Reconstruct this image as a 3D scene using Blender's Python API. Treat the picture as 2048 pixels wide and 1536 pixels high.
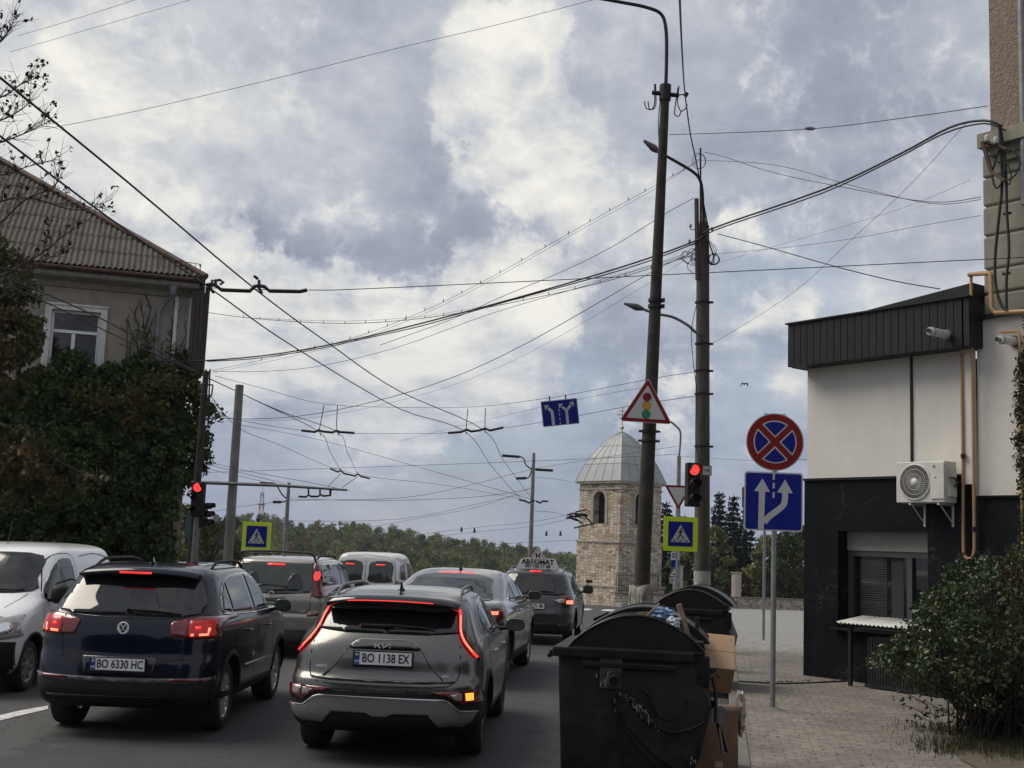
import bpy, bmesh, math, random
import numpy as np
from mathutils import Vector, Matrix
from mathutils.bvhtree import BVHTree
for _o in list(bpy.data.objects): bpy.data.objects.remove(_o)
sc = bpy.context.scene
PI = math.pi; R = math.radians
sin, cos = math.sin, math.cos
# ---------------------------------------------------------------- camera
F = 2450.0; CAMZ = 1.95; PITCH = math.atan(329/F); ROLL = 0.038
CAM = Vector((0, 0, CAMZ))
_f = Vector((0, cos(PITCH), sin(PITCH))); _r0 = Vector((1, 0, 0)); _u0 = Vector((0, -sin(PITCH), cos(PITCH)))
_r = _r0*cos(ROLL) + _u0*sin(ROLL); _u = _u0*cos(ROLL) - _r0*sin(ROLL)
cam = bpy.data.cameras.new("camera"); cam.sensor_width = 36; cam.lens = F/2048*36
cam.clip_start = 0.1; cam.clip_end = 4000
camo = bpy.data.objects.new("camera", cam); sc.collection.objects.link(camo)
camo.matrix_world = Matrix(((_r.x, _u.x, -_f.x, 0), (_r.y, _u.y, -_f.y, 0), (_r.z, _u.z, -_f.z, CAMZ), (0, 0, 0, 1)))
sc.camera = camo
# ---------------------------------------------------------------- colour management
vs = sc.view_settings; vs.view_transform = 'Standard'; vs.look = 'None'; vs.exposure = 0.30; vs.gamma = 1.0
sc.cycles.use_denoising = True
sc.cycles.max_bounces = 6; sc.cycles.diffuse_bounces = 3; sc.cycles.glossy_bounces = 3
sc.cycles.transmission_bounces = 4; sc.cycles.transparent_max_bounces = 6
# ---------------------------------------------------------------- sun + sky
SUN_EL, SUN_AZ = R(50), R(-74)          # azimuth from +Y (away from the camera), minus = left
sd = Vector((sin(SUN_AZ)*cos(SUN_EL), cos(SUN_AZ)*cos(SUN_EL), sin(SUN_EL)))
sl = bpy.data.lights.new("sun", 'SUN'); sl.energy = 2.5; sl.angle = R(40); sl.color = (1, .92, .80)
so = bpy.data.objects.new("sun", sl); sc.collection.objects.link(so)
so.rotation_euler = (-sd).to_track_quat('-Z', 'Y').to_euler()
wd = bpy.data.worlds.new("World"); sc.world = wd; wd.use_nodes = True

class NT:
    """small node-tree writer"""
    def __init__(s, tree): s.t = tree; s.n = tree.nodes; s.l = tree.links
    def a(s, typ, ins=None, **kw):
        n = s.n.new(typ)
        for k, v in kw.items(): setattr(n, k, v)
        if ins:
            for k, v in ins.items(): s.i(n, k, v)
        return n
    def i(s, n, k, v):
        sock = n.inputs[k]
        if isinstance(v, bpy.types.NodeSocket): s.l.new(v, sock)
        elif isinstance(v, bpy.types.Node): s.l.new(v.outputs[0], sock)
        else: sock.default_value = v
    def m(s, op, a, b=0.0, c=None, clamp=False):
        n = s.a('ShaderNodeMath', operation=op); n.use_clamp = clamp
        s.i(n, 0, a); s.i(n, 1, b)
        if c is not None: s.i(n, 2, c)
        return n.outputs[0]
    def vm(s, op, a, b=None, out=0):
        n = s.a('ShaderNodeVectorMath', operation=op); s.i(n, 0, a)
        if b is not None:
            if op == 'SCALE': s.i(n, 3, b)
            else: s.i(n, 1, b)
        return n.outputs[out]
    def ramp(s, fac, stops, interp='LINEAR'):
        n = s.a('ShaderNodeValToRGB'); cr = n.color_ramp; cr.interpolation = interp
        while len(cr.elements) < len(stops): cr.elements.new(.5)
        for e, (p, c) in zip(cr.elements, stops):
            e.position = p
            if isinstance(c, (int, float)): c = (c, c, c)
            e.color = (c[0], c[1], c[2], 1)
        s.i(n, 0, fac); return n.outputs[0]
    def mix(s, fac, a, b, mode='MIX'):
        n = s.a('ShaderNodeMix', data_type='RGBA', blend_type=mode)
        def put(k, v):
            if isinstance(v, (tuple, list)): v = (v[0], v[1], v[2], 1)
            s.i(n, k, v)
        s.i(n, 0, fac); put(6, a); put(7, b); return n.outputs[2]
    def noise(s, vec, scale, detail=4, rough=.55, dist=0.0, out=0):
        n = s.a('ShaderNodeTexNoise', ins={'Scale': scale, 'Detail': detail, 'Roughness': rough, 'Distortion': dist})
        if vec is not None: s.i(n, 'Vector', vec)
        return n.outputs[out]
    def coord(s, which='Object'): return s.a('ShaderNodeTexCoord').outputs[which]
    def mapped(s, vec, scale=(1, 1, 1), loc=(0, 0, 0), rot=(0, 0, 0)):
        return s.a('ShaderNodeMapping', ins={'Vector': vec, 'Scale': scale, 'Location': loc, 'Rotation': rot}).outputs[0]

def ray(x, y): return _f + _r*((x-1024)/F) - _u*((y-768)/F)
def rdir(x, y): return ray(x, y).normalized()

def build_sky():
    T = NT(wd.node_tree); T.n.clear()
    out = T.a('ShaderNodeOutputWorld')
    d = T.vm('NORMALIZE', T.coord('Generated'))
    sky = T.a('ShaderNodeTexSky', sky_type='NISHITA', sun_disc=False, sun_elevation=SUN_EL, sun_rotation=SUN_AZ, dust_density=1.0)
    bg1 = T.a('ShaderNodeBackground', ins={'Color': sky.outputs[0], 'Strength': 0.10})
    sep = T.a('ShaderNodeSeparateXYZ', ins={0: d})
    # clouds on a (bent) layer overhead: x/(z+k), y/(z+k)
    zz = T.m('ADD', T.m('MAXIMUM', sep.outputs[2], 0.0), 0.22)
    comb = T.a('ShaderNodeCombineXYZ', ins={0: T.m('DIVIDE', sep.outputs[0], zz), 1: T.m('DIVIDE', sep.outputs[1], zz), 2: 0.0})
    cp = comb.outputs[0]
    w = T.noise(cp, 2.4, 5, .6, out=1)
    cpw = T.vm('ADD', cp, T.vm('SCALE', T.vm('SUBTRACT', w, (.5, .5, .5)), .22))
    big = T.noise(cpw, 1.5, 4, .5)
    fine = T.noise(T.vm('ADD', cpw, (7.3, 2.1, 0)), 4.0, 12, .62)
    # billows: heaped rounded lumps at three sizes
    def billow(sc, off):
        n = T.noise(T.vm('ADD', d, off), sc, 7, .58, .25); return T.m('ABSOLUTE', T.m('MULTIPLY', T.m('SUBTRACT', n, .5), 2.0))
    b1 = billow(5.5, (3.1, 0, 0)); b2 = billow(13.0, (0, 4.2, 0)); b3 = billow(31.0, (2.2, 0, 5.1))
    puff = T.m('ADD', T.m('MULTIPLY', T.m('SUBTRACT', 1.0, b1), .65), T.m('ADD', T.m('MULTIPLY', T.m('SUBTRACT', 1.0, b2), .25), T.m('MULTIPLY', T.m('SUBTRACT', 1.0, b3), .18)))       # about .5 to 1
    wv = T.noise(d, 7.0, 9, .62, out=1)
    dw = T.vm('ADD', d, T.vm('SCALE', T.vm('SUBTRACT', wv, (.5, .5, .5)), .17))
    def blob(x, y, rx, amp, dv=None):
        c = rdir(x, y); a = rx/F
        q = T.m('DIVIDE', T.vm('DISTANCE', dv if dv is not None else dw, tuple(c), out=1), a)
        return T.m('MULTIPLY', T.m('POWER', 2.71828, T.m('MULTIPLY', T.m('MULTIPLY', q, q), -1.0)), amp)
    def field(lst):
        s = None
        for b in lst:
            v = blob(*b); s = v if s is None else T.m('ADD', s, v)
        return s
    # soft banks, lighter and darker, of that day's sky at their bearings
    soft = field([(1000, 180, 330, .08), (250, 150, 300, .13), (1240, 500, 200, .13), (300, 390, 200, .12), (1600, 690, 200, .12), (600, 650, 260, .12), (1750, 470, 200, .10), (1250, 60, 200, .10), (700, 260, 180, .05),
                  (640, 490, 300, -.05), (1750, 150, 420, -.14), (380, 560, 200, -.08), (960, 470, 200, -.07), (1500, 330, 260, -.10), (900, 1000, 600, -.08), (1500, 950, 300, -.08), (830, 330, 150, -.08), (330, 290, 90, -.05), (330, 545, 80, -.12), (460, 552, 80, -.14), (590, 556, 85, -.16), (720, 550, 85, -.16), (850, 538, 80, -.14), (960, 520, 70, -.12), (1150, 560, 90, -.06), (600, 790, 160, -.06), (1050, 790, 150, -.10)])
    lum = T.m('ADD', T.m('MULTIPLY', T.m('SUBTRACT', big, .5), .60), T.m('MULTIPLY', T.m('SUBTRACT', fine, .5), .62))
    lum = T.m('ADD', T.m('ADD', lum, .47), soft)
    lum = T.m('ADD', lum, T.m('MULTIPLY', T.m('SUBTRACT', puff, .78), .70))
    # sun-struck cumulus heads with crisp edges
    heads = field([(200, 150, 120, .62), (270, 250, 90, .35), (980, 200, 130, .62), (1110, 130, 80, .34), (1080, 330, 120, .42), (900, 230, 70, .35), (580, 660, 150, .95), (470, 640, 100, .60), (700, 700, 80, .55), (860, 755, 125, 1.4), (950, 735, 60, .5), (1040, 640, 115, 1.15), (1120, 690, 70, .38), (310, 395, 90, .34), (1290, 800, 90, .38), (760, 830, 90, .24), (1560, 870, 50, .32), (1580, 680, 80, .30), (1330, 470, 60, .28), (150, 60, 70, .38), (600, 150, 90, .22), (1480, 470, 70, .24)])
    hm = T.m('ADD', heads, T.m('MULTIPLY', T.m('SUBTRACT', puff, .78), 1.35))
    hmask = T.a('ShaderNodeMapRange', interpolation_type='SMOOTHSTEP', ins={'Value': hm, 'From Min': .30, 'From Max': .50, 'To Min': 0.0, 'To Max': 1.0}).outputs[0]
    hl = T.m('ADD', .62, T.m('ADD', T.m('MULTIPLY', T.m('SUBTRACT', fine, .5), 1.15), T.m('ADD', T.m('MULTIPLY', T.m('MINIMUM', hm, 1.0), .20), T.m('MULTIPLY', T.m('SUBTRACT', b2, .2), -.55))))
    lum = T.m('ADD', T.m('MULTIPLY', lum, T.m('SUBTRACT', 1.0, hmask)), T.m('MULTIPLY', T.m('MAXIMUM', lum, hl), hmask))
    col = T.ramp(lum, [(.0, (.150, .178, .235)), (.22, (.215, .243, .310)), (.42, (.300, .328, .395)), (.58, (.400, .425, .480)), (.72, (.520, .535, .560)), (.88, (.68, .675, .645)), (1.0, (.77, .755, .70))])
    hz = T.m('SUBTRACT', 1.0, T.m('MULTIPLY', sep.outputs[2], 5.0), clamp=True)
    col = T.mix(T.m('MULTIPLY', hz, .62), col, (.235, .280, .400))
    bg2 = T.a('ShaderNodeBackground', ins={'Color': col, 'Strength': .96})
    # openings in the deck, where the blue shows
    opn = field([(790, 705, 70, 1.0), (750, 770, 60, .8), (135, 20, 24, 1.3), (1600, 610, 130, .4), (1480, 800, 100, .35), (930, 640, 50, .6), (880, 900, 260, .30), (1150, 810, 90, .3)])
    cover = T.m('SUBTRACT', 1.0, T.m('MULTIPLY', T.m('MULTIPLY', opn, T.m('SUBTRACT', 1.0, hmask)), T.m('ADD', .5, T.m('MULTIPLY', fine, .8))), clamp=True)
    cover = T.m('MAXIMUM', cover, .2)
    mx = T.a('ShaderNodeMixShader', ins={0: cover, 1: bg1.outputs[0], 2: bg2.outputs[0]})
    T.l.new(mx.outputs[0], out.inputs[0])
build_sky()
try: wd.cycles.sampling_method = 'MANUAL'; wd.cycles.sample_map_resolution = 512
except Exception: pass

# ---------------------------------------------------------------- placing
def gz(Y):                                  # the street is level, then falls away towards the bell tower
    return 0.0 if Y < 22 else (-0.18*((Y-22)/12)**2 if Y < 34 else -0.18-0.03*(Y-34))
def P(x, y, Y):                             # the point seen at photo pixel x, y at distance Y
    r_ = ray(x, y); return CAM + r_*(Y/r_.y)
def G(x, y):                                # the ground point seen at photo pixel x, y
    r_ = ray(x, y); Y = 30.0
    for _ in range(60):
        Y2 = (gz(Y)-CAMZ)/r_.z*r_.y if r_.z < -1e-5 else 200
        Y = .5*Y + .5*min(max(Y2, 2), 400)
    return CAM + r_*(Y/r_.y)
def hY(x): return 1097 + ROLL*(x-1024)

# ---------------------------------------------------------------- objects
COL = sc.collection
def tag(o, label=None, cat=None, group=None, kind=None):
    if label: o['label'] = label
    if cat: o['category'] = cat
    if group: o['group'] = group
    if kind: o['kind'] = kind
    return o
def empty(name, loc, rz=0, label=None, cat=None, group=None):
    o = bpy.data.objects.new(name, None); COL.objects.link(o); o.location = loc; o.rotation_euler = (0, 0, rz)
    o.empty_display_size = .3
    return tag(o, label, cat, group)
def root_matrix(p):
    while p is not None and p.parent is not None: p = p.parent
    if p is None: return Matrix.Identity(4)
    return Matrix.Translation(p.location) @ p.rotation_euler.to_matrix().to_4x4()
def link_mesh(name, me, parent=None, smooth=False, world=False):
    if world and parent is not None: me.transform(root_matrix(parent).inverted())
    o = bpy.data.objects.new(name, me); COL.objects.link(o)
    if parent is not None: o.parent = parent
    if smooth: me.shade_smooth() if hasattr(me, 'shade_smooth') else None
    return o
class MB:
    """collects faces; build() links them as one mesh object"""
    def __init__(s): s.v = []; s.f = []; s.mi = []; s.sm = []; s.cur = 0; s.smooth = False; s.M = None
    def add(s, vs_, fs, smooth=None):
        o = len(s.v)
        if s.M is not None: vs_ = [s.M @ Vector(v) for v in vs_]
        s.v += [tuple(v) for v in vs_]
        for f in fs: s.f.append(tuple(i+o for i in f)); s.mi.append(s.cur); s.sm.append(s.smooth if smooth is None else smooth)
        return s
    def box(s, c, sz, rot=None):
        x, y, z = sz[0]/2, sz[1]/2, sz[2]/2
        p = [Vector((i*x, j*y, k*z)) for i in (-1, 1) for j in (-1, 1) for k in (-1, 1)]
        if rot is not None: p = [rot @ q for q in p]
        c = Vector(c); p = [q+c for q in p]
        return s.add(p, [(0, 1, 3, 2), (4, 6, 7, 5), (0, 4, 5, 1), (2, 3, 7, 6), (0, 2, 6, 4), (1, 5, 7, 3)], False)
    def bevbox(s, c, sz, b=.01, rot=None):
        bm = bmesh.new(); bmesh.ops.create_cube(bm, size=1)
        for v in bm.verts: v.co = Vector((v.co.x*sz[0], v.co.y*sz[1], v.co.z*sz[2]))
        bmesh.ops.bevel(bm, geom=list(bm.edges), offset=b, segments=2, affect='EDGES', profile=.5)
        c = Vector(c)
        for v in bm.verts: v.co = (rot @ v.co if rot is not None else v.co) + c
        return s.addbm(bm)
    def addbm(s, bm, smooth=None):
        bm.verts.index_update()
        s.add([v.co.copy() for v in bm.verts], [[v.index for v in f.verts] for f in bm.faces], smooth); bm.free(); return s
    def hexa(s, p): # 8 points: bottom 4 (ccw), top 4
        return s.add(p, [(3, 2, 1, 0), (4, 5, 6, 7), (0, 1, 5, 4), (1, 2, 6, 5), (2, 3, 7, 6), (3, 0, 4, 7)], False)
    def prism(s, poly, axis, a, b, smooth=False):
        """poly of 2D points extruded along axis from a to b; axis 'y': points are (x,z); 'x': (y,z); 'z': (x,y)"""
        def mk(p, t):
            return {'y': (p[0], t, p[1]), 'x': (t, p[0], p[1]), 'z': (p[0], p[1], t)}[axis]
        n = len(poly); vs_ = [mk(p, a) for p in poly] + [mk(p, b) for p in poly]
        fs = [tuple(range(n))[::-1], tuple(range(n, 2*n))] + [(i, (i+1) % n, (i+1) % n+n, i+n) for i in range(n)]
        bm = bmesh.new(); bv = [bm.verts.new(v) for v in vs_]
        for f in fs:
            try: bm.faces.new([bv[i] for i in f])
            except ValueError: pass
        bmesh.ops.recalc_face_normals(bm, faces=list(bm.faces))
        return s.addbm(bm, smooth)
    def tube(s, pts, r, n=8, caps=True, closed=False):
        pts = [Vector(p) for p in pts]; N = len(pts)
        rs = r if isinstance(r, (list, tuple)) else [r]*N
        vs_ = []; up = None
        for i, p in enumerate(pts):
            if closed: t = pts[(i+1) % N]-pts[i-1]
            else: t = (pts[min(i+1, N-1)]-pts[max(i-1, 0)])
            if t.length < 1e-9: t = Vector((0, 0, 1))
            t.normalize()
            if up is None:
                up = Vector((0, 0, 1)) if abs(t.z) < .9 else Vector((1, 0, 0))
            a = t.cross(up)
            if a.length < 1e-6: a = t.orthogonal()
            a.normalize(); b = t.cross(a).normalized(); up = -b if False else up
            up = b.cross(t) if False else (a.cross(t)).normalized()
            for k in range(n):
                w = 2*PI*k/n; vs_.append(p + (a*cos(w)+b*sin(w))*rs[i])
        fs = []
        M_ = N if closed else N-1
        for i in range(M_):
            j = (i+1) % N
            for k in range(n): fs.append((i*n+k, i*n+(k+1) % n, j*n+(k+1) % n, j*n+k))
        s.add(vs_, fs, n > 4)
        if caps and not closed:
            s.add([vs_[k] for k in range(n)], [tuple(range(n))[::-1]], False)
            s.add([vs_[(N-1)*n+k] for k in range(n)], [tuple(range(n))], False)
        return s
    def cyl(s, p0, p1, r0, r1=None, n=16): return s.tube([p0, p1], [r0, r0 if r1 is None else r1], n)
    def lathe(s, prof, c=(0, 0, 0), axis='z', n=24, smooth=True):
        """prof: (r, h) pairs turned round the axis"""
        c = Vector(c); vs_ = []
        for (r_, h) in prof:
            for k in range(n):
                w = 2*PI*k/n; q = (r_*cos(w), r_*sin(w), h)
                if axis == 'x': q = (h, r_*cos(w), r_*sin(w))
                if axis == 'y': q = (r_*cos(w), h, r_*sin(w))
                vs_.append(c+Vector(q))
        fs = []
        for i in range(len(prof)-1):
            for k in range(n): fs.append((i*n+k, i*n+(k+1) % n, (i+1)*n+(k+1) % n, (i+1)*n+k))
        return s.add(vs_, fs, smooth)
    def build(s, name, mats, parent=None, world=False, fixn=False):
        me = bpy.data.meshes.new(name); me.from_pydata(s.v, [], s.f)
        if not isinstance(mats, (list, tuple)): mats = [mats]
        for m_ in mats: me.materials.append(m_)
        me.polygons.foreach_set('material_index', s.mi); me.polygons.foreach_set('use_smooth', s.sm)
        if fixn:
            bm = bmesh.new(); bm.from_mesh(me); bmesh.ops.recalc_face_normals(bm, faces=list(bm.faces)); bm.to_mesh(me); bm.free()
        me.update()
        return link_mesh(name, me, parent, world=world)
_tc = {}
def text_geo(txt, size, depth=.002, bold=0.0, squash=1.0):
    """faces of lettering centred on 0, standing in the XZ plane and facing -Y"""
    cu = bpy.data.curves.new('t', 'FONT'); cu.body = txt; cu.size = size; cu.extrude = depth/2; cu.offset = bold
    cu.align_x = 'CENTER'; cu.align_y = 'CENTER'; cu.resolution_u = 3
    ob = bpy.data.objects.new('t', cu); COL.objects.link(ob)
    dg = bpy.context.evaluated_depsgraph_get(); me = bpy.data.meshes.new_from_object(ob.evaluated_get(dg))
    vs_ = [(v.co.x*squash, -v.co.z, v.co.y) for v in me.vertices]; fs = [tuple(p.vertices) for p in me.polygons]
    bpy.data.objects.remove(ob); bpy.data.curves.remove(cu); bpy.data.meshes.remove(me)
    return vs_, fs
def put_text(mb, txt, size, c, depth=.002, bold=0.0, squash=1.0):
    v, f = text_geo(txt, size, depth, bold, squash); mb.add([(a+c[0], b+c[1], d+c[2]) for a, b, d in v], f, False)
def circ(cx, cy, r, n=32, a0=0, a1=2*PI):
    full = abs(a1-a0-2*PI) < 1e-6; k = n if full else n+1
    return [(cx+r*cos(a0+(a1-a0)*i/n), cy+r*sin(a0+(a1-a0)*i/n)) for i in range(k)]
def rrect(x0, z0, x1, z1, r, n=4):
    p = []
    for cx, cz, a in ((x1-r, z1-r, 0), (x0+r, z1-r, PI/2), (x0+r, z0+r, PI), (x1-r, z0+r, 1.5*PI)):
        p += [(cx+r*cos(a+PI/2*i/n), cz+r*sin(a+PI/2*i/n)) for i in range(n+1)]
    return p
def strip(pts, w):
    """outline of a polyline of width w in 2D"""
    L, Rr = [], []
    for i, p in enumerate(pts):
        a = pts[max(i-1, 0)]; b = pts[min(i+1, len(pts)-1)]
        tx, ty = b[0]-a[0], b[1]-a[1]; l = math.hypot(tx, ty) or 1; nx, ny = -ty/l*w/2, tx/l*w/2
        L.append((p[0]+nx, p[1]+ny)); Rr.append((p[0]-nx, p[1]-ny))
    return L + Rr[::-1]
def smooth_path(pts, n=6, closed=False):
    out = []; N = len(pts); pts = [Vector(p) for p in pts]
    rng = range(N if closed else N-1)
    for i in rng:
        if closed: p0, p1, p2, p3 = pts[i-1], pts[i], pts[(i+1) % N], pts[(i+2) % N]
        else: p0, p1, p2, p3 = pts[max(i-1, 0)], pts[i], pts[i+1], pts[min(i+2, N-1)]
        for k in range(n):
            t = k/n
            out.append(.5*((2*p1)+(-p0+p2)*t+(2*p0-5*p1+4*p2-p3)*t*t+(-p0+3*p1-3*p2+p3)*t**3))
    if not closed: out.append(pts[-1])
    return out
def sp2(pts, n=5, closed=False): return [(v.x, v.y) for v in smooth_path([(p[0], p[1], 0) for p in pts], n, closed)]

# ---------------------------------------------------------------- materials
_mc = {}
def pbr(name, col, rough=.5, metal=0.0, coat=0.0, var=0.0, vscale=6.0, bump=0.0, bscale=60.0, spec=.5, emis=None, estr=0.0, dirt=0.0, dscale=2.5, dirtcol=(.10, .09, .08), flake=0.0):
    if name in _mc: return _mc[name]
    m = bpy.data.materials.new(name); m.use_nodes = True; _mc[name] = m
    T = NT(m.node_tree); b = T.n['Principled BSDF']
    b.inputs['Base Color'].default_value = (*col, 1); b.inputs['Roughness'].default_value = rough
    b.inputs['Metallic'].default_value = metal; b.inputs['Coat Weight'].default_value = coat; b.inputs['Coat Roughness'].default_value = .04
    b.inputs['Specular IOR Level'].default_value = spec
    oc = T.coord('Object'); c = None
    if var:
        n = T.noise(oc, vscale, 6, .6)
        c = T.mix(T.ramp(n, [(.3, 0), (.7, 1)]), tuple(x*(1-var) for x in col), tuple(min(1, x*(1+var)) for x in col))
    if flake:
        n = T.noise(oc, 900, 2, .5); c = T.mix(T.ramp(n, [(.35, 0), (.7, 1)]), tuple(x*(1-flake) for x in col), tuple(min(1, x*(1+flake)) for x in col))
    if dirt:
        n = T.noise(oc, dscale, 8, .68, .4); f = T.ramp(n, [(.45, 0), (.72, dirt)])
        c = T.mix(f, c if c is not None else col, dirtcol)
        T.i(b, 'Roughness', T.mix(f, (rough,)*3, (min(1, rough+.35),)*3))
    if c is not None: T.i(b, 'Base Color', c)
    if bump:
        n = T.noise(oc, bscale, 5, .6); bp = T.a('ShaderNodeBump', ins={'Height': n, 'Strength': bump, 'Distance': .01}); T.i(b, 'Normal', bp)
    if emis: b.inputs['Emission Color'].default_value = (*emis, 1); b.inputs['Emission Strength'].default_value = estr
    return m
def custom(name):
    m = bpy.data.materials.new(name); m.use_nodes = True; T = NT(m.node_tree); return m, T, T.n['Principled BSDF']
# ================================================================ SETTING
def lerp(a, b, t): return a+(b-a)*t
def interp(x, tab):
    if x <= tab[0][0]: return tab[0][1]
    for (x0, y0), (x1, y1) in zip(tab, tab[1:]):
        if x <= x1: return lerp(y0, y1, (x-x0)/(x1-x0))
    return tab[-1][1]
def asphalt_mat():
    m, T, b = custom('asphalt'); oc = T.coord('Object')
    fine = T.noise(oc, 95, 3, .7); mid = T.noise(oc, 2.3, 6, .62); big = T.noise(T.mapped(oc, (1, .22, 1)), .55, 4, .5)
    c = T.mix(T.ramp(mid, [(.3, 0), (.72, 1)]), (.038, .038, .039), (.062, .061, .060))
    c = T.mix(T.ramp(big, [(.42, 0), (.62, .6)]), c, (.026, .027, .029))
    c = T.mix(T.ramp(fine, [(.35, .65), (.75, 0)]), c, (.020, .020, .022))
    c = T.mix(T.ramp(T.noise(oc, 110, 2, .5), [(.62, 0), (.70, .6)]), c, (.17, .165, .16))
    # cracks where the bitumen has opened
    wv = T.vm('ADD', oc, T.vm('SCALE', T.vm('SUBTRACT', T.noise(oc, 1.6, 5, .6, out=1), (.5, .5, .5)), .9))
    vo = T.a('ShaderNodeTexVoronoi', feature='DISTANCE_TO_EDGE', ins={'Vector': wv, 'Scale': .42})
    ck = T.m('MULTIPLY', T.ramp(vo.outputs['Distance'], [(.0, 1), (.012, 0)]), T.ramp(T.noise(oc, .5, 3, .5), [(.44, 0), (.54, 1)]))
    c = T.mix(ck, c, (.014, .014, .014))
    # pale dust and crumbled edge towards the kerb
    sp = T.a('ShaderNodeSeparateXYZ', ins={0: oc})
    kx = T.m('SUBTRACT', sp.outputs[0], T.m('ADD', .14, T.m('MULTIPLY', sp.outputs[1], .174)))    # metres right of the kerb line
    e = T.m('MULTIPLY', T.ramp(T.m('ADD', T.m('MULTIPLY', kx, .45), 1.0), [(.05, 0), (.8, 1)]), T.ramp(T.noise(oc, 2.1, 10, .72), [(.46, 0), (.60, 1)]))
    pt = T.a('ShaderNodeTexVoronoi', ins={'Vector': T.mapped(wv, (.35, .16, 1)), 'Scale': 1.0}); pcol = T.a('ShaderNodeSeparateColor', ins={0: pt.outputs['Color']}).outputs[0]
    c = T.mix(T.ramp(pcol, [(.70, 0), (.71, .55)]), c, (.028, .028, .030)); c = T.mix(T.ramp(pcol, [(.25, .35), (.26, 0)]), c, (.085, .083, .080))
    lanes = T.ramp(T.noise(T.mapped(oc, (1.1, .03, 1), rot=(0, 0, R(7))), 1.0, 3, .5), [(.45, 0), (.65, .45)]); c = T.mix(lanes, c, (.022, .022, .024))
    oil = T.ramp(T.noise(oc, 1.3, 6, .6), [(.60, 0), (.70, .8)]); c = T.mix(oil, c, (.016, .016, .017))
    c = T.mix(T.m('MULTIPLY', e, .75), c, (.17, .155, .135))
    T.i(b, 'Base Color', c); T.i(b, 'Roughness', T.ramp(mid, [(.2, .72), (.8, .92)]))
    h = T.m('ADD', T.m('MULTIPLY', fine, .6), T.m('MULTIPLY', ck, -1.5))
    T.i(b, 'Normal', T.a('ShaderNodeBump', ins={'Height': h, 'Strength': .55, 'Distance': .012})); return m
def paver_mat():
    m, T, b = custom('paving_blocks'); oc = T.coord('Object')
    wv = T.vm('ADD', oc, T.vm('SCALE', T.vm('SUBTRACT', T.noise(oc, 3.0, 4, .6, out=1), (.5, .5, .5)), .10))
    mp = T.mapped(wv, rot=(0, 0, R(10)))
    br = T.a('ShaderNodeTexBrick', ins={'Vector': mp, 'Color1': (.0, .0, .0, 1), 'Color2': (1, 1, 1, 1), 'Mortar': (0, 0, 0, 1), 'Scale': 1.0, 'Mortar Size': .009, 'Mortar Smooth': .4, 'Bias': 0.0, 'Brick Width': .20, 'Row Height': .115})
    br.offset = .5
    cell = T.noise(T.mapped(mp, (5, 8.7, 1)), 1.0, 1, .5)
    near = T.mix(T.ramp(cell, [(.3, 0), (.7, 1)]), (.165, .145, .122), (.265, .238, .205))
    near = T.mix(T.ramp(T.noise(oc, 1.1, 6, .65), [(.4, 0), (.68, .65)]), near, (.105, .092, .078))
    br2 = T.a('ShaderNodeTexBrick', ins={'Vector': T.mapped(wv, rot=(0, 0, R(24))), 'Scale': 1.0, 'Mortar Size': .028, 'Mortar Smooth': .5, 'Brick Width': .42, 'Row Height': .42}); br2.offset = 0
    near = T.mix(T.ramp(T.noise(oc, .45, 7, .7), [(.45, 0), (.62, .55)]), near, (.085, .075, .064)); near = T.mix(T.ramp(T.noise(oc, 7, 5, .7), [(.52, 0), (.66, .5)]), near, (.30, .275, .24))
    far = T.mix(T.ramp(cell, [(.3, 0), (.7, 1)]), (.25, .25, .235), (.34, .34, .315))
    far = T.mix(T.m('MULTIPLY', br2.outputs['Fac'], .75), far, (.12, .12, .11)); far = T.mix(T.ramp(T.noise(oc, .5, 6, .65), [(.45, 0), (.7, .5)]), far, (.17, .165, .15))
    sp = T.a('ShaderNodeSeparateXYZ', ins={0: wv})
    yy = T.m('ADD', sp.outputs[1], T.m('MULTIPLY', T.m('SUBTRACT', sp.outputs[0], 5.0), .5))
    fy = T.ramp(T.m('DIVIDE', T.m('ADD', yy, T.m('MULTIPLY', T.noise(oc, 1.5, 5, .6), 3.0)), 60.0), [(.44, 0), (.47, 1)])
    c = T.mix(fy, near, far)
    fine = T.noise(oc, 80, 4, .7); c = T.mix(T.ramp(fine, [(.3, .35), (.7, 0)]), c, (.09, .08, .07))
    gap = T.ramp(br.outputs['Fac'], [(0, 0), (1, 1)])
    worn = T.ramp(T.noise(T.mapped(oc, (1, 2.4, 1)), 5.5, 6, .7), [(.36, .12), (.60, 1)])
    gp = T.m('MULTIPLY', gap, worn)
    c = T.mix(T.m('MULTIPLY', gp, .85), c, (.050, .044, .038))
    T.i(b, 'Base Color', c); b.inputs['Roughness'].default_value = .85
    h = T.m('ADD', T.m('MULTIPLY', gp, -1.0), T.m('ADD', T.m('MULTIPLY', fine, .25), T.m('MULTIPLY', cell, .5)))
    T.i(b, 'Normal', T.a('ShaderNodeBump', ins={'Height': h, 'Strength': .6, 'Distance': .014})); return m
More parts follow.
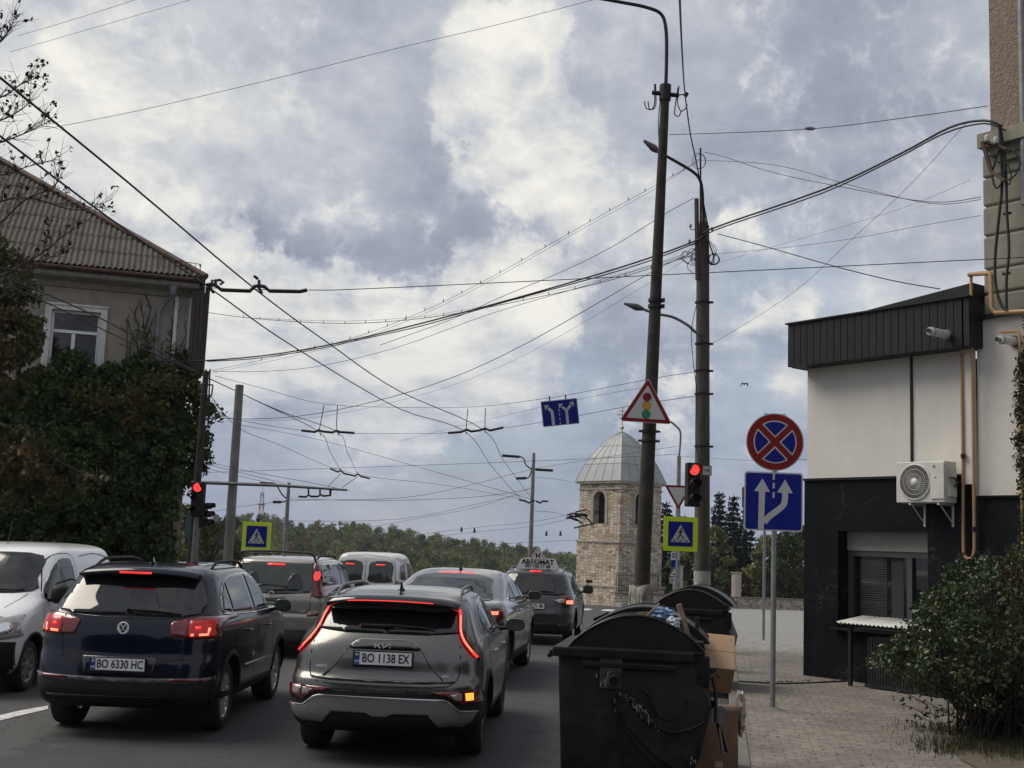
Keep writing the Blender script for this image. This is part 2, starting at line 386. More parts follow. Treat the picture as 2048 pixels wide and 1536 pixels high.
def masonry_mat(name, cols, mortar, w=.42, h=.2, warp=.10, scale=1.0, stain=None):
    m, T, b = custom(name); oc = T.coord('Object'); sp = T.a('ShaderNodeSeparateXYZ', ins={0: oc})
    u = T.m('ADD', sp.outputs[0], sp.outputs[1])
    uv = T.a('ShaderNodeCombineXYZ', ins={0: u, 1: sp.outputs[2], 2: 0.0}).outputs[0]
    wv = T.vm('ADD', uv, T.vm('SCALE', T.vm('SUBTRACT', T.noise(uv, 2.2, 3, .6, out=1), (.5, .5, .5)), warp))
    vv = T.mapped(wv, (1/w, 1/h, 1))
    v1 = T.a('ShaderNodeTexVoronoi', ins={'Vector': vv, 'Scale': 1.0, 'Randomness': .75}, voronoi_dimensions='2D')
    v2 = T.a('ShaderNodeTexVoronoi', feature='DISTANCE_TO_EDGE', ins={'Vector': vv, 'Scale': 1.0, 'Randomness': .75}, voronoi_dimensions='2D')
    rs = T.a('ShaderNodeSeparateColor', ins={0: v1.outputs['Color']})
    c = T.ramp(rs.outputs[0], [(i/(len(cols)-1), q) for i, q in enumerate(cols)])
    c = T.mix(T.ramp(T.noise(oc, 14, 5, .65), [(.35, .3), (.7, 0)]), c, tuple(q*.55 for q in cols[0]))
    if stain: c = T.mix(T.ramp(T.noise(oc, .8, 5, .6), [(.5, 0), (.75, .5)]), c, stain)
    mo = T.ramp(v2.outputs['Distance'], [(.015, 1), (.075, 0)])
    c = T.mix(mo, c, mortar); T.i(b, 'Base Color', c); b.inputs['Roughness'].default_value = .9
    hh = T.m('ADD', T.ramp(v2.outputs['Distance'], [(0, 0), (.12, 1)]), T.m('MULTIPLY', T.noise(oc, 18, 4, .6), .4))
    T.i(b, 'Normal', T.a('ShaderNodeBump', ins={'Height': hh, 'Strength': .8, 'Distance': .05})); return m
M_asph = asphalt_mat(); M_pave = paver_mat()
def grass_ground():
    m, T, b = custom('grass_ground'); oc = T.coord('Object')
    c = T.mix(T.ramp(T.noise(oc, .6, 8, .7), [(.35, 0), (.65, 1)]), (.045, .055, .022), (.10, .085, .045)); T.i(b, 'Base Color', c)
    b.inputs['Roughness'].default_value = .95; return m
M_grassg = grass_ground()
M_soil = pbr('bare_soil', (.085, .070, .050), .95, var=.35, vscale=9, bump=.6, bscale=30)

RIDGE = [(-400, 0), (-102, 1.4), (-83, 3.2), (-60, 1.4), (-39, .8), (-27, -.6), (-16, -1.2), (-4, -3.4), (6, -3.4), (13, -5.0), (22, -6.4), (60, -8), (400, -6)]
def terr(x, Y):
    if Y < 104: return gz(Y)-.03
    a = -11.0 + .0*x
    if Y < 190: return lerp(gz(104)-.03, a, ((Y-104)/86)**1.0)
    rx = interp(x*400/max(Y, 300), RIDGE)
    if Y < 430: 
        t = (Y-190)/240; return lerp(a, rx, t*t*(3-2*t))
    return rx - (Y-430)*.02
def build_ground():
    xs = sorted(set([-700, -500, -400, -300, -250] + list(range(-200, 201, 12)) + [250, 300, 400, 500, 700]))
    ys = [-60, -20, 0, 10, 22] + list(range(24, 40, 2)) + [45, 60, 80, 104] + list(range(116, 440, 12)) + [520, 700, 1000, 1600, 2400]
    v = [(x, y, terr(x, y)) for y in ys for x in xs]; n = len(xs)
    f = [(j*n+i, j*n+i+1, (j+1)*n+i+1, (j+1)*n+i) for j in range(len(ys)-1) for i in range(n-1)]
    mb = MB(); mb.add(v, f, True); tag(mb.build('ground', M_grassg), kind='structure')
build_ground()
def kx(Y): return .14 + .174*Y          # kerb line between carriageway and pavement
def sheet(name, xa, xb, ys, dz, mat, nx=6):
    mb = MB(); v = []; f = []
    for j, y in enumerate(ys):
        a, b_ = xa(y), xb(y)
        for i in range(nx+1): v.append((lerp(a, b_, i/nx), y, gz(y)+dz))
    for j in range(len(ys)-1):
        for i in range(nx): k = j*(nx+1)+i; f.append((k, k+1, k+nx+2, k+nx+1))
    mb.add(v, f, True); return tag(mb.build(name, mat), kind='structure')
YS = [-8, 0, 8, 14, 20, 22] + [22+i for i in range(1, 13)] + [40, 50, 60, 72, 86, 95]
sheet('road', lambda y: -14.0, lambda y: kx(y)+.02, YS, 0.0, M_asph, 12)
sheet('cross_road', lambda y: -60.0, lambda y: -14.0, [40, 50, 60, 72, 86, 95], 0.0, M_asph)
SWZ = .10
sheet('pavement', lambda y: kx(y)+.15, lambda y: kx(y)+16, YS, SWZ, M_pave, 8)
M_kerb = pbr('kerb_concrete', (.13, .122, .11), .9, var=.25, vscale=5, bump=.4, dirt=.6)
def build_kerb():
    mb = MB(); v = []; f = []
    for y in YS:
        a = kx(y); z = gz(y)
        v += [(a, y, z-.02), (a, y, z+SWZ), (a+.02, y, z+SWZ+.016), (a+.15, y, z+SWZ+.016), (a+.15, y, z-.02)]
    for j in range(len(YS)-1):
        for i in range(4): k = j*5+i; f.append((k, k+5, k+6, k+1))
    mb.add(v, f, False); tag(mb.build('kerb', M_kerb, fixn=True), kind='structure')
build_kerb()
M_paint = pbr('road_paint', (.60, .60, .58), .75, dirt=.9, dscale=9, dirtcol=(.13, .13, .13), var=.12, vscale=20)
def marking(name, pts, dz=.006):
    g = [G(*p) for p in pts]; v = [(p.x, p.y, gz(p.y)+dz) for p in g]
    mb = MB(); mb.add(v, [tuple(range(len(v)))], False); return mb.build(name, M_paint, fixn=False)
tag(marking('road_marking', [(-60, 1449), (0, 1442), (40, 1432), (96, 1419), (96, 1412), (40, 1422), (0, 1431), (-60, 1438)]), kind='structure')
def zebra():
    mb = MB()
    for k in range(7):
        x0 = -4.6 + k*1.35+3; mb.add([(x0, 66, gz(66)+.006), (x0+.7, 66, gz(66)+.006), (x0+.7+.6, 71, gz(71)+.006), (x0+.6, 71, gz(71)+.006)], [(0, 1, 2, 3)], False)
    tag(mb.build('zebra_crossing', M_paint), kind='structure')
zebra()

# ---------------------------------------------------------------- foliage
def leaf_mat(name, cols, rough=.55, trans=.25, spec=.35):
    m, T, b = custom(name)
    rnd = T.a('ShaderNodeNewGeometry').outputs['Random Per Island']
    c = T.ramp(rnd, [(i/(len(cols)-1), q) for i, q in enumerate(cols)])
    oc = T.coord('Object'); n = T.noise(oc, .9, 3, .5)
    c = T.mix(T.ramp(n, [(.35, .45), (.65, 0)]), c, tuple(q*.55 for q in cols[0]))
    T.i(b, 'Base Color', c); b.inputs['Roughness'].default_value = rough; b.inputs['Specular IOR Level'].default_value = spec
    tr = T.a('ShaderNodeBsdfTranslucent', ins={0: c}); mx = T.a('ShaderNodeMixShader', ins={0: trans, 1: b.outputs[0], 2: tr.outputs[0]})
    T.l.new(mx.outputs[0], T.n['Material Output'].inputs[0]); return m
def leaves(name, centers, size, mat, parent=None, world=True, rng=None, aspect=.55, droop=0.3, kindv=None, fold=.18):
    """centers (N,3) array -> one mesh of small pointed, slightly folded leaves"""
    rng = rng or np.random.default_rng(1); N = len(centers); C = np.asarray(centers, float)
    d = rng.normal(size=(N, 3)); d[:, 2] -= droop; d /= np.linalg.norm(d, axis=1)[:, None]
    q = rng.normal(size=(N, 3)); q[:, 2] *= .6; s = np.cross(d, q); s /= np.linalg.norm(s, axis=1)[:, None]+1e-9
    nrm = np.cross(d, s); L = size*(.6+.8*rng.random(N)); W_ = L*aspect*(.8+.4*rng.random(N))
    a = C - d*L[:, None]*.5; c = C + d*L[:, None]*.5; f_ = nrm*(W_*fold)[:, None]
    p1 = C - s*(W_*.5)[:, None] - d*L[:, None]*.08 + f_; p2 = C + s*(W_*.5)[:, None] - d*L[:, None]*.08 + f_
    V = np.stack([a, p1, c, p2], 1).reshape(-1, 3)
    if parent is not None and world:
        Mi = np.array(root_matrix(parent).inverted()); V = V @ Mi[:3, :3].T + Mi[:3, 3]
    me = bpy.data.meshes.new(name); me.vertices.add(4*N); me.vertices.foreach_set('co', V.ravel())
    I = np.arange(N)*4; T_ = np.stack([I, I+1, I+2, I, I+2, I+3], 1).reshape(-1)
    me.loops.add(6*N); me.loops.foreach_set('vertex_index', T_)
    me.polygons.add(2*N); me.polygons.foreach_set('loop_start', np.arange(2*N)*3); me.polygons.foreach_set('loop_total', np.full(2*N, 3))
    me.update(calc_edges=True); me.materials.append(mat)
    o = bpy.data.objects.new(name, me); COL.objects.link(o)
    if parent is not None: o.parent = parent
    return o
def clumps(rng, cen, rad, per, squash=.8):
    """points scattered in soft clumps"""
    cen = np.asarray(cen, float); n = len(cen); r = np.asarray(rad, float)*np.ones(n)
    g = rng.normal(size=(n, per, 3)); g /= np.linalg.norm(g, axis=2)[..., None]; g *= (rng.random((n, per, 1))**.45)
    g[..., 2] *= squash
    return (cen[:, None, :] + g*r[:, None, None]).reshape(-1, 3)
def in_poly(x, y, poly):
    c = False; n = len(poly); j = n-1
    for i in range(n):
        xi, yi = poly[i]; xj, yj = poly[j]
        if (yi > y) != (yj > y) and x < (xj-xi)*(y-yi)/(yj-yi)+xi: c = not c
        j = i
    return c
def sample_poly(rnd, poly, n):
    xs = [p[0] for p in poly]; ys = [p[1] for p in poly]; out = []
    while len(out) < n:
        x, y = rnd.uniform(min(xs), max(xs)), rnd.uniform(min(ys), max(ys))
        if in_poly(x, y, poly): out.append((x, y))
    return out
L_hill = leaf_mat('hill_leaves', [(.125, .165, .065), (.175, .22, .085), (.20, .235, .090), (.135, .135, .056), (.17, .135, .070)], .8, .15, .1)
L_hill2 = leaf_mat('hill_leaves_dark', [(.065, .088, .048), (.085, .112, .056), (.11, .13, .062)], .8, .15, .1)
L_hill3 = leaf_mat('hill_leaves_brown', [(.15, .115, .065), (.20, .145, .080), (.17, .15, .075)], .8, .15, .1)
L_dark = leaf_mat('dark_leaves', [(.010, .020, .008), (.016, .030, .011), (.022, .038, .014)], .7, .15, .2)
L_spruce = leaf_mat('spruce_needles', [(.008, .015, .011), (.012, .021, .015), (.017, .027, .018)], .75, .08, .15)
L_ivy = leaf_mat('vine_leaves', [(.020, .042, .010), (.034, .070, .015), (.052, .094, .020), (.078, .112, .026), (.13, .13, .03)], .5, .22, .35)
L_rust = leaf_mat('rusty_leaves', [(.050, .050, .014), (.080, .056, .020), (.12, .074, .028), (.15, .095, .036)], .6, .2, .25)
L_mix = leaf_mat('autumn_mixed_leaves', [(.032, .050, .012), (.052, .070, .018), (.040, .058, .015), (.085, .072, .022), (.115, .078, .028)], .6, .2, .25)
L_bush = leaf_mat('shrub_leaves', [(.014, .032, .007), (.024, .050, .010), (.036, .064, .013), (.052, .074, .018), (.11, .11, .045)], .38, .14, .5)
L_thuja = leaf_mat('thuja_fronds', [(.020, .034, .010), (.032, .050, .014), (.050, .062, .018), (.075, .055, .022)], .7, .15, .2)
L_will = leaf_mat('light_green_leaves', [(.035, .052, .014), (.052, .074, .018), (.075, .092, .024)], .7, .25, .2)
L_brownbush = leaf_mat('red_brown_leaves', [(.045, .022, .012), (.075, .032, .016), (.045, .040, .016)], .7, .2, .2)
M_bark = pbr('bark', (.045, .036, .028), .95, var=.4, vscale=8, bump=.8, bscale=25)
M_twig = pbr('twig', (.028, .022, .018), .9)

def forest():
    rng = np.random.default_rng(11); rnd = random.Random(5); cen = []; rad = []; cen2 = []; cen3 = []
    for row in range(26):
        Y = 200 + row*9.2
        n = int((Y*.42)/6.2)
        for k in range(n):
            x = -Y*.32 + (k+rnd.random())*Y*.42/n; y = Y+rnd.uniform(-5, 5); h = rnd.uniform(5.5, 8.8); g = terr(x, y)
            cw = rnd.uniform(2.0, 3.8)
            which = rnd.random()
            tgt = cen2 if which < .28 else (cen3 if which > .88 else cen)
            for q in range(9):
                a = rnd.uniform(0, 2*PI); e = rnd.random(); rr = cw*(1-.75*e)*math.sqrt(rnd.random())
                tgt.append((x+rr*cos(a), y+rr*sin(a), g+h*(.30+.58*e)-.25*rr, cw*.42))
    root = None
    for nm, cc, L in (('a', cen, L_hill), ('b', cen2, L_hill2), ('c', cen3, L_hill3)):
        c = np.array(cc); pts = clumps(rng, c[:, :3], c[:, 3], 60, .85)
        o = leaves('hill_forest' if root is None else 'tree_crown_mass', pts, .48, L, rng=rng, aspect=.8, droop=0)
        if root is None: root = tag(o, 'green and autumn brown wooded hillside beyond the crossroads', 'forest', kind='stuff')
        else: o.parent = root; o['kind'] = 'stuff'
forest()

def trunk_mesh(mb, base, top, r0, r1, rnd, wob=.1, n=6):
    pts = []; rs = []
    for i in range(n+1):
        t = i/n; p = Vector(base).lerp(Vector(top), t) + Vector((rnd.uniform(-wob, wob), rnd.uniform(-wob, wob), 0))*t; pts.append(p); rs.append(lerp(r0, r1, t))
    mb.tube(pts, rs, 8); return pts
def leafy_tree(name, label, loc, h, w, L, seed, nclump=60, per=60, leaf=.16, group=None, cat='tree', trunk_h=.25, flat=.9):
    rnd = random.Random(seed); rng = np.random.default_rng(seed)
    r = empty(name, loc, 0, label, cat, group)
    mb = MB(); tp = trunk_mesh(mb, (0, 0, -.1), (0, 0, h*.75), w*.06+.06, .03, rnd, w*.08)
    cen = []; rad = []
    for i in range(nclump):
        a = rnd.uniform(0, 2*PI); e = rnd.uniform(trunk_h, 1); prof = math.sin(PI*min(1, max(.06, (e-trunk_h*.6)/(1-trunk_h*.6))**.75))**.6
        rr = w*.5*prof*math.sqrt(rnd.uniform(.15, 1)); c = Vector((rr*cos(a), rr*sin(a), h*e*.96)); cen.append(c); rad.append(w*rnd.uniform(.08, .16))
        if i % 3 == 0:
            s = tp[min(len(tp)-1, int(e*.6*len(tp)))]; m_ = s.lerp(c, .5)+Vector((0, 0, -.05*h)); mb.tube([s, m_, c], [w*.02+.01, w*.012+.006, .006], 5)
    mb.build('trunk', M_bark, r)
    pts = clumps(rng, cen, rad, per, flat)
    leaves('crown', pts, leaf, L, r, world=False, rng=rng)
    return r
def spruce(loc, h, w, seed, label, group=None):
    rnd = random.Random(seed); rng = np.random.default_rng(seed); r = empty('spruce_tree', loc, 0, label, 'spruce', group)
    mb = MB(); mb.tube([(0, 0, -.1), (0, 0, h*.5), (0, 0, h*.98)], [h*.02, h*.012, .02], 7)
    pts = []
    lev = int(h*2.0)
    for i in range(lev):
        e = i/lev; z = h*(.06+.93*e); rr = w*.5*(1-e)**.85+.12; nb = max(5, int(11*(1-e)+4))
        for k in range(nb):
            a = 2*PI*(k+rnd.random()*.8)/nb; l = rr*rnd.uniform(.65, 1.1); q = []
            for s in range(4):
                t = s/3; q.append(Vector((l*t*cos(a), l*t*sin(a), z - l*.35*t + l*.22*t*t)))
            if e < .8: mb.tube(q, [.03*(1-e)+.01, .02*(1-e)+.008, .012, .006], 4, caps=False)
            for s in range(int(6+l*16)):
                t = rnd.random()**.7; p = Vector((l*t*cos(a), l*t*sin(a), z - l*.35*t + l*.22*t*t)); sp = .28*(1-t)+.12
                pts.append((p.x+rnd.gauss(0, sp*.6), p.y+rnd.gauss(0, sp*.6), p.z+rnd.gauss(-.08, .10)))
    mb.build('trunk', M_bark, r); leaves('crown', np.array(pts), .42, L_spruce, r, world=False, rng=rng, aspect=.34, droop=.55)
    return r
def gp(x, Y, dz=0.0):                     # ground point under photo column x at distance Y
    p = P(x, hY(x), Y); z = gz(Y) if Y < 104 else terr(p.x, Y); return Vector((p.x, Y, z+dz))
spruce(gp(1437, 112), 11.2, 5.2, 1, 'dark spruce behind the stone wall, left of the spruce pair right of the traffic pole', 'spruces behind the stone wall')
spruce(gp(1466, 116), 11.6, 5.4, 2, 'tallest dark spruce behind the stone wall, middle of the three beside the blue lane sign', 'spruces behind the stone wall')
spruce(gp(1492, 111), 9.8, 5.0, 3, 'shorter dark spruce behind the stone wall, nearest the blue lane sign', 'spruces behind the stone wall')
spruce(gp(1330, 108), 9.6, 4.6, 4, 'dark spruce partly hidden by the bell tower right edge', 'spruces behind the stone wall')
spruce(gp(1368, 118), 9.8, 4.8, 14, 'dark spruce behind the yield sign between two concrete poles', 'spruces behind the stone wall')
leafy_tree('broadleaf_tree', 'olive green bushy tree between the traffic pole and the brick gate pillar', gp(1428, 104), 6.8, 3.6, L_hill, 21, 60, 60, .3, trunk_h=.02)
leafy_tree('broadleaf_tree', 'green bushy tree behind the pedestrian crossing sign and camera sign', gp(1375, 105), 5.5, 4.2, L_hill, 22, 60, 55, .3, trunk_h=.02)
leafy_tree('broadleaf_tree', 'broad light green tree behind the wall between sign posts and dark building', gp(1578, 104), 6.4, 5.4, L_will, 23, 110, 60, .3, trunk_h=.02)
leafy_tree('broadleaf_tree', 'mid green tree behind the wall just left of the sign posts', gp(1530, 108), 6.6, 4.6, L_hill, 24, 90, 60, .3, trunk_h=.02)
leafy_tree('shrub', 'red brown shrub behind the stone wall beside the brick gate pillar', gp(1478, 102), 3.2, 2.4, L_brownbush, 25, 40, 50, .24, cat='bush', trunk_h=.02)
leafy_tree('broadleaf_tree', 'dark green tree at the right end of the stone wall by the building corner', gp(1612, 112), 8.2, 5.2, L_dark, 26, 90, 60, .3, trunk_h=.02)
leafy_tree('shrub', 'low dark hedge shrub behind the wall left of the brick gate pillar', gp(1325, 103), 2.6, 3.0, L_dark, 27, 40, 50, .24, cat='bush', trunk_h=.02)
leafy_tree('broadleaf_tree', 'pale green roadside tree between traffic light and concrete pole on the left', gp(425, 95), 5.0, 5.5, L_will, 31, 90, 60, .32, trunk_h=.02)
leafy_tree('broadleaf_tree', 'dark roadside tree behind the left traffic light', gp(372, 105), 7.0, 6.0, L_hill, 32, 90, 60, .32, trunk_h=.02)

# ---------------------------------------------------------------- bell tower
M_stone = masonry_mat('rubble_limestone', [(.26, .205, .15), (.46, .38, .29), (.58, .50, .40), (.70, .63, .53), (.50, .37, .25), (.62, .55, .46)], (.19, .165, .14), .40, .21, .10, stain=(.20, .16, .12))
M_stonewall = masonry_mat('boulder_wall_stone', [(.24, .19, .14), (.48, .42, .34), (.66, .60, .52), (.42, .30, .22), (.60, .54, .46)], (.06, .05, .045), .24, .19, .05)
M_trim = pbr('limestone_trim', (.33, .30, .25), .85, var=.25, vscale=4, bump=.3)
def tin():
    m, T, b = custom('zinc_roof'); oc = T.coord('Object')
    c = T.mix(T.ramp(T.noise(oc, .9, 5, .6), [(.3, 0), (.7, 1)]), (.24, .26, .265), (.31, .33, .335)); T.i(b, 'Base Color', c)
    b.inputs['Metallic'].default_value = .15; b.inputs['Roughness'].default_value = .6; return m
M_tin = tin(); M_seam = pbr('roof_seam', (.20, .215, .22), .6, .3)
M_gold = pbr('gilded_metal', (.42, .30, .12), .35, .9)
M_black = pbr('near_black', (.008, .008, .009), .7)
M_iron = pbr('dark_iron', (.018, .018, .020), .55, .4)
def bell_tower():
    Y = 92.0; c = gp(1238, Y); s = 2450/Y; base = gz(Y)
    t = empty('bell_tower', c, R(45)-math.atan2(c.x, Y)*1.0, 'stone bell tower with grey metal domed roof beyond the crossing', 'tower')
    def zz(y, x=1238): return CAMZ + (hY(x)-y)/s - base
    hw = 81/s/math.sqrt(2)
    w1, w2, w3, w4 = hw, hw*1.015, hw*1.05, hw*1.13
    ze, zb, z2, z3 = zz(966), zz(982), zz(1085), zz(1170)
    arch_w, az0, az1 = .62, zz(1050), zz(1003)
    def wall(mb, z0, z1, w, holes):
        # four faces; a face with an arched opening is split round it
        for k in range(4):
            Rm = Matrix.Rotation(k*PI/2, 4, 'Z')
            mb.M = Rm
            if not holes:
                mb.add([(-w, -w, z0), (w, -w, z0), (w, -w, z1), (-w, -w, z1)], [(0, 1, 2, 3)], False)
            else:
                a, b0, b1 = holes; out = [(-w, z0), (w, z0), (w, z1), (-w, z1)]
                arch = [(-a, b0), (a, b0)] + [(a*cos(PI*i/10), b1+a*sin(PI*i/10)) for i in range(11)]
                mb.add([(-w, -w, z0), (-a, -w, z0), (-a, -w, z1), (-w, -w, z1)], [(0, 1, 2, 3)], False)
                mb.add([(a, -w, z0), (w, -w, z0), (w, -w, z1), (a, -w, z1)], [(0, 1, 2, 3)], False)
                if b0 > z0+.01: mb.add([(-a, -w, z0), (a, -w, z0), (a, -w, b0), (-a, -w, b0)], [(0, 1, 2, 3)], False)
                top = [(a*cos(PI*i/12), b1+a*sin(PI*i/12)) for i in range(13)]
                for i in range(12):
                    p, q = top[i], top[i+1]
                    mb.add([(p[0], -w, p[1]), (p[0], -w, z1), (q[0], -w, z1), (q[0], -w, q[1])], [(0, 1, 2, 3)], False)
                ring = [(-a, b0), (a, b0)] + top
                for i in range(len(ring)):
                    p, q = ring[i], ring[(i+1) % len(ring)]
                    mb.add([(p[0], -w, p[1]), (q[0], -w, q[1]), (q[0], -w+.55, q[1]), (p[0], -w+.55, p[1])], [(0, 1, 2, 3)], False)
        mb.M = None
    mb = MB(); wall(mb, z2, ze, w1, (arch_w, az0, az1)); mb.build('upper_wall', M_stone, t)
    mb = MB(); wall(mb, z3, z2, w3*.99, None); mb.build('middle_wall', M_stone, t)
    mb = MB(); wall(mb, -.3, z3, w4, None); mb.build('base_wall', M_stone, t)
    for (lz, lw, lh) in ((z2, 2*w3+.1, .12), (z3, 2*w4+.1, .12), (zb, 2*w1+.16, .12), (ze-.1, 2*w1+.42, .2)):
        mb = MB(); mb.box((0, 0, lz), (lw, lw, lh)); mb.build('ledge', M_trim, t)
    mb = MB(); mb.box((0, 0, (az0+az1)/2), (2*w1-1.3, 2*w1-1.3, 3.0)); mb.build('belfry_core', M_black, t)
    for k in range(4):                       # stone arch rims
        mb = MB(); mb.M = Matrix.Rotation(k*PI/2, 4, 'Z'); n = 12
        for i in range(n):
            a0, a1 = PI*i/n, PI*(i+1)/n; r0, r1 = arch_w, arch_w+.24
            p = [(r*cos(a), az1+r*sin(a)) for r, a in ((r0, a0), (r1, a0), (r1, a1), (r0, a1))]
            mb.prism(p, 'y', -w1-.05, -w1+.02)
        for sx in (-1, 1): mb.box((sx*(arch_w+.12), -w1-.015, (az0+az1)/2), (.24, .07, az1-az0))
        mb.build('window_arch', M_trim, t)
    for k in (1, 0):
        mb = MB(); mb.M = Matrix.Rotation(k*PI/2, 4, 'Z'); mb.lathe([(.02, 0), (.12, -.05), (.2, -.35), (.3, -.55), (.31, -.6)], (0, -w1+.3, az1+.35), n=14)
        mb.build('bell', pbr('bronze', (.05, .04, .025), .5, .8), t)
    prof = [(91, 967), (86, 957), (80, 945), (73, 932), (62, 916), (52, 905), (43, 895), (32, 884), (20, 874), (9, 868), (1, 864)]
    pr = [(a/s/math.sqrt(2), zz(b)) for a, b in prof]
    mb = MB()
    for (a0, h0), (a1, h1) in zip(pr, pr[1:]):
        for k in range(4):
            mb.M = Matrix.Rotation(k*PI/2, 4, 'Z'); mb.add([(-a0, -a0, h0), (a0, -a0, h0), (a1, -a1, h1), (-a1, -a1, h1)], [(0, 1, 2, 3)], False)
    mb.M = None
    rf = mb.build('dome_roof', M_tin, t)
    mb = MB()
    for k in range(4):
        mb.M = Matrix.Rotation(k*PI/2, 4, 'Z')
        for fx in (-1, -.6, -.2, .2, .6): mb.tube([(fx*a, -a-.008, h) for a, h in pr], .016, 4, False)
        for i in (3, 6): mb.tube([(-pr[i][0], -pr[i][0]-.012, pr[i][1]), (pr[i][0], -pr[i][0]-.012, pr[i][1])], .014, 4, False)
    mb.M = None; mb.build('roof_seam', M_seam, rf)
    mb = MB(); zt = zz(865); mb.cyl((0, 0, zt-.1), (0, 0, zz(816)), .035, .03, 8)
    mb.lathe([(.01, -.14), (.13, -.06), (.16, 0), (.13, .07), (.01, .15)], (0, 0, zz(856)), n=14)
    Rm = Matrix.Rotation(R(-45), 3, 'Z')
    mb.box((0, 0, zz(830)), (.75, .05, .06), Rm.to_3x3()); mb.box((0, 0, zz(823)), (.36, .05, .05), Rm.to_3x3()); mb.box((0, 0, zz(838)), (.4, .05, .05), (Rm @ Matrix.Rotation(R(20), 3, 'Y')))
    for dx in (-.38, .38): mb.lathe([(.01, -.05), (.05, 0), (.01, .05)], Rm @ Vector((dx, 0, zz(830))), n=8)
    mb.build('cross', M_gold, t)
    mb = MB(); dz0 = z3-.2; mb.M = Matrix.Rotation(PI/2, 4, 'Z'); mb.M = None
    # low arched doorway in the face to the right, with its steel gate
    for k in (1,):
        mb.M = Matrix.Rotation(PI/2, 4, 'Z')
        pts = [(-.75, z3-.75), (.75, z3-.75)] + [(.75*cos(PI*i/10), z3+.25+.75*sin(PI*i/10)) for i in range(11)]
        mb.prism(pts, 'y', -w4-.03, -w4+.1)
    mb.build('doorway', M_black, t)
bell_tower()

def stone_wall():
    a, b_ = G(1190, 1216), G(1660, 1204)
    a = gp(1232, 86.5); b_ = gp(1665, 99)
    ang = math.atan2(b_.y-a.y, b_.x-a.x); t = empty('stone_wall', a, ang, 'low boulder wall with stone coping along the churchyard', 'wall')
    L = math.hypot(b_.y-a.y, b_.x-a.x); za = 0; zb = gz(b_.y)-gz(a.y)
    def sl(p0, p1, mbx, y0, y1, h0, h1):
        mbx.hexa([(p0, y0, lerp(za, zb, p0/L)+h0), (p1, y0, lerp(za, zb, p1/L)+h0), (p1, y1, lerp(za, zb, p1/L)+h0), (p0, y1, lerp(za, zb, p0/L)+h0),
                  (p0, y0, lerp(za, zb, p0/L)+h1), (p1, y0, lerp(za, zb, p1/L)+h1), (p1, y1, lerp(za, zb, p1/L)+h1), (p0, y1, lerp(za, zb, p0/L)+h1)])
    mb = MB(); sl(0, L, mb, 0, .45, -.4, .88); mb.build('masonry', M_stonewall, t)
    mb = MB(); sl(-.02, L+.02, mb, -.06, .51, .882, .96); mb.build('coping', pbr('brown_coping', (.16, .13, .11), .85, var=.3), t)
    mb = MB(); sl(0, 5.2, mb, -.7, -.05, -.3, .28); mb.build('step', M_trim, t)
    # railing on the left length of the wall
    r = empty('iron_railing', a + Vector((0, 0, .96)), ang, 'thin dark iron railing on the churchyard wall beside the bell tower', 'railing')
    mb = MB(); RL = 3.9
    for z in (.12, 1.2): mb.box((RL/2+.3, .22, z), (RL, .04, .04))
    for i in range(27): mb.box((.3+RL*i/26, .22, .72), (.022, .022, 1.4))
    mb.build('bars', M_iron, r)
    M_br = masonry_mat('pillar_brick', [(.55, .49, .41), (.62, .57, .49), (.48, .42, .35)], (.2, .18, .16), .26, .10, .01)
    for px, hh, lab in ((1342, 2.0, 'pale brick gate pillar behind the speed camera sign post'), (1456, 1.75, 'pale brick gate pillar standing on the boulder wall before the spruces')):
        # height above the wall
        u = (px-1232)/(1665-1232); q = Vector(a).lerp(b_, u); q.z += .96
        p = empty('gate_pillar', q + Vector((.15, .25, 0)), ang, lab, 'pillar')
        mb = MB(); mb.box((0, 0, hh/2), (.62, .4, hh)); mb.build('shaft', M_br, p)
        mb = MB(); mb.box((0, 0, hh+.04), (.74, .52, .08)); mb.build('cap', M_trim, p)
stone_wall()
# ================================================================ CARS
M_rub = pbr('tyre_rubber', (.016, .016, .017), .8, var=.3, vscale=12, bump=.3, bscale=50)
M_blkp = pbr('black_plastic', (.012, .012, .0125), .6, spec=.25, bump=.1, bscale=200, dirt=.35, dirtcol=(.06, .055, .05))
M_gblk = pbr('gloss_black', (.008, .008, .009), .12, coat=.6)
M_alloy = pbr('alloy_silver', (.62, .62, .63), .25, .85)
M_darkalloy = pbr('alloy_dark', (.10, .10, .11), .3, .85)
M_chrome = pbr('chrome', (.75, .75, .77), .12, 1.0)
M_badge = pbr('badge_silver', (.78, .78, .78), .35, .0)
M_silverp = pbr('satin_silver', (.42, .42, .43), .35, .7)
def glassm(name, col, rough=.04, dirt=.0, ior=1.5):
    m, T, b = custom(name); oc = T.coord('Object')
    c = T.mix(T.ramp(T.noise(oc, 2.2, 4, .5), [(.35, 0), (.7, 1)]), tuple(q*.6 for q in col), col)
    if dirt: c = T.mix(T.ramp(T.noise(oc, 5, 7, .7), [(.4, 0), (.8, dirt)]), c, (.16, .15, .14))
    T.i(b, 'Base Color', c); b.inputs['Roughness'].default_value = rough; b.inputs['Specular IOR Level'].default_value = .7; b.inputs['IOR'].default_value = ior
    return m
M_glass = glassm('tinted_car_glass', (.009, .011, .012)); M_glass2 = glassm('clear_car_glass', (.050, .058, .052), .06, .25)
M_glass3 = glassm('dusty_car_glass', (.014, .016, .016), .10, .25)
M_red = pbr('red_lens', (.13, .003, .004), .12, coat=.8, var=.3, vscale=40)
M_redlit = pbr('lit_red_lamp', (.4, .01, .01), .3, emis=(1, .045, .04), estr=.95)
M_redhot = pbr('lit_red_core', (.5, .05, .03), .3, emis=(1, .22, .13), estr=1.5)
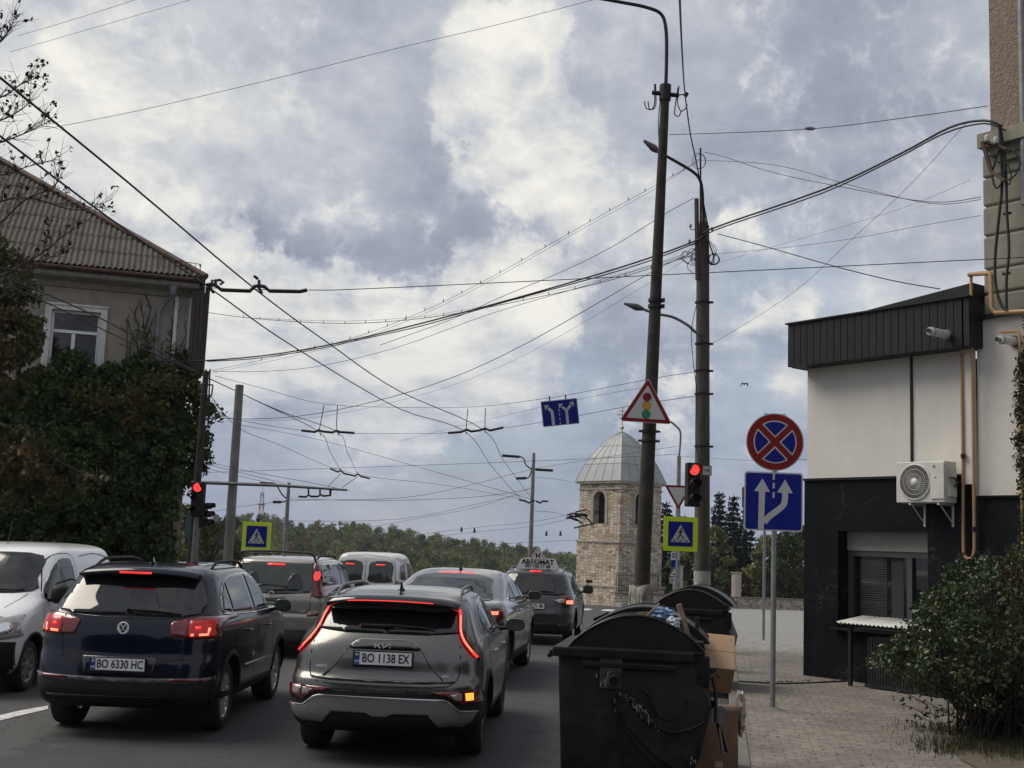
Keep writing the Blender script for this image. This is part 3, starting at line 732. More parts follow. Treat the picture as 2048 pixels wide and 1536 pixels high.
M_redsoft = pbr('soft_lit_red', (.3, .008, .01), .2, emis=(1, .03, .035), estr=.12)
M_amber = pbr('lit_amber_lamp', (.6, .3, .02), .3, emis=(1, .50, .06), estr=.95)
M_clear = pbr('clear_lens', (.45, .42, .40), .08, .3, coat=.8)
M_seamk = pbr('panel_gap', (.004, .004, .004), .9)
M_platew = pbr('plate_white', (.80, .80, .79), .45, dirt=.3, dscale=20, dirtcol=(.35, .33, .3)); M_plateb = pbr('plate_blue', (.010, .045, .24), .4); M_platey = pbr('plate_yellow', (.6, .45, .02), .4)
M_ink = pbr('black_ink', (.010, .010, .012), .5)
def paint(name, col, metal=.0, rough=.28, flake=.0, dirt=.25, coat=.9, spec=.5):
    m, T, b = custom(name); oc = T.coord('Object'); c = None
    n = T.noise(oc, 1100, 2, .5)
    c = T.mix(T.ramp(n, [(.4, 0), (.75, 1)]), tuple(q*(1-flake) for q in col), tuple(min(1, q*(1+1.5*flake)) for q in col))
    sp = T.a('ShaderNodeSeparateXYZ', ins={0: oc}); low = T.ramp(sp.outputs[2], [(.25, 1), (.85, .12)])
    f = T.m('MULTIPLY', low, T.ramp(T.noise(oc, 4, 8, .7), [(.3, 0), (.75, dirt*1.6)]))
    c = T.mix(f, c, (.11, .10, .09)); T.i(b, 'Base Color', c); b.inputs['Metallic'].default_value = metal
    T.i(b, 'Roughness', T.mix(f, (rough,)*3, (.75,)*3)); b.inputs['Coat Weight'].default_value = coat; b.inputs['Coat Roughness'].default_value = .05; b.inputs['Specular IOR Level'].default_value = spec
    return m

def pchip(xs, ys, xq):
    xs = np.array(xs, float); ys = np.array(ys, float); h = np.diff(xs); dl = np.diff(ys)/h; n = len(xs); d = np.zeros(n)
    for i in range(1, n-1):
        if dl[i-1]*dl[i] > 0:
            w1 = 2*h[i]+h[i-1]; w2 = h[i]+2*h[i-1]; d[i] = (w1+w2)/(w1/dl[i-1]+w2/dl[i])
    d[0] = dl[0]; d[-1] = dl[-1]; k = np.clip(np.searchsorted(xs, xq)-1, 0, n-2); t = (xq-xs[k])/h[k]
    return (2*t**3-3*t**2+1)*ys[k]+(t**3-2*t**2+t)*h[k]*d[k]+(-2*t**3+3*t**2)*ys[k+1]+(t**3-t**2)*h[k]*d[k+1]

class Car:
    def __init__(s, name, label, cat, loc, yaw, keys, mat, L, axles, rw, pr=2.7, group='cars waiting at the red light', taper=.04, nlev=70, ww=.22, arch=.055, tail=1.0, bodyname='body'):
        s.root = empty(name, loc, yaw, label, cat, group); s.L = L; s.axles = axles; s.rw = rw; s.W = max(k[3] for k in keys); s.ww = ww
        K = np.array(keys, float); dz = np.diff(K, axis=0)
        seg = np.sqrt(dz[:, 0]**2 + (dz[:, 1]*.6)**2 + (dz[:, 2]*.35)**2 + dz[:, 3]**2)+1e-6
        t = np.concatenate([[0], np.cumsum(seg)]); q = np.linspace(0, t[-1], nlev)
        C = [pchip(t, K[:, i], q) for i in range(6)]
        na, ns = 13, 26; V = []
        ym = L*.5
        for z, yr, yf, hw, Rr, Rf in zip(*C):
            if yr+Rr+Rf > yf: k = (yf-yr)/(Rr+Rf); Rr *= k*.999; Rf *= k*.999
            half = []
            for i in range(na):
                a = PI/2*i/(na-1)
                x = hw*sin(a)**(2/pr); y = yr+Rr*(1-max(0, cos(a))**(2/pr)) if i < na-1 else yr+Rr
                half.append((x, y))
            for i in range(1, ns): half.append((hw, lerp(yr+Rr, yf-Rf, i/ns)))
            for i in range(na):
                a = PI/2*(1-i/(na-1)); x = hw*max(0, sin(a))**(2/2.4); y = yf-Rf*(1-max(0, cos(a))**(2/2.4))
                half.append((x, y))
            ring = []
            for x, y in half: ring.append((x*(1-taper*((y-ym)/ym)**2*1.0), y, z))
            full = ring + [(-x, y, zz_) for x, y, zz_ in ring[-2:0:-1]]
            V.append(full)
        m = len(V[0]); vs_ = [p for r_ in V for p in r_]; fs = []
        for j in range(nlev-1):
            for i in range(m): fs.append((j*m+i, j*m+(i+1) % m, (j+1)*m+(i+1) % m, (j+1)*m+i))
        fs.append(tuple(range(m))[::-1]); fs.append(tuple((nlev-1)*m+i for i in range(m)))
        s.xr = max(p[0] for p in vs_ if p[1] < .36)-.004; s.xf = max(p[0] for p in vs_ if p[1] > L-.32)-.004
        s.bvh = BVHTree.FromPolygons([Vector(v) for v in vs_], fs)
        mb = MB(); mb.add(vs_, fs[:-2], True); mb.add([vs_[i] for i in fs[-2]], [tuple(range(m))], False)
        me = bpy.data.meshes.new('body'); me.from_pydata(vs_, [], fs); me.polygons.foreach_set('use_smooth', [True]*(len(fs)-2)+[False]*2)
        me.materials.append(mat); me.materials.append(M_black)
        bo = bpy.data.objects.new(bodyname, me); COL.objects.link(bo)
        cm = MB()
        for y in axles:
            for sx in (-1, 1): cm.cyl((sx*.52, y, rw+.01), (sx*1.3, y, rw+.01), rw+arch, n=40)
        cme = bpy.data.meshes.new('cut'); cme.from_pydata(cm.v, [], cm.f)
        bm = bmesh.new(); bm.from_mesh(cme); bmesh.ops.remove_doubles(bm, verts=bm.verts, dist=1e-5); bmesh.ops.recalc_face_normals(bm, faces=bm.faces); bm.to_mesh(cme); bm.free()
        co = bpy.data.objects.new('cut', cme); COL.objects.link(co)
        bm = bmesh.new(); bm.from_mesh(me); bmesh.ops.recalc_face_normals(bm, faces=bm.faces); bm.to_mesh(me); bm.free()
        md = bo.modifiers.new('b', 'BOOLEAN'); md.operation = 'DIFFERENCE'; md.object = co; md.solver = 'EXACT'
        dg = bpy.context.evaluated_depsgraph_get(); dg.update(); nm = bpy.data.meshes.new_from_object(bo.evaluated_get(dg))
        bo.modifiers.clear(); bo.data = nm; bpy.data.objects.remove(co)
        R_ = rw+arch+.004
        for p in nm.polygons:
            for y in axles:
                if all(math.hypot(nm.vertices[v].co.y-y, nm.vertices[v].co.z-(rw+.01)) <= R_ and abs(nm.vertices[v].co.x) > .5 for v in p.vertices): p.material_index = 1; p.use_smooth = False
        bo.parent = s.root; s.body = bo
        s.wheels = []
    def cast(s, a, b, view, back=0.0):
        if view in ('rear', 'front'): xl_ = s.xr if view == 'rear' else s.xf; a = max(-xl_, min(xl_, a))
        if view == 'rear': o, d = Vector((a, -3, b)), Vector((0, 1, 0))
        elif view == 'front': o, d = Vector((a, 9, b)), Vector((0, -1, 0))
        elif view == 'top': o, d = Vector((a, b, 5)), Vector((0, 0, -1))
        elif view > 0: o, d = Vector((4, a, b)), Vector((-1, 0, 0))
        else: o, d = Vector((-4, a, b)), Vector((1, 0, 0))
        h = s.bvh.ray_cast(o, d)
        if h[0] is None:
            # slide to the nearest body point
            g = Vector((a, .3, b)) if view == 'rear' else (Vector((a, s.L-.3, b)) if view == 'front' else (Vector((a, b, 1.4)) if view == 'top' else Vector((.8*view, a, b))))
            h = s.bvh.find_nearest(g)
        nn = h[1]
        if nn.dot(d) > 0: nn = -nn
        return h[0], nn, d
    def patch(s, name, poly, view, mat, off=.004, cell=.045, skirt=.014, parent=None, mirror=False, bulge=0.0):
        """a panel laid over the body: outline seen from behind (x,z), side (y,z) or top (x,y)"""
        if mirror:
            s.patch(name, poly, view, mat, off, cell, skirt, parent, False, bulge)
            if view in ('rear', 'front', 'top'): return s.patch(name, [(-x, z) for x, z in poly], view, mat, off, cell, skirt, parent, False, bulge)
            return s.patch(name, poly, -view, mat, off, cell, skirt, parent, False, bulge)
        bm = bmesh.new(); vs_ = [bm.verts.new((p[0], p[1], 0)) for p in poly]; f = bm.faces.new(vs_)
        bmesh.ops.triangulate(bm, faces=[f])
        x0 = min(p[0] for p in poly); x1 = max(p[0] for p in poly); z0 = min(p[1] for p in poly); z1 = max(p[1] for p in poly)
        for k in range(1, int((x1-x0)/cell)+1):
            bmesh.ops.bisect_plane(bm, geom=bm.verts[:]+bm.edges[:]+bm.faces[:], dist=1e-5, plane_co=(x0+k*cell, 0, 0), plane_no=(1, 0, 0))
        for k in range(1, int((z1-z0)/cell)+1):
            bmesh.ops.bisect_plane(bm, geom=bm.verts[:]+bm.edges[:]+bm.faces[:], dist=1e-5, plane_co=(0, z0+k*cell, 0), plane_no=(0, 1, 0))
        bmesh.ops.remove_doubles(bm, verts=bm.verts[:], dist=1e-5)
        bmesh.ops.dissolve_degenerate(bm, edges=bm.edges[:], dist=1e-6)
        info = {}
        for v in bm.verts: info[v] = s.cast(v.co.x, v.co.y, view)
        bd = [e for e in bm.edges if e.is_boundary]
        bset = {v for e in bd for v in e.verts}
        for v in bm.verts:
            p, nn, d = info[v]; o_ = off + (0 if v in bset else bulge); v.co = p + nn*o_
        bm.normal_update()
        r_ = bmesh.ops.extrude_edge_only(bm, edges=bd)
        newv = [g for g in r_['geom'] if isinstance(g, bmesh.types.BMVert)]
        dd = next(iter(info.values()))[2]
        for v in newv: v.co += dd*skirt
        skf = {g for g in r_['geom'] if isinstance(g, bmesh.types.BMFace)}
        base = [f for f in bm.faces if f not in skf]
        bmesh.ops.recalc_face_normals(bm, faces=bm.faces[:])
        a_ = sum((f.normal*f.calc_area() for f in base), Vector())
        if a_.dot(dd) > 0: bmesh.ops.reverse_faces(bm, faces=bm.faces[:])
        for f in bm.faces: f.smooth = f not in skf
        me = bpy.data.meshes.new(name); bm.to_mesh(me); bm.free(); me.materials.append(mat)
        o = bpy.data.objects.new(name, me); COL.objects.link(o); o.parent = parent or s.root; return o
    def line(s, name, pts, view, w=.007, mat=None, off=.0015, parent=None, mirror=False, round_=False):
        if round_: pts = sp2(pts, 4)
        return s.patch(name, strip(pts, w), view, mat or M_seamk, off, .09, .002, parent, mirror)
    def wheel(s, style='multi', mat=None, n=10):
        mat = mat or M_alloy; rw = s.rw; w = s.ww
        for y in s.axles:
            for sx in (-1, 1):
                xc = sx*(s.W-.035-w/2)*(1-.02); c = (xc, y, rw); mb = MB()
                h = w/2; rr = rw*.66
                mb.lathe([(rr, -h*.86), (rr+.02, -h*.96), (rw-.05, -h*.99), (rw-.018, -h*.86), (rw-.003, -h*.6), (rw, 0), (rw-.003, h*.6), (rw-.018, h*.86), (rw-.05, h*.99), (rr+.02, h*.96), (rr, h*.86), (rr, -h*.86)], c, 'x', 40)
                t = mb.build('wheel', M_rub, s.root, fixn=True)
                mb = MB(); o = sx*h*.88
                mb.lathe([(rr+.008, o), (rr-.012, o+sx*.004), (rr-.03, o-sx*.02), (rr-.035, -sx*h*.8)], c, 'x', 36)
                mb.lathe([(.001, o-sx*.012), (.045, o-sx*.014), (.06, o-sx*.03), (.065, o-sx*.08)], c, 'x', 20)
                for k in range(n):
                    a = 2*PI*k/n + y
                    if style == 'multi': prs = ((a-.10, a-.16), (a+.10, a+.04))
                    elif style == 'blade': prs = ((a, a+.35),)
                    else: prs = ((a, a),)
                    for a0, a1 in prs:
                        wd0, wd1 = (.016, .011) if style == 'multi' else ((.022, .035) if style == 'blade' else (.026, .024))
                        p = []
                        for (rad, ang, wd_, dx) in ((.05, a0, wd0, .018), (rr-.012, a1, wd1, .004)):
                            e = Vector((0, cos(ang), sin(ang))); tt = Vector((0, -sin(ang), cos(ang)))
                            for q, xo in ((-1, 0), (1, 0), (1, -.03), (-1, -.03)):
                                p.append(Vector(c)+e*rad+tt*q*wd_+Vector((o-sx*dx+sx*xo, 0, 0)))
                        mb.hexa(p)
                mb.build('rim', mat, t)
                mb = MB(); mb.lathe([(.001, o-sx*.085), (rr-.06, o-sx*.085), (rr-.06, o-sx*.10), (.001, o-sx*.10)], c, 'x', 24); mb.build('brake_disc', pbr('brake_disc', (.10, .095, .09), .5, .7), t)
        for sx in (-1, 1):
            for y in s.axles: pass
    def plate(s, txt, x, y, z, mat_w=None, tilt=0.0, w=.52, h=.112, frame=True):
        r_ = s.root; mb = MB()
        if frame: mb.bevbox((x, y+.004, z-.006), (w+.03, .016, h+.034), .004)
        p = mb.build('licence_plate', M_blkp, r_)
        mb = MB(); mb.box((x, y-.007, z), (w, .004, h)); mb.build('plate_board', mat_w or M_platew, p)
        mb = MB(); mb.box((x-w/2+.024, y-.0105, z), (.046, .003, h-.006)); mb.build('country_band', M_plateb, p)
        mb = MB(); put_text(mb, 'UA', .030, (x-w/2+.024, y-.0135, z-.028), .001, .0006)
        mb.box((x-w/2+.024, y-.0135, z+.034), (.026, .001, .008)); mb.build('country_letters', M_platew, p)
        mb = MB(); mb.box((x-w/2+.024, y-.0135, z+.024), (.026, .001, .008)); mb.build('flag_half', M_platey, p)
        mb = MB(); put_text(mb, txt, h*.98, (x+.024, y-.0105, z-.001), .002, .0016, .76); mb.build('plate_number', M_ink, p)
        return p
    def mirror_(s, y, z, x, mat, side=(-1, 1), sz=(.20, .10, .15)):
        for sx in side:
            mb = MB(); bm = bmesh.new(); bmesh.ops.create_uvsphere(bm, u_segments=16, v_segments=10, radius=1)
            for v in bm.verts:
                q = v.co; e = .62
                q = Vector((math.copysign(abs(q.x)**e, q.x), math.copysign(abs(q.y)**.8, q.y), math.copysign(abs(q.z)**e, q.z)))
                if q.y < 0: q.y *= .35
                v.co = Vector((q.x*sz[0]/2, q.y*sz[1], q.z*sz[2]/2 - .12*abs(q.x)*sz[2]*0))+Vector((sx*(x+sz[0]/2+.03), y, z))
            mb.addbm(bm, True); o = mb.build('door_mirror', mat, s.root)
            mb = MB(); mb.prism([(sx*(x+sz[0]/2+.03)+a, z+b) for a, b in rrect(-sz[0]*.42, -sz[2]*.42, sz[0]*.42, sz[2]*.42, .03)], 'y', y-sz[1]*.37, y-sz[1]*.30); mb.build('mirror_glass', M_glass2, o)
            mb = MB(); mb.tube([(sx*(x-.06), y+.02, z-sz[2]*.35), (sx*(x+.06), y+.02, z-sz[2]*.28)], .022, 8); mb.build('mirror_arm', M_blkp, o)
    def rails(s, x0, y0, y1, mat, h=.055, r=.015, x1=None):
        x1 = x1 or x0
        for sx in (-1, 1):
            pts = []
            for i in range(15):
                t = i/14; y = lerp(y0, y1, t); x = lerp(x0, x1, t); p, nn, d = s.cast(sx*x, y, 'top')
                pts.append(p+Vector((0, 0, h*min(1, (math.sin(PI*t)*2.6))-.004)))
            mb = MB(); mb.tube(pts, [r*.8]+[r]*13+[r*.8], 8); mb.build('roof_rail', mat, s.root)
    def antenna(s, y, h=.10, x=0.0, thin=False):
        p, nn, d = s.cast(x, y, 'top'); mb = MB()
        if thin: mb.tube([p, p+Vector((0, -.10, h))], [.006, .004], 6)
        else:
            mb.lathe([(.035, 0), (.03, .015), (.012, .03), (.001, .035)], p, n=12)
            mb.hexa([p+Vector(q) for q in ((-.014, -.04, 0), (.014, -.04, 0), (.014, .05, 0), (-.014, .05, 0), (-.004, -.045, h), (.004, -.045, h), (.004, -.01, h), (-.004, -.01, h))])
        mb.build('antenna', M_gblk, s.root)
    def handles(s, ys, z, mat, depth=.02):
        for y in ys:
            for sx in (-1, 1):
                p, nn, d = s.cast(y, z, sx); mb = MB()
                mb.tube([p+Vector((0, -.09, 0)), p+Vector((sx*.03, -.06, 0)), p+Vector((sx*.03, .06, 0)), p+Vector((0, .09, 0))], [.010, .014, .014, .010], 8); mb.build('door_handle', mat, s.root)
    def wiper(s, x0, z0, x1, z1, mat=None, name='rear_wiper', view='rear'):
        a = s.cast(x0, z0, view); b = s.cast(x1, z1, view); mb = MB()
        mb.tube([a[0]+a[1]*.03, b[0]+b[1]*.03], [.014, .006], 6); mb.tube([(a[0]+b[0])/2+a[1]*.02+(a[0]-b[0])*.28, b[0]+b[1]*.014+(b[0]-a[0])*.22], .007, 6)
        mb.lathe([(.022, -.035), (.022, 0), (.001, .006)], a[0]+a[1]*.01, 'y', 10)
        mb.build(name, mat or M_blkp, s.root)
    def arches(s, mat, w=.055, z0=None):
        for y in s.axles:
            r0 = s.rw+.052; r1 = r0+w; zc = s.rw+.01
            a0 = -.28 if z0 is None else z0
            pl = [(y+r0*cos(a), zc+r0*sin(a)) for a in np.linspace(a0, PI-a0, 26)] + [(y+r1*cos(a), zc+r1*sin(a)) for a in np.linspace(PI-a0, a0, 26)]
            s.patch('wheel_arch_trim', pl, 1, mat, .010, .06, .02, mirror=True)

# ---- dark blue SUV -----------------------------------------------------
def car_blue():
    P_ = paint('dark_blue_paint', (.003, .0045, .015), .0, .22, .2, .08, .6, .15)
    K = [(.29, .14, 4.30, .80, .30, .45), (.35, .06, 4.36, .87, .38, .6), (.46, .0, 4.42, .895, .42, .7), (.60, .01, 4.43, .903, .42, .75), (.74, .03, 4.43, .905, .42, .75), (.80, .055, 4.42, .905, .42, .8), (.95, .07, 4.38, .905, .42, .85),
         (1.08, .11, 4.20, .897, .42, .95), (1.13, .14, 3.90, .880, .42, 1.0), (1.19, .18, 3.42, .852, .42, .9), (1.26, .25, 3.20, .825, .42, .6), (1.45, .41, 2.92, .745, .42, .5),
         (1.56, .50, 2.70, .69, .42, .5), (1.61, .60, 2.55, .64, .45, .5), (1.645, .85, 2.35, .55, .45, .5), (1.662, 1.2, 2.1, .4, .3, .3), (1.667, 1.5, 1.9, .2, .15, .15)]
    c = Car('suv', 'dark blue SUV with round silver emblem and number plate BO 6330 HC', 'car', (P(236, 1322, 12.05).x, 12.05, 0), R(-.6), K, P_, 4.43, (.90, 3.504), .345, 3.1, ww=.25)
    c.patch('lower_bumper', [(-.90, .20), (.90, .20), (.90, .60), (.60, .585), (-.60, .585), (-.90, .60)], 'rear', M_blkp, .006)
    c.patch('rear_window', sp2([(-.70, 1.19), (0, 1.165), (.70, 1.19), (.60, 1.50), (.55, 1.535), (0, 1.55), (-.55, 1.535), (-.60, 1.50)], 3, True), 'rear', M_glass, .005)
    c.line('bumper_strip', [(-.90, .575), (-.4, .560), (.4, .560), (.90, .575)], 'rear', .045, M_silverp if False else pbr('grey_strip', (.09, .09, .095), .5, .2), .010, round_=True)
    for sx in (-1, 1): c.line('reflector', [(sx*.84, .575), (sx*.48, .566)], 'rear', .026, M_red, .014)
    # tail lamps wrap round the corner
    for sx in (-1, 1):
        p = [(.44, 1.10), (.50, 1.125), (.70, 1.165), (.90, 1.165), (.90, .965), (.70, .955), (.47, .975)]
        l = c.patch('tail_light', [(sx*a, b) for a, b in p][::sx], 'rear', M_red, .012, .03, .02, bulge=.006)
        c.patch('tail_light', [(.235, 1.155), (.34, 1.145), (.42, 1.09), (.38, .985), (.235, .975)], sx, M_red, .010, .03, .02, bulge=.006)
        c.line('brake_lamp', [(sx*.64, .992), (sx*.785, .998), (sx*.79, 1.060)], 'rear', .021, M_redhot, .021, parent=l)
        c.line('brake_lamp', [(sx*.675, 1.058), (sx*.72, 1.060)], 'rear', .024, M_redlit, .021, parent=l)
        c.patch('glow', [(sx*a, b) for a, b in [(.62, 1.12), (.83, 1.13), (.83, .98), (.62, .975)]][::sx], 'rear', M_redsoft, .0195, .03, .001, parent=l)
        c.line('lamp_gap', [(sx*.615, .95), (sx*.60, 1.15)], 'rear', .008, M_seamk, .021, parent=l)
    g = [(-.66, 1.15), (-.645, .80), (-.62, .745), (-.40, .725), (-.37, .70)]
    c.line('panel_gap', [(.60, 1.18), (.59, .95), (.575, .80), (.54, .755), (.38, .735), (.345, .70), (.335, .60)], 'rear', .008, mirror=True)
    c.line('panel_gap', [(.90, .775), (.56, .76)], 'rear', .006, mirror=True)
    c.line('chrome_shoulder', [(-.58, 1.158), (0, 1.135), (.58, 1.158)], 'rear', .008, M_gblk, .004, round_=True)
    mb = MB(); y0 = c.cast(0, .69, 'rear')[0].y
    c.patch('plate_recess', [(-.34, .61), (.34, .61), (.36, .775), (-.36, .775)], 'rear', M_gblk, .004)
    c.plate('BO 6330 HC', 0, y0-.022, .705)
    mb = MB(); put_text(mb, 'LUXOR   ', .001, (0, 0, 0)) if False else None
    # emblem: ring with V over W
    yb = c.cast(0, 1.04, 'rear')[0].y-.012; R0 = .057
    e = MB(); e.lathe([(R0-.012, 0), (R0-.009, -.008), (R0, -.008), (R0+.002, 0), (R0, .008), (R0-.010, .008)], (0, yb, 1.045), 'y', 32)
    for pl in ([(-.030, .040), (0.0, .004), (.030, .040)], [(-.047, .022), (-.022, -.040), (0, -.004), (.022, -.040), (.047, .022)]):
        e.prism([(a, b+1.045) for a, b in strip(pl, .010)], 'y', yb-.008, yb+.004)
    ob = e.build('emblem', M_badge, c.root, fixn=True)
    e = MB(); e.lathe([(.001, -.001), (R0-.004, -.001), (R0-.004, .01)], (0, yb, 1.045), 'y', 28); e.build('emblem_back', M_gblk, ob)
    # spoiler
    sp = MB()
    prof = [(.335, 1.585), (.345, 1.560), (.47, 1.545), (.62, 1.56), (.75, 1.625), (.60, 1.628)]
    n = 16; secs = []
    for i in range(n+1):
        x = lerp(-.60, .60, i/n); k = abs(x)/.60; secs.append([(x, y+.10*k*k*(1 if y < .5 else .3), z-.040*k*k) for y, z in prof])
    m = len(prof); sp.add([p for s_ in secs for p in s_], [(i*m+j, i*m+(j+1) % m, (i+1)*m+(j+1) % m, (i+1)*m+j) for i in range(n) for j in range(m)] + [tuple(range(m))[::-1], tuple(n*m+j for j in range(m))], True)
    so_ = sp.build('roof_spoiler', P_, c.root, fixn=True)
    b = MB(); b.box((0, .337, 1.572), (.32, .012, .020)); b.build('high_brake_light', M_redlit, so_)
    c.patch('panoramic_roof', [(-.50, 1.02), (.50, 1.02), (.54, 1.4), (.54, 2.3), (-.54, 2.3), (-.54, 1.4)], 'top', M_glass, .004)
    DL = [(.58, 1.21), (.70, 1.36), (.95, 1.49), (1.35, 1.555), (2.0, 1.57), (2.45, 1.53), (2.85, 1.38), (3.22, 1.17), (3.20, 1.13), (2.0, 1.14), (1.0, 1.16)]
    c.patch('side_window_trim', sp2([(a, b + (0 if b > 1.2 else 0)) for a, b in DL], 2, True), 1, M_gblk, .003, mirror=True)
    c.patch('side_window', [(.66, 1.22), (.80, 1.37), (.98, 1.46), (.98, 1.185)], 1, M_glass, .007, mirror=True)
    c.patch('side_window', [(1.03, 1.185), (1.03, 1.48), (1.35, 1.53), (1.92, 1.55), (1.92, 1.165)], 1, M_glass, .007, mirror=True)
    c.patch('side_window', [(2.0, 1.165), (2.0, 1.55), (2.43, 1.51), (2.80, 1.37), (3.05, 1.22), (3.10, 1.165)], 1, M_glass, .007, mirror=True)
    c.line('window_sill', [(.62, 1.185), (1.0, 1.160), (2.0, 1.140), (3.16, 1.140)], 1, .013, M_alloy, .009, mirror=True)
    for yy in (1.98, 3.0): c.line('door_gap', [(yy, 1.14), (yy-.02, .8), (yy-.01, .42)], 1, .008, mirror=True)
    c.line('door_gap', [(1.03, 1.16), (1.08, .85), (1.30, .60), (1.36, .42)], 1, .008, mirror=True, round_=True)
    c.line('shoulder_line', [(.45, 1.03), (1.5, 1.015), (3.2, 1.01)], 1, .006, pbr('crease', (.010, .013, .03), .3, .3), .001, mirror=True)
    c.patch('sill_cladding', [(1.33, .22), (3.07, .22), (3.07, .40), (1.33, .44)], 1, M_blkp, .012, mirror=True)
    c.line('door_moulding', [(1.42, .60), (2.96, .58)], 1, .035, P_, .009, mirror=True)
    c.line('rear_side_bumper_gap', [(.0, .78), (.42, .76), (.50, .70)], 1, .007, mirror=True)
    c.arches(M_blkp); c.wheel('multi', M_alloy, 9)
    c.handles((1.55, 2.55), .97, P_); c.mirror_(3.0, 1.17, .86, M_gblk)
    c.rails(.60, .95, 2.65, M_blkp, .06, .017, .57); c.antenna(.92, .07); c.wiper(.02, 1.20, .44, 1.185)
    c.line('exhaust_lip', [(-.7, .40), (.7, .40)], 'rear', .02, M_gblk, .008)
car_blue()

# ---- grey crossover in front ------------------------------------------
def car_grey():
    P_ = paint('graphite_metallic_paint', (.135, .134, .127), .8, .28, .3, .15, .7)
    K = [(.27, .16, 4.28, .78, .30, .45), (.33, .06, 4.36, .860, .40, .6), (.43, .0, 4.41, .900, .46, .7), (.60, -.005, 4.42, .9125, .46, .75), (.70, .0, 4.41, .912, .46, .75), (.735, .015, 4.40, .91, .48, .75), (.77, .055, 4.38, .906, .48, .8),
         (.92, .085, 4.26, .895, .50, .9), (1.00, .115, 4.0, .880, .50, 1.0), (1.06, .15, 3.45, .862, .50, .9), (1.12, .20, 3.15, .828, .48, .6), (1.28, .39, 2.86, .752, .46, .5), (1.40, .55, 2.60, .695, .48, .5),
         (1.46, .68, 2.45, .65, .50, .5), (1.50, .92, 2.25, .57, .50, .5), (1.525, 1.25, 1.98, .41, .28, .3), (1.532, 1.5, 1.8, .2, .15, .15)]
    c = Car('grey_crossover', 'grey metallic crossover nearest the camera with number plate BO 1138 EX', 'car', (P(764, 1313, 11.2).x, 11.2, 0), R(-3.9), K, P_, 4.42, (.93, 3.65), .338, 3.0, ww=.25)
    c.patch('bumper_cladding', [(-.93, .18), (.93, .18), (.93, .66), (.80, .665), (.5, .640), (-.5, .640), (-.80, .665), (-.93, .66)], 'rear', M_blkp, .005)
    # skid plate
    sk = [(-.84, .49), (-.70, .495), (-.60, .575), (-.56, .59), (.56, .59), (.60, .575), (.70, .495), (.84, .49), (.80, .40), (.72, .365), (.52, .365), (.43, .455), (.12, .455), (.06, .43), (-.06, .43), (-.12, .455), (-.43, .455), (-.52, .365), (-.72, .365), (-.80, .40)]
    c.patch('skid_plate', sk, 'rear', pbr('skid_silver', (.25, .25, .245), .42, .6), .024, .035, .03)
    c.line('skid_edge', [(-.84, .488), (-.70, .493), (-.60, .573), (-.55, .588), (.55, .588), (.60, .573), (.70, .493), (.84, .488)], 'rear', .016, M_silverp, .030)
    c.patch('rear_window', sp2([(-.665, 1.155), (0, 1.135), (.665, 1.155), (.60, 1.30), (.56, 1.40), (0, 1.42), (-.56, 1.40), (-.60, 1.30)], 2, True), 'rear', M_glass, .005)
    for sx in (-1, 1):
        blade = [(.585, 1.41), (.64, 1.40), (.685, 1.28), (.715, 1.13), (.80, 1.00), (.86, .90), (.80, .955), (.70, 1.06), (.655, 1.145), (.635, 1.20)]
        b_ = c.patch('pillar_blade', [(sx*a, b) for a, b in blade][::sx], 'rear', M_gblk, .008, .03, .02)
        pth = sp2([(.612, 1.345), (.632, 1.27), (.652, 1.17), (.690, 1.09), (.755, 1.01), (.815, .945)], 4)
        l = c.line('tail_light', [(sx*a, b) for a, b in pth], 'rear', .022, M_redlit, .022, parent=None)
        c.line('lamp_core', [(sx*a, b) for a, b in pth[3:-3]], 'rear', .010, M_redhot, .025, parent=l)
        # low lamp cluster
        f = c.patch('fog_cluster', [(sx*a, b) for a, b in [(.43, .655), (.86, .672), (.88, .565), (.72, .545), (.60, .615)]][::sx], 'rear', M_red, .020, .03, .02)
        if sx > 0: c.patch('turn_signal', [(.740, .648), (.802, .652), (.806, .588), (.748, .584)], 'rear', M_amber, .026, .03, .004, parent=f)
        else: c.patch('reverse_lamp', [(-.725, .655), (-.735, .575), (-.820, .580), (-.815, .660)], 'rear', M_clear, .026, .03, .004, parent=f)
        c.patch('reverse_lamp', [(sx*a, b) for a, b in [(.62, .635), (.71, .650), (.715, .580), (.66, .590)]][::sx], 'rear', M_clear, .026, .03, .004, parent=f)
    c.line('panel_gap', [(.662, 1.15), (.685, .96), (.685, .80), (.66, .745), (.60, .705), (.45, .692), (0, .686)], 'rear', .009, mirror=True)
    c.line('bumper_gap', [(.91, .69), (.80, .675), (.5, .653), (0, .648)], 'rear', .007, mirror=True)
    c.line('lower_lip', [(-.66, .738), (0, .728), (.66, .738)], 'rear', .012, P_, .016, round_=True)
    # plate pocket: garnish over a sunk panel
    c.patch('plate_garnish', [(-.325, 1.012), (-.255, 1.055), (-.20, 1.068), (.20, 1.068), (.255, 1.055), (.325, 1.012), (.30, 1.004), (-.30, 1.004)], 'rear', P_, .026, .03, .03)
    c.line('garnish_edge', [(-.34, 1.005), (-.25, 1.058), (-.20, 1.072), (.20, 1.072), (.25, 1.058), (.34, 1.005)], 'rear', .007, pbr('garnish_edge_silver', (.30, .30, .29), .35, .6), .028)
    c.line('tailgate_crease_shade', [(.34, 1.0), (.43, .86), (.55, .75)], 'rear', .010, pbr('crease_shade', (.05, .05, .048), .4, .7), .002, mirror=True)  # shade along the tailgate crease, painted as a thin dark strip
    y0 = c.cast(0, .92, 'rear')[0].y
    c.plate('BO 1138 EX', .0, y0-.024, .925)
    # badge
    y1 = c.cast(0, 1.03, 'rear')[0].y-.038; b = MB()
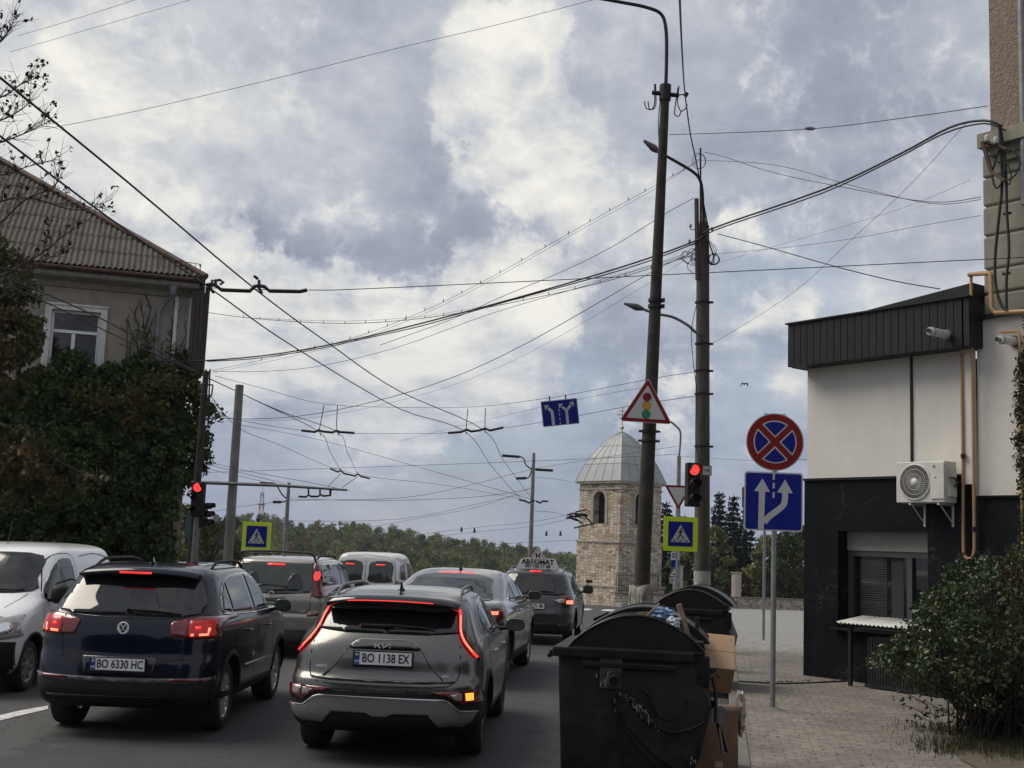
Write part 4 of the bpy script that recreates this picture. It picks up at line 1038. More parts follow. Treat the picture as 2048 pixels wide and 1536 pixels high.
    K1 = [[(-.085, -.018), (-.085, .018)], [(-.083, -.004), (-.042, .018)], [(-.066, .005), (-.036, -.018)], [(-.012, .018), (-.012, -.018), (.052, .018), (.052, -.018)]]
    for pl in K1: b.prism([(a, q+1.034) for a, q in strip(pl, .0085)], 'y', y1-.004, y1+.012)
    b.build('badge', M_badge, c.root, fixn=True)
    b = MB(); yl = c.cast(-.56, .83, 'rear')[0].y; put_text(b, 'NIRO', .034, (-.565, yl-.008, .835), .006, .001, 1.25); yr_ = c.cast(.57, .79, 'rear')[0].y; b2 = MB(); put_text(b2, 'HEV', .026, (.565, yr_-.010, .785), .006, .001, 1.3)
    b.build('badge', M_badge, c.root); b2.build('badge', M_badge, c.root)
    # black roof spoiler with light bar
    prof = [(.300, 1.435), (.305, 1.415), (.40, 1.33), (.47, 1.335), (.62, 1.40), (.80, 1.485), (.55, 1.475)]
    n = 20; secs = []
    for i in range(n+1):
        x = lerp(-.62, .62, i/n); k = abs(x)/.62
        secs.append([(x, y+.10*k**4*(1 if y < .5 else .2), z-.022*k*k-.02*k**6 + (.055*max(0, k-.75)/.25 if z < 1.36 else 0)) for y, z in prof])
    m = len(prof); sp = MB(); sp.add([p for s_ in secs for p in s_], [(i*m+j, i*m+(j+1) % m, (i+1)*m+(j+1) % m, (i+1)*m+j) for i in range(n) for j in range(m)] + [tuple(range(m))[::-1], tuple(n*m+j for j in range(m))], True)
    so_ = sp.build('roof_spoiler', M_gblk, c.root, fixn=True)
    b = MB(); pts = [(x, .296+.10*(abs(x)/.62)**4, 1.428-.022*(x/.62)**2-.02*(abs(x)/.62)**6) for x in np.linspace(-.40, .40, 21)]; b.tube(pts, .005, 6); b.build('high_brake_light', M_redlit, so_)
    DL = [(1.00, 1.185), (1.12, 1.30), (1.42, 1.405), (1.9, 1.44), (2.4, 1.415), (2.75, 1.31), (3.10, 1.13), (3.22, 1.06), (2.6, 1.045), (1.6, 1.075), (1.10, 1.13)]
    c.patch('side_window_trim', DL, 1, M_gblk, .003, mirror=True)
    c.patch('side_window', [(1.10, 1.17), (1.22, 1.315), (1.46, 1.385), (1.88, 1.415), (1.88, 1.09), (1.5, 1.105)], 1, M_glass, .007, mirror=True)
    c.patch('side_window', [(1.97, 1.08), (1.97, 1.415), (2.38, 1.39), (2.70, 1.295), (3.02, 1.12), (3.08, 1.07), (2.6, 1.065)], 1, M_glass, .007, mirror=True)
    c.line('chrome_line', [(.98, 1.15), (1.10, 1.31), (1.42, 1.418), (1.9, 1.455), (2.4, 1.43), (2.78, 1.32), (3.2, 1.09)], 1, .012, M_chrome, .008, mirror=True, round_=True)
    for yy in (1.93, 2.98): c.line('door_gap', [(yy, 1.06), (yy-.02, .8), (yy, .40)], 1, .008, mirror=True)
    c.line('door_gap', [(1.10, 1.12), (1.12, .85), (1.32, .60), (1.38, .40)], 1, .008, mirror=True, round_=True)
    c.patch('sill_cladding', [(1.36, .20), (3.22, .20), (3.22, .38), (1.36, .42)], 1, M_blkp, .012, mirror=True)
    c.patch('side_bumper_cladding', [(.0, .20), (.58, .20), (.56, .50), (.42, .66), (.0, .66)], 1, M_blkp, .007, mirror=True)
    c.arches(M_blkp, .065); c.wheel('blade', M_darkalloy, 10)
    c.handles((1.55, 2.55), .93, M_chrome); c.mirror_(2.98, 1.10, .87, M_gblk, sz=(.22, .10, .14))
    c.rails(.60, .78, 2.55, pbr('rail_grey', (.16, .16, .16), .4, .7), .055, .015, .56); c.antenna(.98, .075); c.wiper(.0, 1.185, .36, 1.175)
    w = MB(); a = c.cast(-.10, 1.185, 'rear'); w.bevbox(a[0]+a[1]*.022, (.32, .03, .035), .01); w.build('wiper_cover', M_gblk, c.root)
    mb = MB(); mb.bevbox((0, .9, .34), (1.3, 1.2, .2), .05); mb.build('underbody', M_black, c.root)
car_grey()

# ---- beige SUV ahead in the middle lane ----------------------------------
def car_beige():
    P_ = paint('champagne_metallic_paint', (.36, .335, .295), .55, .32, .2, .45)
    Pg = pbr('grey_bumper', (.05, .05, .05), .6, dirt=.4)
    K = [(.24, .12, 4.35, .78, .22, .4), (.34, .02, 4.42, .86, .28, .5), (.55, .0, 4.47, .882, .30, .6), (.70, .0, 4.5, .8825, .30, .6), (.76, .05, 4.49, .8825, .28, .6), (.95, .06, 4.45, .88, .26, .7), (1.02, .075, 4.2, .875, .26, .8), (1.08, .09, 3.75, .865, .26, .8),
         (1.13, .11, 3.38, .845, .26, .5), (1.35, .20, 3.05, .79, .24, .4), (1.52, .28, 2.80, .74, .24, .4), (1.60, .33, 2.62, .69, .3, .4), (1.645, .50, 2.45, .60, .4, .4), (1.665, .85, 2.2, .45, .4, .3), (1.672, 1.3, 1.9, .2, .15, .15)]
    c = Car('beige_suv', 'silver beige SUV with tall upright tail lamps and roof spoiler bar, second row', 'car', (P(545, 1130, 20.7).x, 20.7, 0), R(-2.5), K, P_, 4.5, (.88, 3.505), .35, 4.2)
    c.patch('rear_window', sp2([(-.64, 1.09), (.64, 1.09), (.61, 1.54), (.57, 1.57), (-.57, 1.57), (-.61, 1.54)], 2, True), 'rear', M_glass2, .006)
    for sx in (-1, 1):
        l = c.patch('tail_light', [(sx*a, b) for a, b in [(.655, 1.04), (.655, 1.30), (.63, 1.62), (.74, 1.60), (.80, 1.35), (.86, 1.02), (.78, 1.00)]][::sx], 'rear', M_red, .014, .03, .02)
        c.patch('brake_lamp', [(sx*a, b) for a, b in sp2([(.665, 1.30), (.735, 1.30), (.735, 1.42), (.665, 1.42)], 3, True)][::sx], 'rear', M_redlit, .020, .03, .002, parent=l)
        c.line('reflector', [(sx*.62, .735), (sx*.84, .74)], 'rear', .055, M_red, .012)
    c.patch('bumper_face', [(-.90, .2), (.90, .2), (.90, .50), (-.90, .50)], 'rear', Pg, .005)
    c.patch('tailgate_panel', [(-.60, .76), (.60, .76), (.65, .82), (.65, 1.05), (-.65, 1.05), (-.65, .82)], 'rear', P_, .006)
    c.line('panel_gap', [(.655, 1.05), (.655, .83), (.60, .75), (0, .74)], 'rear', .010, mirror=True)
    c.line('handle_bar', [(-.40, .985), (.24, .985)], 'rear', .05, pbr('bar', (.36, .34, .31), .3, .6), .03)
    y0 = c.cast(0, .86, 'rear')[0].y
    c.patch('plate_recess', [(-.30, .79), (.30, .79), (.30, .95), (-.30, .95)], 'rear', M_blkp, .008)
    c.plate('BO 2287 CE', 0, y0-.024, .87, pbr('plate_green_tint', (.30, .48, .38), .5))
    mb = MB(); mb.lathe([(.035, 0), (.042, -.006), (.05, 0)], (0, y0-.02, 1.055), 'y', 20); mb.box((0, y0-.022, 1.055), (.11, .006, .014)); mb.build('emblem', M_chrome, c.root)
    # raised roof spoiler bar
    mb = MB(); z = 1.735; pts = [(-.64, .42, 1.60), (-.64, .30, 1.68), (-.60, .25, z-.01), (-.5, .22, z+.01), (0, .20, z+.022), (.5, .22, z+.01), (.60, .25, z-.01), (.64, .30, 1.68), (.64, .42, 1.60)]
    mb.tube(smooth_path(pts, 3), .020, 8); mb.build('spoiler_bar', pbr('bar_dark', (.05, .05, .052), .35, .3), c.root)
    c.rails(.62, .6, 2.7, M_blkp, .06, .018, .60)
    c.line('high_brake_light', [(-.15, 1.535), (.15, 1.535)], 'rear', .03, M_redlit, .012)
    c.wiper(-.05, 1.10, .30, 1.13); c.line('wiper_trace', [(-.35, 1.16), (-.1, 1.20), (.25, 1.17)], 'rear', .03, M_glass, .009, round_=True)
    DL = [(.28, 1.11), (.36, 1.50), (.55, 1.56), (2.4, 1.58), (2.75, 1.46), (3.3, 1.12), (2.4, 1.08), (.8, 1.09)]
    c.patch('side_window_trim', DL, 1, M_gblk, .003, mirror=True)
    for pl in ([(.36, 1.13), (.42, 1.48), (.60, 1.52), (.92, 1.53), (.88, 1.12)], [(1.0, 1.12), (1.05, 1.53), (1.85, 1.54), (1.85, 1.11)], [(1.95, 1.11), (1.95, 1.54), (2.38, 1.54), (2.70, 1.43), (3.15, 1.13)]):
        c.patch('side_window', pl, 1, M_glass2, .007, mirror=True)
    c.line('rain_guard', [(1.0, 1.52), (1.9, 1.545), (2.4, 1.54), (2.7, 1.44)], 1, .05, M_gblk, .028, mirror=True)
    for yy in (1.93, 3.0): c.line('door_gap', [(yy, 1.1), (yy, .4)], 1, .009, mirror=True)
    c.arches(P_, .05); c.wheel('five', M_alloy, 7); c.handles((1.5, 2.5), .93, P_); c.mirror_(3.0, 1.15, .87, M_gblk)
    # driver seen through the back window as a dark shape would need an interior: head restraints show inside the glass
    for dx in (.36, -.36):
        p = c.cast(dx*.9, 1.30, 'rear')
        c.patch('head_restraint', sp2([(dx-.10, 1.12), (dx-.13, 1.22), (dx-.06, 1.38), (dx+.06, 1.38), (dx+.13, 1.22), (dx+.10, 1.12)], 3, True), 'rear', M_glass, .0075, .04, .001)
car_beige()

# ---- white van ahead ------------------------------------------------------
def car_white_van():
    P_ = paint('white_paint', (.74, .73, .70), .0, .35, .02, .3)
    K = [(.26, .05, 4.2, .76, .2, .4), (.36, .0, 4.28, .83, .24, .5), (.60, .0, 4.32, .842, .24, .6), (.80, .02, 4.3, .842, .22, .6), (.95, .03, 4.15, .84, .2, .7), (1.03, .035, 3.9, .838, .2, .7), (1.10, .04, 3.5, .832, .2, .6), (1.30, .06, 3.15, .81, .2, .4),
         (1.55, .10, 2.80, .765, .2, .4), (1.68, .13, 2.62, .725, .22, .4), (1.76, .20, 2.45, .66, .26, .4), (1.80, .36, 2.25, .54, .3, .4), (1.815, .7, 1.95, .36, .3, .3), (1.82, 1.1, 1.7, .2, .15, .15)]
    c = Car('white_van', 'white two door panel van ahead of the beige SUV', 'van', (P(731, 1130, 30.6).x, 30.6, gz(30.6)), R(-3.5), K, P_, 4.32, (.72, 3.43), .31, 4.2)
    for a, b in ((-.70, -.09), (.08, .66)):
        c.patch('rear_window', sp2([(a+.02, 1.10), (b-.02, 1.10), (b, 1.2), (b-.02, 1.58), (a+.05, 1.58), (a, 1.3)], 3, True), 'rear', M_glass2, .006)
        c.line('brake_glow', [((a+b)/2-.12, 1.52), ((a+b)/2+.10, 1.52)], 'rear', .03, M_redlit, .012)
    c.line('door_gap', [(-.005, .5), (-.005, 1.76)], 'rear', .012); c.line('panel_gap', [(.72, .5), (.76, 1.1), (.70, 1.70), (.0, 1.755)], 'rear', .010, mirror=True)
    for sx in (-1, 1): c.patch('tail_light', [(sx*a, b) for a, b in [(.74, .80), (.74, 1.15), (.82, 1.15), (.84, .80)]][::sx], 'rear', M_red, .012, .03, .02)
    c.patch('bumper', [(-.86, .25), (.86, .25), (.86, .55), (-.86, .55)], 'rear', M_blkp, .006)
    c.patch('side_window', [(.55, 1.15), (.62, 1.52), (1.35, 1.55), (1.35, 1.13)], 1, M_glass3, .006, mirror=True)
    c.patch('side_window', [(1.75, 1.13), (1.80, 1.58), (2.35, 1.58), (2.60, 1.50), (3.1, 1.14)], 1, M_glass2, .006, mirror=True)
    c.line('door_gap', [(1.65, 1.65), (1.63, .4)], 1, .01, mirror=True); c.arches(M_blkp, .04); c.wheel('five', M_silverp, 7); c.mirror_(2.95, 1.15, .84, M_blkp)
    c.antenna(2.1, .25, thin=True)
car_white_van()

# ---- green grey coupe SUV ---------------------------------------------------
def car_coupe():
    P_ = paint('green_grey_metallic_paint', (.15, .158, .14), .75, .26, .2, .15, 1.0)
    K = [(.24, .14, 4.72, .84, .35, .45), (.34, .03, 4.82, .93, .42, .6), (.50, .0, 4.88, .955, .45, .7), (.72, .0, 4.90, .965, .48, .75), (.95, .02, 4.84, .965, .50, .85), (1.06, .05, 4.60, .957, .50, .95), (1.13, .10, 4.15, .935, .50, 1.0),
         (1.165, .20, 3.78, .905, .45, .9), (1.20, .44, 3.55, .880, .5, .7), (1.28, .70, 3.38, .835, .5, .5), (1.40, 1.08, 3.12, .775, .5, .5), (1.50, 1.42, 2.88, .71, .45, .45), (1.56, 1.70, 2.70, .64, .40, .4), (1.595, 1.92, 2.55, .52, .3, .3), (1.612, 2.08, 2.42, .3, .15, .15)]
    c = Car('coupe_suv', 'dark green grey coupe SUV with sloping tail right behind the driving school car', 'car', (P(872, 1230, 17.5).x, 17.5, 0), R(-7.4), K, P_, 4.9, (.93, 3.86), .39, 2.9, ww=.26)
    c.patch('rear_window', sp2([(-.68, .50), (0, .42), (.68, .50), (.62, 1.1), (.54, 1.52), (0, 1.62), (-.54, 1.52), (-.62, 1.1)], 3, True), 'top', M_glass, .006)
    c.line('high_brake_light', [(-.28, 1.64), (0, 1.65), (.28, 1.64)], 'top', .06, M_redlit, .012)
    for sx in (-1, 1):
        l = c.patch('tail_light', [(sx*a, b) for a, b in [(.0 if False else .30, 1.02), (.30, 1.06), (.70, 1.085), (.95, 1.075), (.95, .94), (.80, .93), (.62, .99)]][::sx], 'rear', M_red, .012, .03, .02)
        c.line('brake_lamp', [(sx*.45, 1.035), (sx*.60, 1.04)], 'rear', .035, M_redhot, .018, parent=l); c.line('brake_lamp', [(sx*.63, 1.025), (sx*.84, 1.035)], 'rear', .045, M_redhot, .018, parent=l)
        c.patch('tail_light', [(.26, 1.05), (.46, 1.04), (.44, .985), (.26, .96)], sx, M_red, .010, .03, .02)
    c.line('light_bar', [(-.32, 1.04), (.32, 1.04)], 'rear', .022, M_red, .012)
    c.patch('lower_bumper', [(-.96, .2), (.96, .2), (.96, .46), (-.96, .46)], 'rear', M_blkp, .006); c.line('panel_gap', [(.60, 1.14), (.64, .86), (.58, .68), (0, .66)], 'rear', .009, mirror=True)
    DL = [(1.18, 1.21), (1.40, 1.30), (1.72, 1.42), (2.1, 1.50), (2.6, 1.51), (3.0, 1.42), (3.4, 1.25), (3.56, 1.17), (2.6, 1.145), (1.6, 1.155)]
    c.patch('side_window_trim', DL, 1, M_gblk, .003, mirror=True)
    for pl in ([(1.30, 1.20), (1.75, 1.40), (1.78, 1.185)], [(1.86, 1.18), (1.86, 1.425), (2.12, 1.475), (2.50, 1.48), (2.50, 1.17)], [(2.60, 1.17), (2.60, 1.485), (2.98, 1.395), (3.35, 1.24), (3.44, 1.18)]):
        c.patch('side_window', pl, 1, M_glass, .007, mirror=True)
    c.line('chrome_line', [(3.52, 1.155), (2.6, 1.135), (1.6, 1.145), (1.17, 1.195), (1.22, 1.235), (1.40, 1.32), (1.72, 1.44), (2.1, 1.525), (2.6, 1.53)], 1, .014, M_chrome, .008, mirror=True)
    for yy in (2.55, 3.62): c.line('door_gap', [(yy, 1.15), (yy, .42)], 1, .009, mirror=True)
    c.line('door_gap', [(1.45, 1.15), (1.40, .85), (1.55, .45)], 1, .008, mirror=True, round_=True)
    c.patch('sill_cladding', [(1.40, .24), (3.38, .24), (3.38, .42), (1.40, .44)], 1, M_blkp, .012, mirror=True)
    c.patch('shoulder_bulge', sp2([(.25, .90), (.5, 1.05), (1.1, 1.06), (1.5, .92), (1.1, .86), (.5, .84)], 3, True), 1, P_, .012, .06, .02, mirror=True)
    c.arches(P_, .05); c.wheel('blade', pbr('wheel_grey', (.32, .32, .33), .3, .85), 5); c.handles((1.95, 2.95), 1.02, M_chrome); c.mirror_(3.25, 1.20, .90, M_gblk, sz=(.22, .11, .14)); c.antenna(1.95, .09)
car_coupe()

# ---- driving school crossover ----------------------------------------------
def car_school():
    P_ = paint('anthracite_metallic_paint', (.045, .047, .050), .6, .28, .2, .2, .9)
    K = [(.22, .12, 4.12, .78, .30, .4), (.32, .02, 4.22, .86, .38, .6), (.50, .0, 4.28, .88, .42, .7), (.66, .0, 4.30, .8825, .42, .7), (.74, .04, 4.28, .88, .42, .8), (.90, .07, 4.15, .875, .42, .9), (1.0, .12, 3.80, .86, .42, .9), (1.06, .17, 3.35, .84, .42, .8),
         (1.12, .22, 3.10, .81, .42, .5), (1.32, .38, 2.78, .73, .42, .45), (1.46, .50, 2.52, .67, .44, .45), (1.52, .64, 2.38, .60, .44, .4), (1.56, .95, 2.15, .48, .4, .35), (1.575, 1.35, 1.85, .22, .15, .15)]
    c = Car('driving_school_car', 'dark grey crossover carrying a white driving school sign on its roof', 'car', (P(1064, 1200, 26.0).x, 26.0, gz(26)), R(-7.2), K, P_, 4.3, (.84, 3.44), .335, 2.8)
    c.patch('rear_window', sp2([(-.68, 1.06), (0, 1.04), (.68, 1.06), (.60, 1.42), (.54, 1.455), (0, 1.475), (-.54, 1.455), (-.60, 1.42)], 3, True), 'rear', M_glass, .006)
    c.line('high_brake_light', [(-.13, 1.50), (.13, 1.50)], 'rear', .028, M_redlit, .012)
    for sx in (-1, 1):
        l = c.patch('tail_light', [(sx*a, b) for a, b in [(.42, .93), (.62, 1.0), (.86, 1.04), (.90, .84), (.72, .83), (.55, .85)]][::sx], 'rear', M_red, .012, .03, .02)
        c.patch('turn_lens', [(sx*a, b) for a, b in [(.47, .925), (.62, .965), (.68, .945), (.64, .87), (.55, .875)]][::sx], 'rear', M_clear, .018, .03, .002, parent=l)
        c.patch('brake_lamp', [(sx*a, b) for a, b in [(.70, .925), (.82, .93), (.83, .855), (.70, .86)]][::sx], 'rear', M_redhot, .018, .03, .002, parent=l)
    c.line('panel_gap', [(.66, 1.04), (.62, .80), (.50, .62), (0, .60)], 'rear', .009, mirror=True)
    c.patch('bumper_cladding', [(-.90, .2), (.90, .2), (.90, .46), (-.90, .46)], 'rear', M_blkp, .006)
    for sx in (-1, 1): c.line('reflector', [(sx*.55, .42), (sx*.72, .425)], 'rear', .03, M_red, .012)
    y0 = c.cast(0, .80, 'rear')[0].y; c.plate('BO 4471 IM', 0, y0-.024, .80)
    DL = [(.72, 1.13), (.90, 1.33), (1.3, 1.43), (1.9, 1.46), (2.3, 1.43), (2.7, 1.28), (3.1, 1.09), (2.0, 1.05), (1.0, 1.07)]
    c.patch('side_window_trim', DL, 1, M_gblk, .003, mirror=True)
    for pl in ([(.95, 1.10), (1.02, 1.31), (1.32, 1.40), (1.78, 1.43), (1.78, 1.08)], [(1.88, 1.08), (1.88, 1.43), (2.27, 1.40), (2.62, 1.27), (2.98, 1.10)]): c.patch('side_window', pl, 1, M_glass, .007, mirror=True)
    for yy in (1.83, 2.9): c.line('door_gap', [(yy, 1.05), (yy, .42)], 1, .009, mirror=True)
    c.arches(M_blkp, .05); c.wheel('five', M_alloy, 8); c.handles((1.45, 2.4), .90, P_); c.mirror_(2.85, 1.10, .85, M_gblk, sz=(.24, .12, .20))
    c.rails(.57, .80, 2.5, pbr('rail_grey', (.16, .16, .16), .4, .7), .06, .016, .55); c.wiper(-.1, 1.08, .34, 1.09)
    # extra instructor mirror above the door mirror
    mb = MB(); mb.tube([(.98, 2.86, 1.18), (1.0, 2.86, 1.26)], .012, 6); mb.bevbox((1.02, 2.86, 1.29), (.16, .05, .07), .02); mb.build('instructor_mirror', M_gblk, c.root)
    # roof sign: its own thing, resting on the roof
    Rz = Matrix.Rotation(R(-7.2), 4, 'Z'); p = Vector((P(1064, 1200, 26.0).x, 26.0, gz(26))) + Rz @ Vector((0, 1.0, 1.55))
    t = empty('roof_sign', p, R(-7.2), 'white roof sign of a driving school reading ABTOMAT with a phone number and warning triangle', 'sign')
    M_sw = pbr('sign_box_white', (.78, .78, .77), .5)
    mb = MB(); mb.prism([(-.47, .0), (.47, .0), (.44, .06), (.38, .21), (.30, .235), (-.30, .235), (-.38, .21), (-.44, .06)], 'y', -.06, .06); o = mb.build('sign_box', M_sw, t)
    mb = MB(); mb.box((0, 0, -.02), (.86, .16, .04)); mb.build('sign_base', M_blkp, t)
    mb = MB(); put_text(mb, 'ABTOMAT', .150, (0, -.062, .150), .004, .006, 1.0); mb.build('sign_lettering', M_ink, t)
    mb = MB(); put_text(mb, '097 720 71 88', .085, (0, -.062, .055), .004, .003, 1.12); mb.build('sign_lettering', M_ink, t)
    mb = MB(); mb.prism([(-.19, .18), (.19, .18), (.015, .47), (-.015, .47)], 'y', -.085, -.065); tr = mb.build('warning_triangle', M_sw, t)
    mb = MB()
    for a, b in (((-.15, .20), (.15, .20)), ((.15, .20), (0, .445)), ((0, .445), (-.15, .20))): mb.prism(strip([a, b], .018), 'y', -.088, -.084)
    mb.build('triangle_border', pbr('faded_red', (.30, .10, .08), .5), tr)
    mb = MB(); put_text(mb, 'H', .14, (0, -.088, .285), .004, .008); mb.build('sign_lettering', M_ink, tr)
    return c
car_school()

# ---- white van facing us on the left --------------------------------------
def car_left_van():
    P_ = paint('dirty_white_paint', (.88, .88, .88), .0, .35, .02, .35)
    K = [(.24, .05, 3.98, .76, .2, .30), (.34, .0, 4.08, .84, .24, .40), (.55, .0, 4.12, .86, .24, .45), (.75, .02, 4.10, .862, .22, .50), (.88, .03, 4.02, .86, .2, .55), (.97, .035, 3.86, .858, .2, .6), (1.04, .04, 3.66, .852, .2, .65), (1.11, .04, 3.42, .845, .2, .6), (1.17, .045, 3.26, .835, .2, .45),
         (1.35, .06, 3.05, .80, .2, .42), (1.55, .09, 2.82, .755, .2, .42), (1.66, .12, 2.66, .715, .24, .42), (1.73, .20, 2.45, .65, .3, .5), (1.765, .36, 2.2, .54, .35, .5), (1.785, .7, 1.9, .36, .3, .4), (1.79, 1.0, 1.6, .2, .15, .15)]
    c = Car('oncoming_van', 'white panel van facing the camera at the left edge, dark wide windscreen', 'van', (P(45, 1372, 15.3).x-.82, 18.7, 0), R(180.5), K, P_, 4.12, (.62, 3.31), .31, 4.0, group='')
    if 'group' in c.root: del c.root['group']
    c.patch('windscreen', sp2([(-.68, 1.19), (0, 1.16), (.68, 1.19), (.67, 1.35), (.60, 1.63), (0, 1.66), (-.60, 1.63), (-.67, 1.35)], 3, True), 'front', M_glass3, .006)
    c.patch('front_bumper', [(-.88, .22), (.88, .22), (.88, .62), (.60, .64), (.35, .60), (-.35, .60), (-.60, .64), (-.88, .62)], 'front', M_blkp, .008)
    for sx in (-1, 1):
        l = c.patch('headlight', [(sx*a, b) for a, b in sp2([(.50, .70), (.60, .66), (.80, .68), (.85, .78), (.82, .93), (.66, .90), (.52, .82)], 3, True)][::sx], 'front', M_clear, .010, .03, .02, bulge=.01)
        c.patch('headlight', [(3.66, .70), (3.80, .68), (4.02, .68), (4.02, .92), (3.84, .93)], sx, M_clear, .010, .03, .02)
        c.patch('lamp_bowl', [(sx*a, b) for a, b in circ(.69, .78, .07, 16)], 'front', M_chrome, .022, .03, .002, parent=l)
    c.patch('grille', [(-.40, .62), (.40, .62), (.44, .76), (-.44, .76)], 'front', M_blkp, .008)
    c.line('bonnet_gap', [(.52, .93), (.62, 1.10), (.66, 1.17)], 'front', .008, mirror=True)
    c.patch('side_window', sp2([(1.86, 1.17), (1.95, 1.55), (2.10, 1.60), (2.40, 1.58), (2.70, 1.42), (2.98, 1.17), (2.95, 1.08), (2.60, 1.05), (1.92, 1.08)], 2, True), 1, M_glass, .006, mirror=True)
    c.line('door_gap', [(3.02, 1.15), (2.72, 1.50), (2.45, 1.64), (2.1, 1.66), (1.86, 1.60), (1.80, 1.3), (1.82, .5)], 1, .009, mirror=True, round_=True)
    c.line('door_gap', [(3.02, 1.15), (3.06, .9), (2.92, .5)], 1, .009, mirror=True, round_=True)
    c.line('roof_crease', [(1.6, 1.62), (.9, 1.655), (.35, 1.60)], 1, .014, pbr('crease_grey', (.25, .25, .26), .5), .004, mirror=True, round_=True)
    c.line('side_moulding', [(1.0, .62), (2.9, .60)], 1, .07, M_blkp, .012, mirror=True)
    c.line('wiper_arm', [(-.6, 1.20), (.0, 1.215)], 'front', .018, M_blkp, .02); c.line('wiper_arm', [(.05, 1.20), (.6, 1.225)], 'front', .018, M_blkp, .02)
    c.patch('sill', [(.9, .22), (2.95, .22), (2.95, .36), (.9, .36)], 1, M_blkp, .008, mirror=True)
    c.arches(M_blkp, .035); c.wheel('five', pbr('hubcap_grey', (.22, .22, .22), .45, .5), 8); c.handles((2.0,), .98, M_blkp)
    c.mirror_(2.90, 1.16, .85, M_blkp, sz=(.20, .14, .24))
    c.antenna(2.25, .30, thin=True)
car_left_van()
# ================================================================ BUILDINGS
def plane_hit(x, y, p0, n):
    r_ = ray(x, y); t = (Vector(p0)-CAM).dot(n)/r_.dot(n); return CAM + r_*t
def stucco(name, col, var=.18, streak=.3, scale=3.0, bs=60, bump=.5, dist=.01, streakcol=None):
    m, T, b = custom(name); oc = T.coord('Object')
    c = T.mix(T.ramp(T.noise(oc, scale, 7, .65), [(.3, 0), (.7, 1)]), tuple(q*(1-var) for q in col), tuple(q*(1+var*.6) for q in col))
    st = T.noise(T.mapped(oc, (5, 5, .35)), 1.0, 6, .65)
    c = T.mix(T.m('MULTIPLY', T.ramp(st, [(.5, 0), (.75, 1)]), streak), c, streakcol or tuple(q*.45 for q in col))
    g = T.noise(oc, bs, 4, .7); c = T.mix(T.ramp(g, [(.25, .25), (.6, 0)]), c, tuple(q*.5 for q in col))
    T.i(b, 'Base Color', c); b.inputs['Roughness'].default_value = .9
    T.i(b, 'Normal', T.a('ShaderNodeBump', ins={'Height': g, 'Strength': bump, 'Distance': dist})); return m
def slate():
    m, T, b = custom('corrugated_cement_sheet'); oc = T.coord('Object')
    c = T.mix(T.ramp(T.noise(T.mapped(oc, (2.2, .7, .7)), 1.6, 7, .7), [(.3, 0), (.7, 1)]), (.036, .031, .026), (.108, .096, .080))
    c = T.mix(T.ramp(T.noise(oc, 9, 6, .7), [(.45, 0), (.7, .7)]), c, (.04, .036, .028))
    T.i(b, 'Base Color', c); b.inputs['Roughness'].default_value = .95; return m
M_stuc = stucco('grey_beige_render', (.30, .265, .225), .22, .45)
M_whitetrim = stucco('flaking_white_trim', (.68, .68, .64), .18, .45, 5)
M_slate = slate(); M_rust = pbr('rusty_red_metal', (.075, .032, .024), .7, .1, var=.4, vscale=6, dirt=.5, dirtcol=(.05, .035, .03))
M_eave = pbr('dark_weathered_wood', (.030, .024, .020), .85, var=.4, vscale=7, bump=.4)
M_soffit = stucco('cornice_render', (.26, .235, .205), .25, .5, 4)
M_plank = pbr('brown_planks', (.060, .048, .038), .85, var=.35, vscale=9, bump=.3)
M_galv = pbr('galvanised_pipe', (.20, .21, .22), .5, .55, var=.25, vscale=7)
M_winglass = glassm('window_glass', (.015, .017, .018), .05); M_pvc = pbr('white_window_frame', (.75, .75, .74), .5)

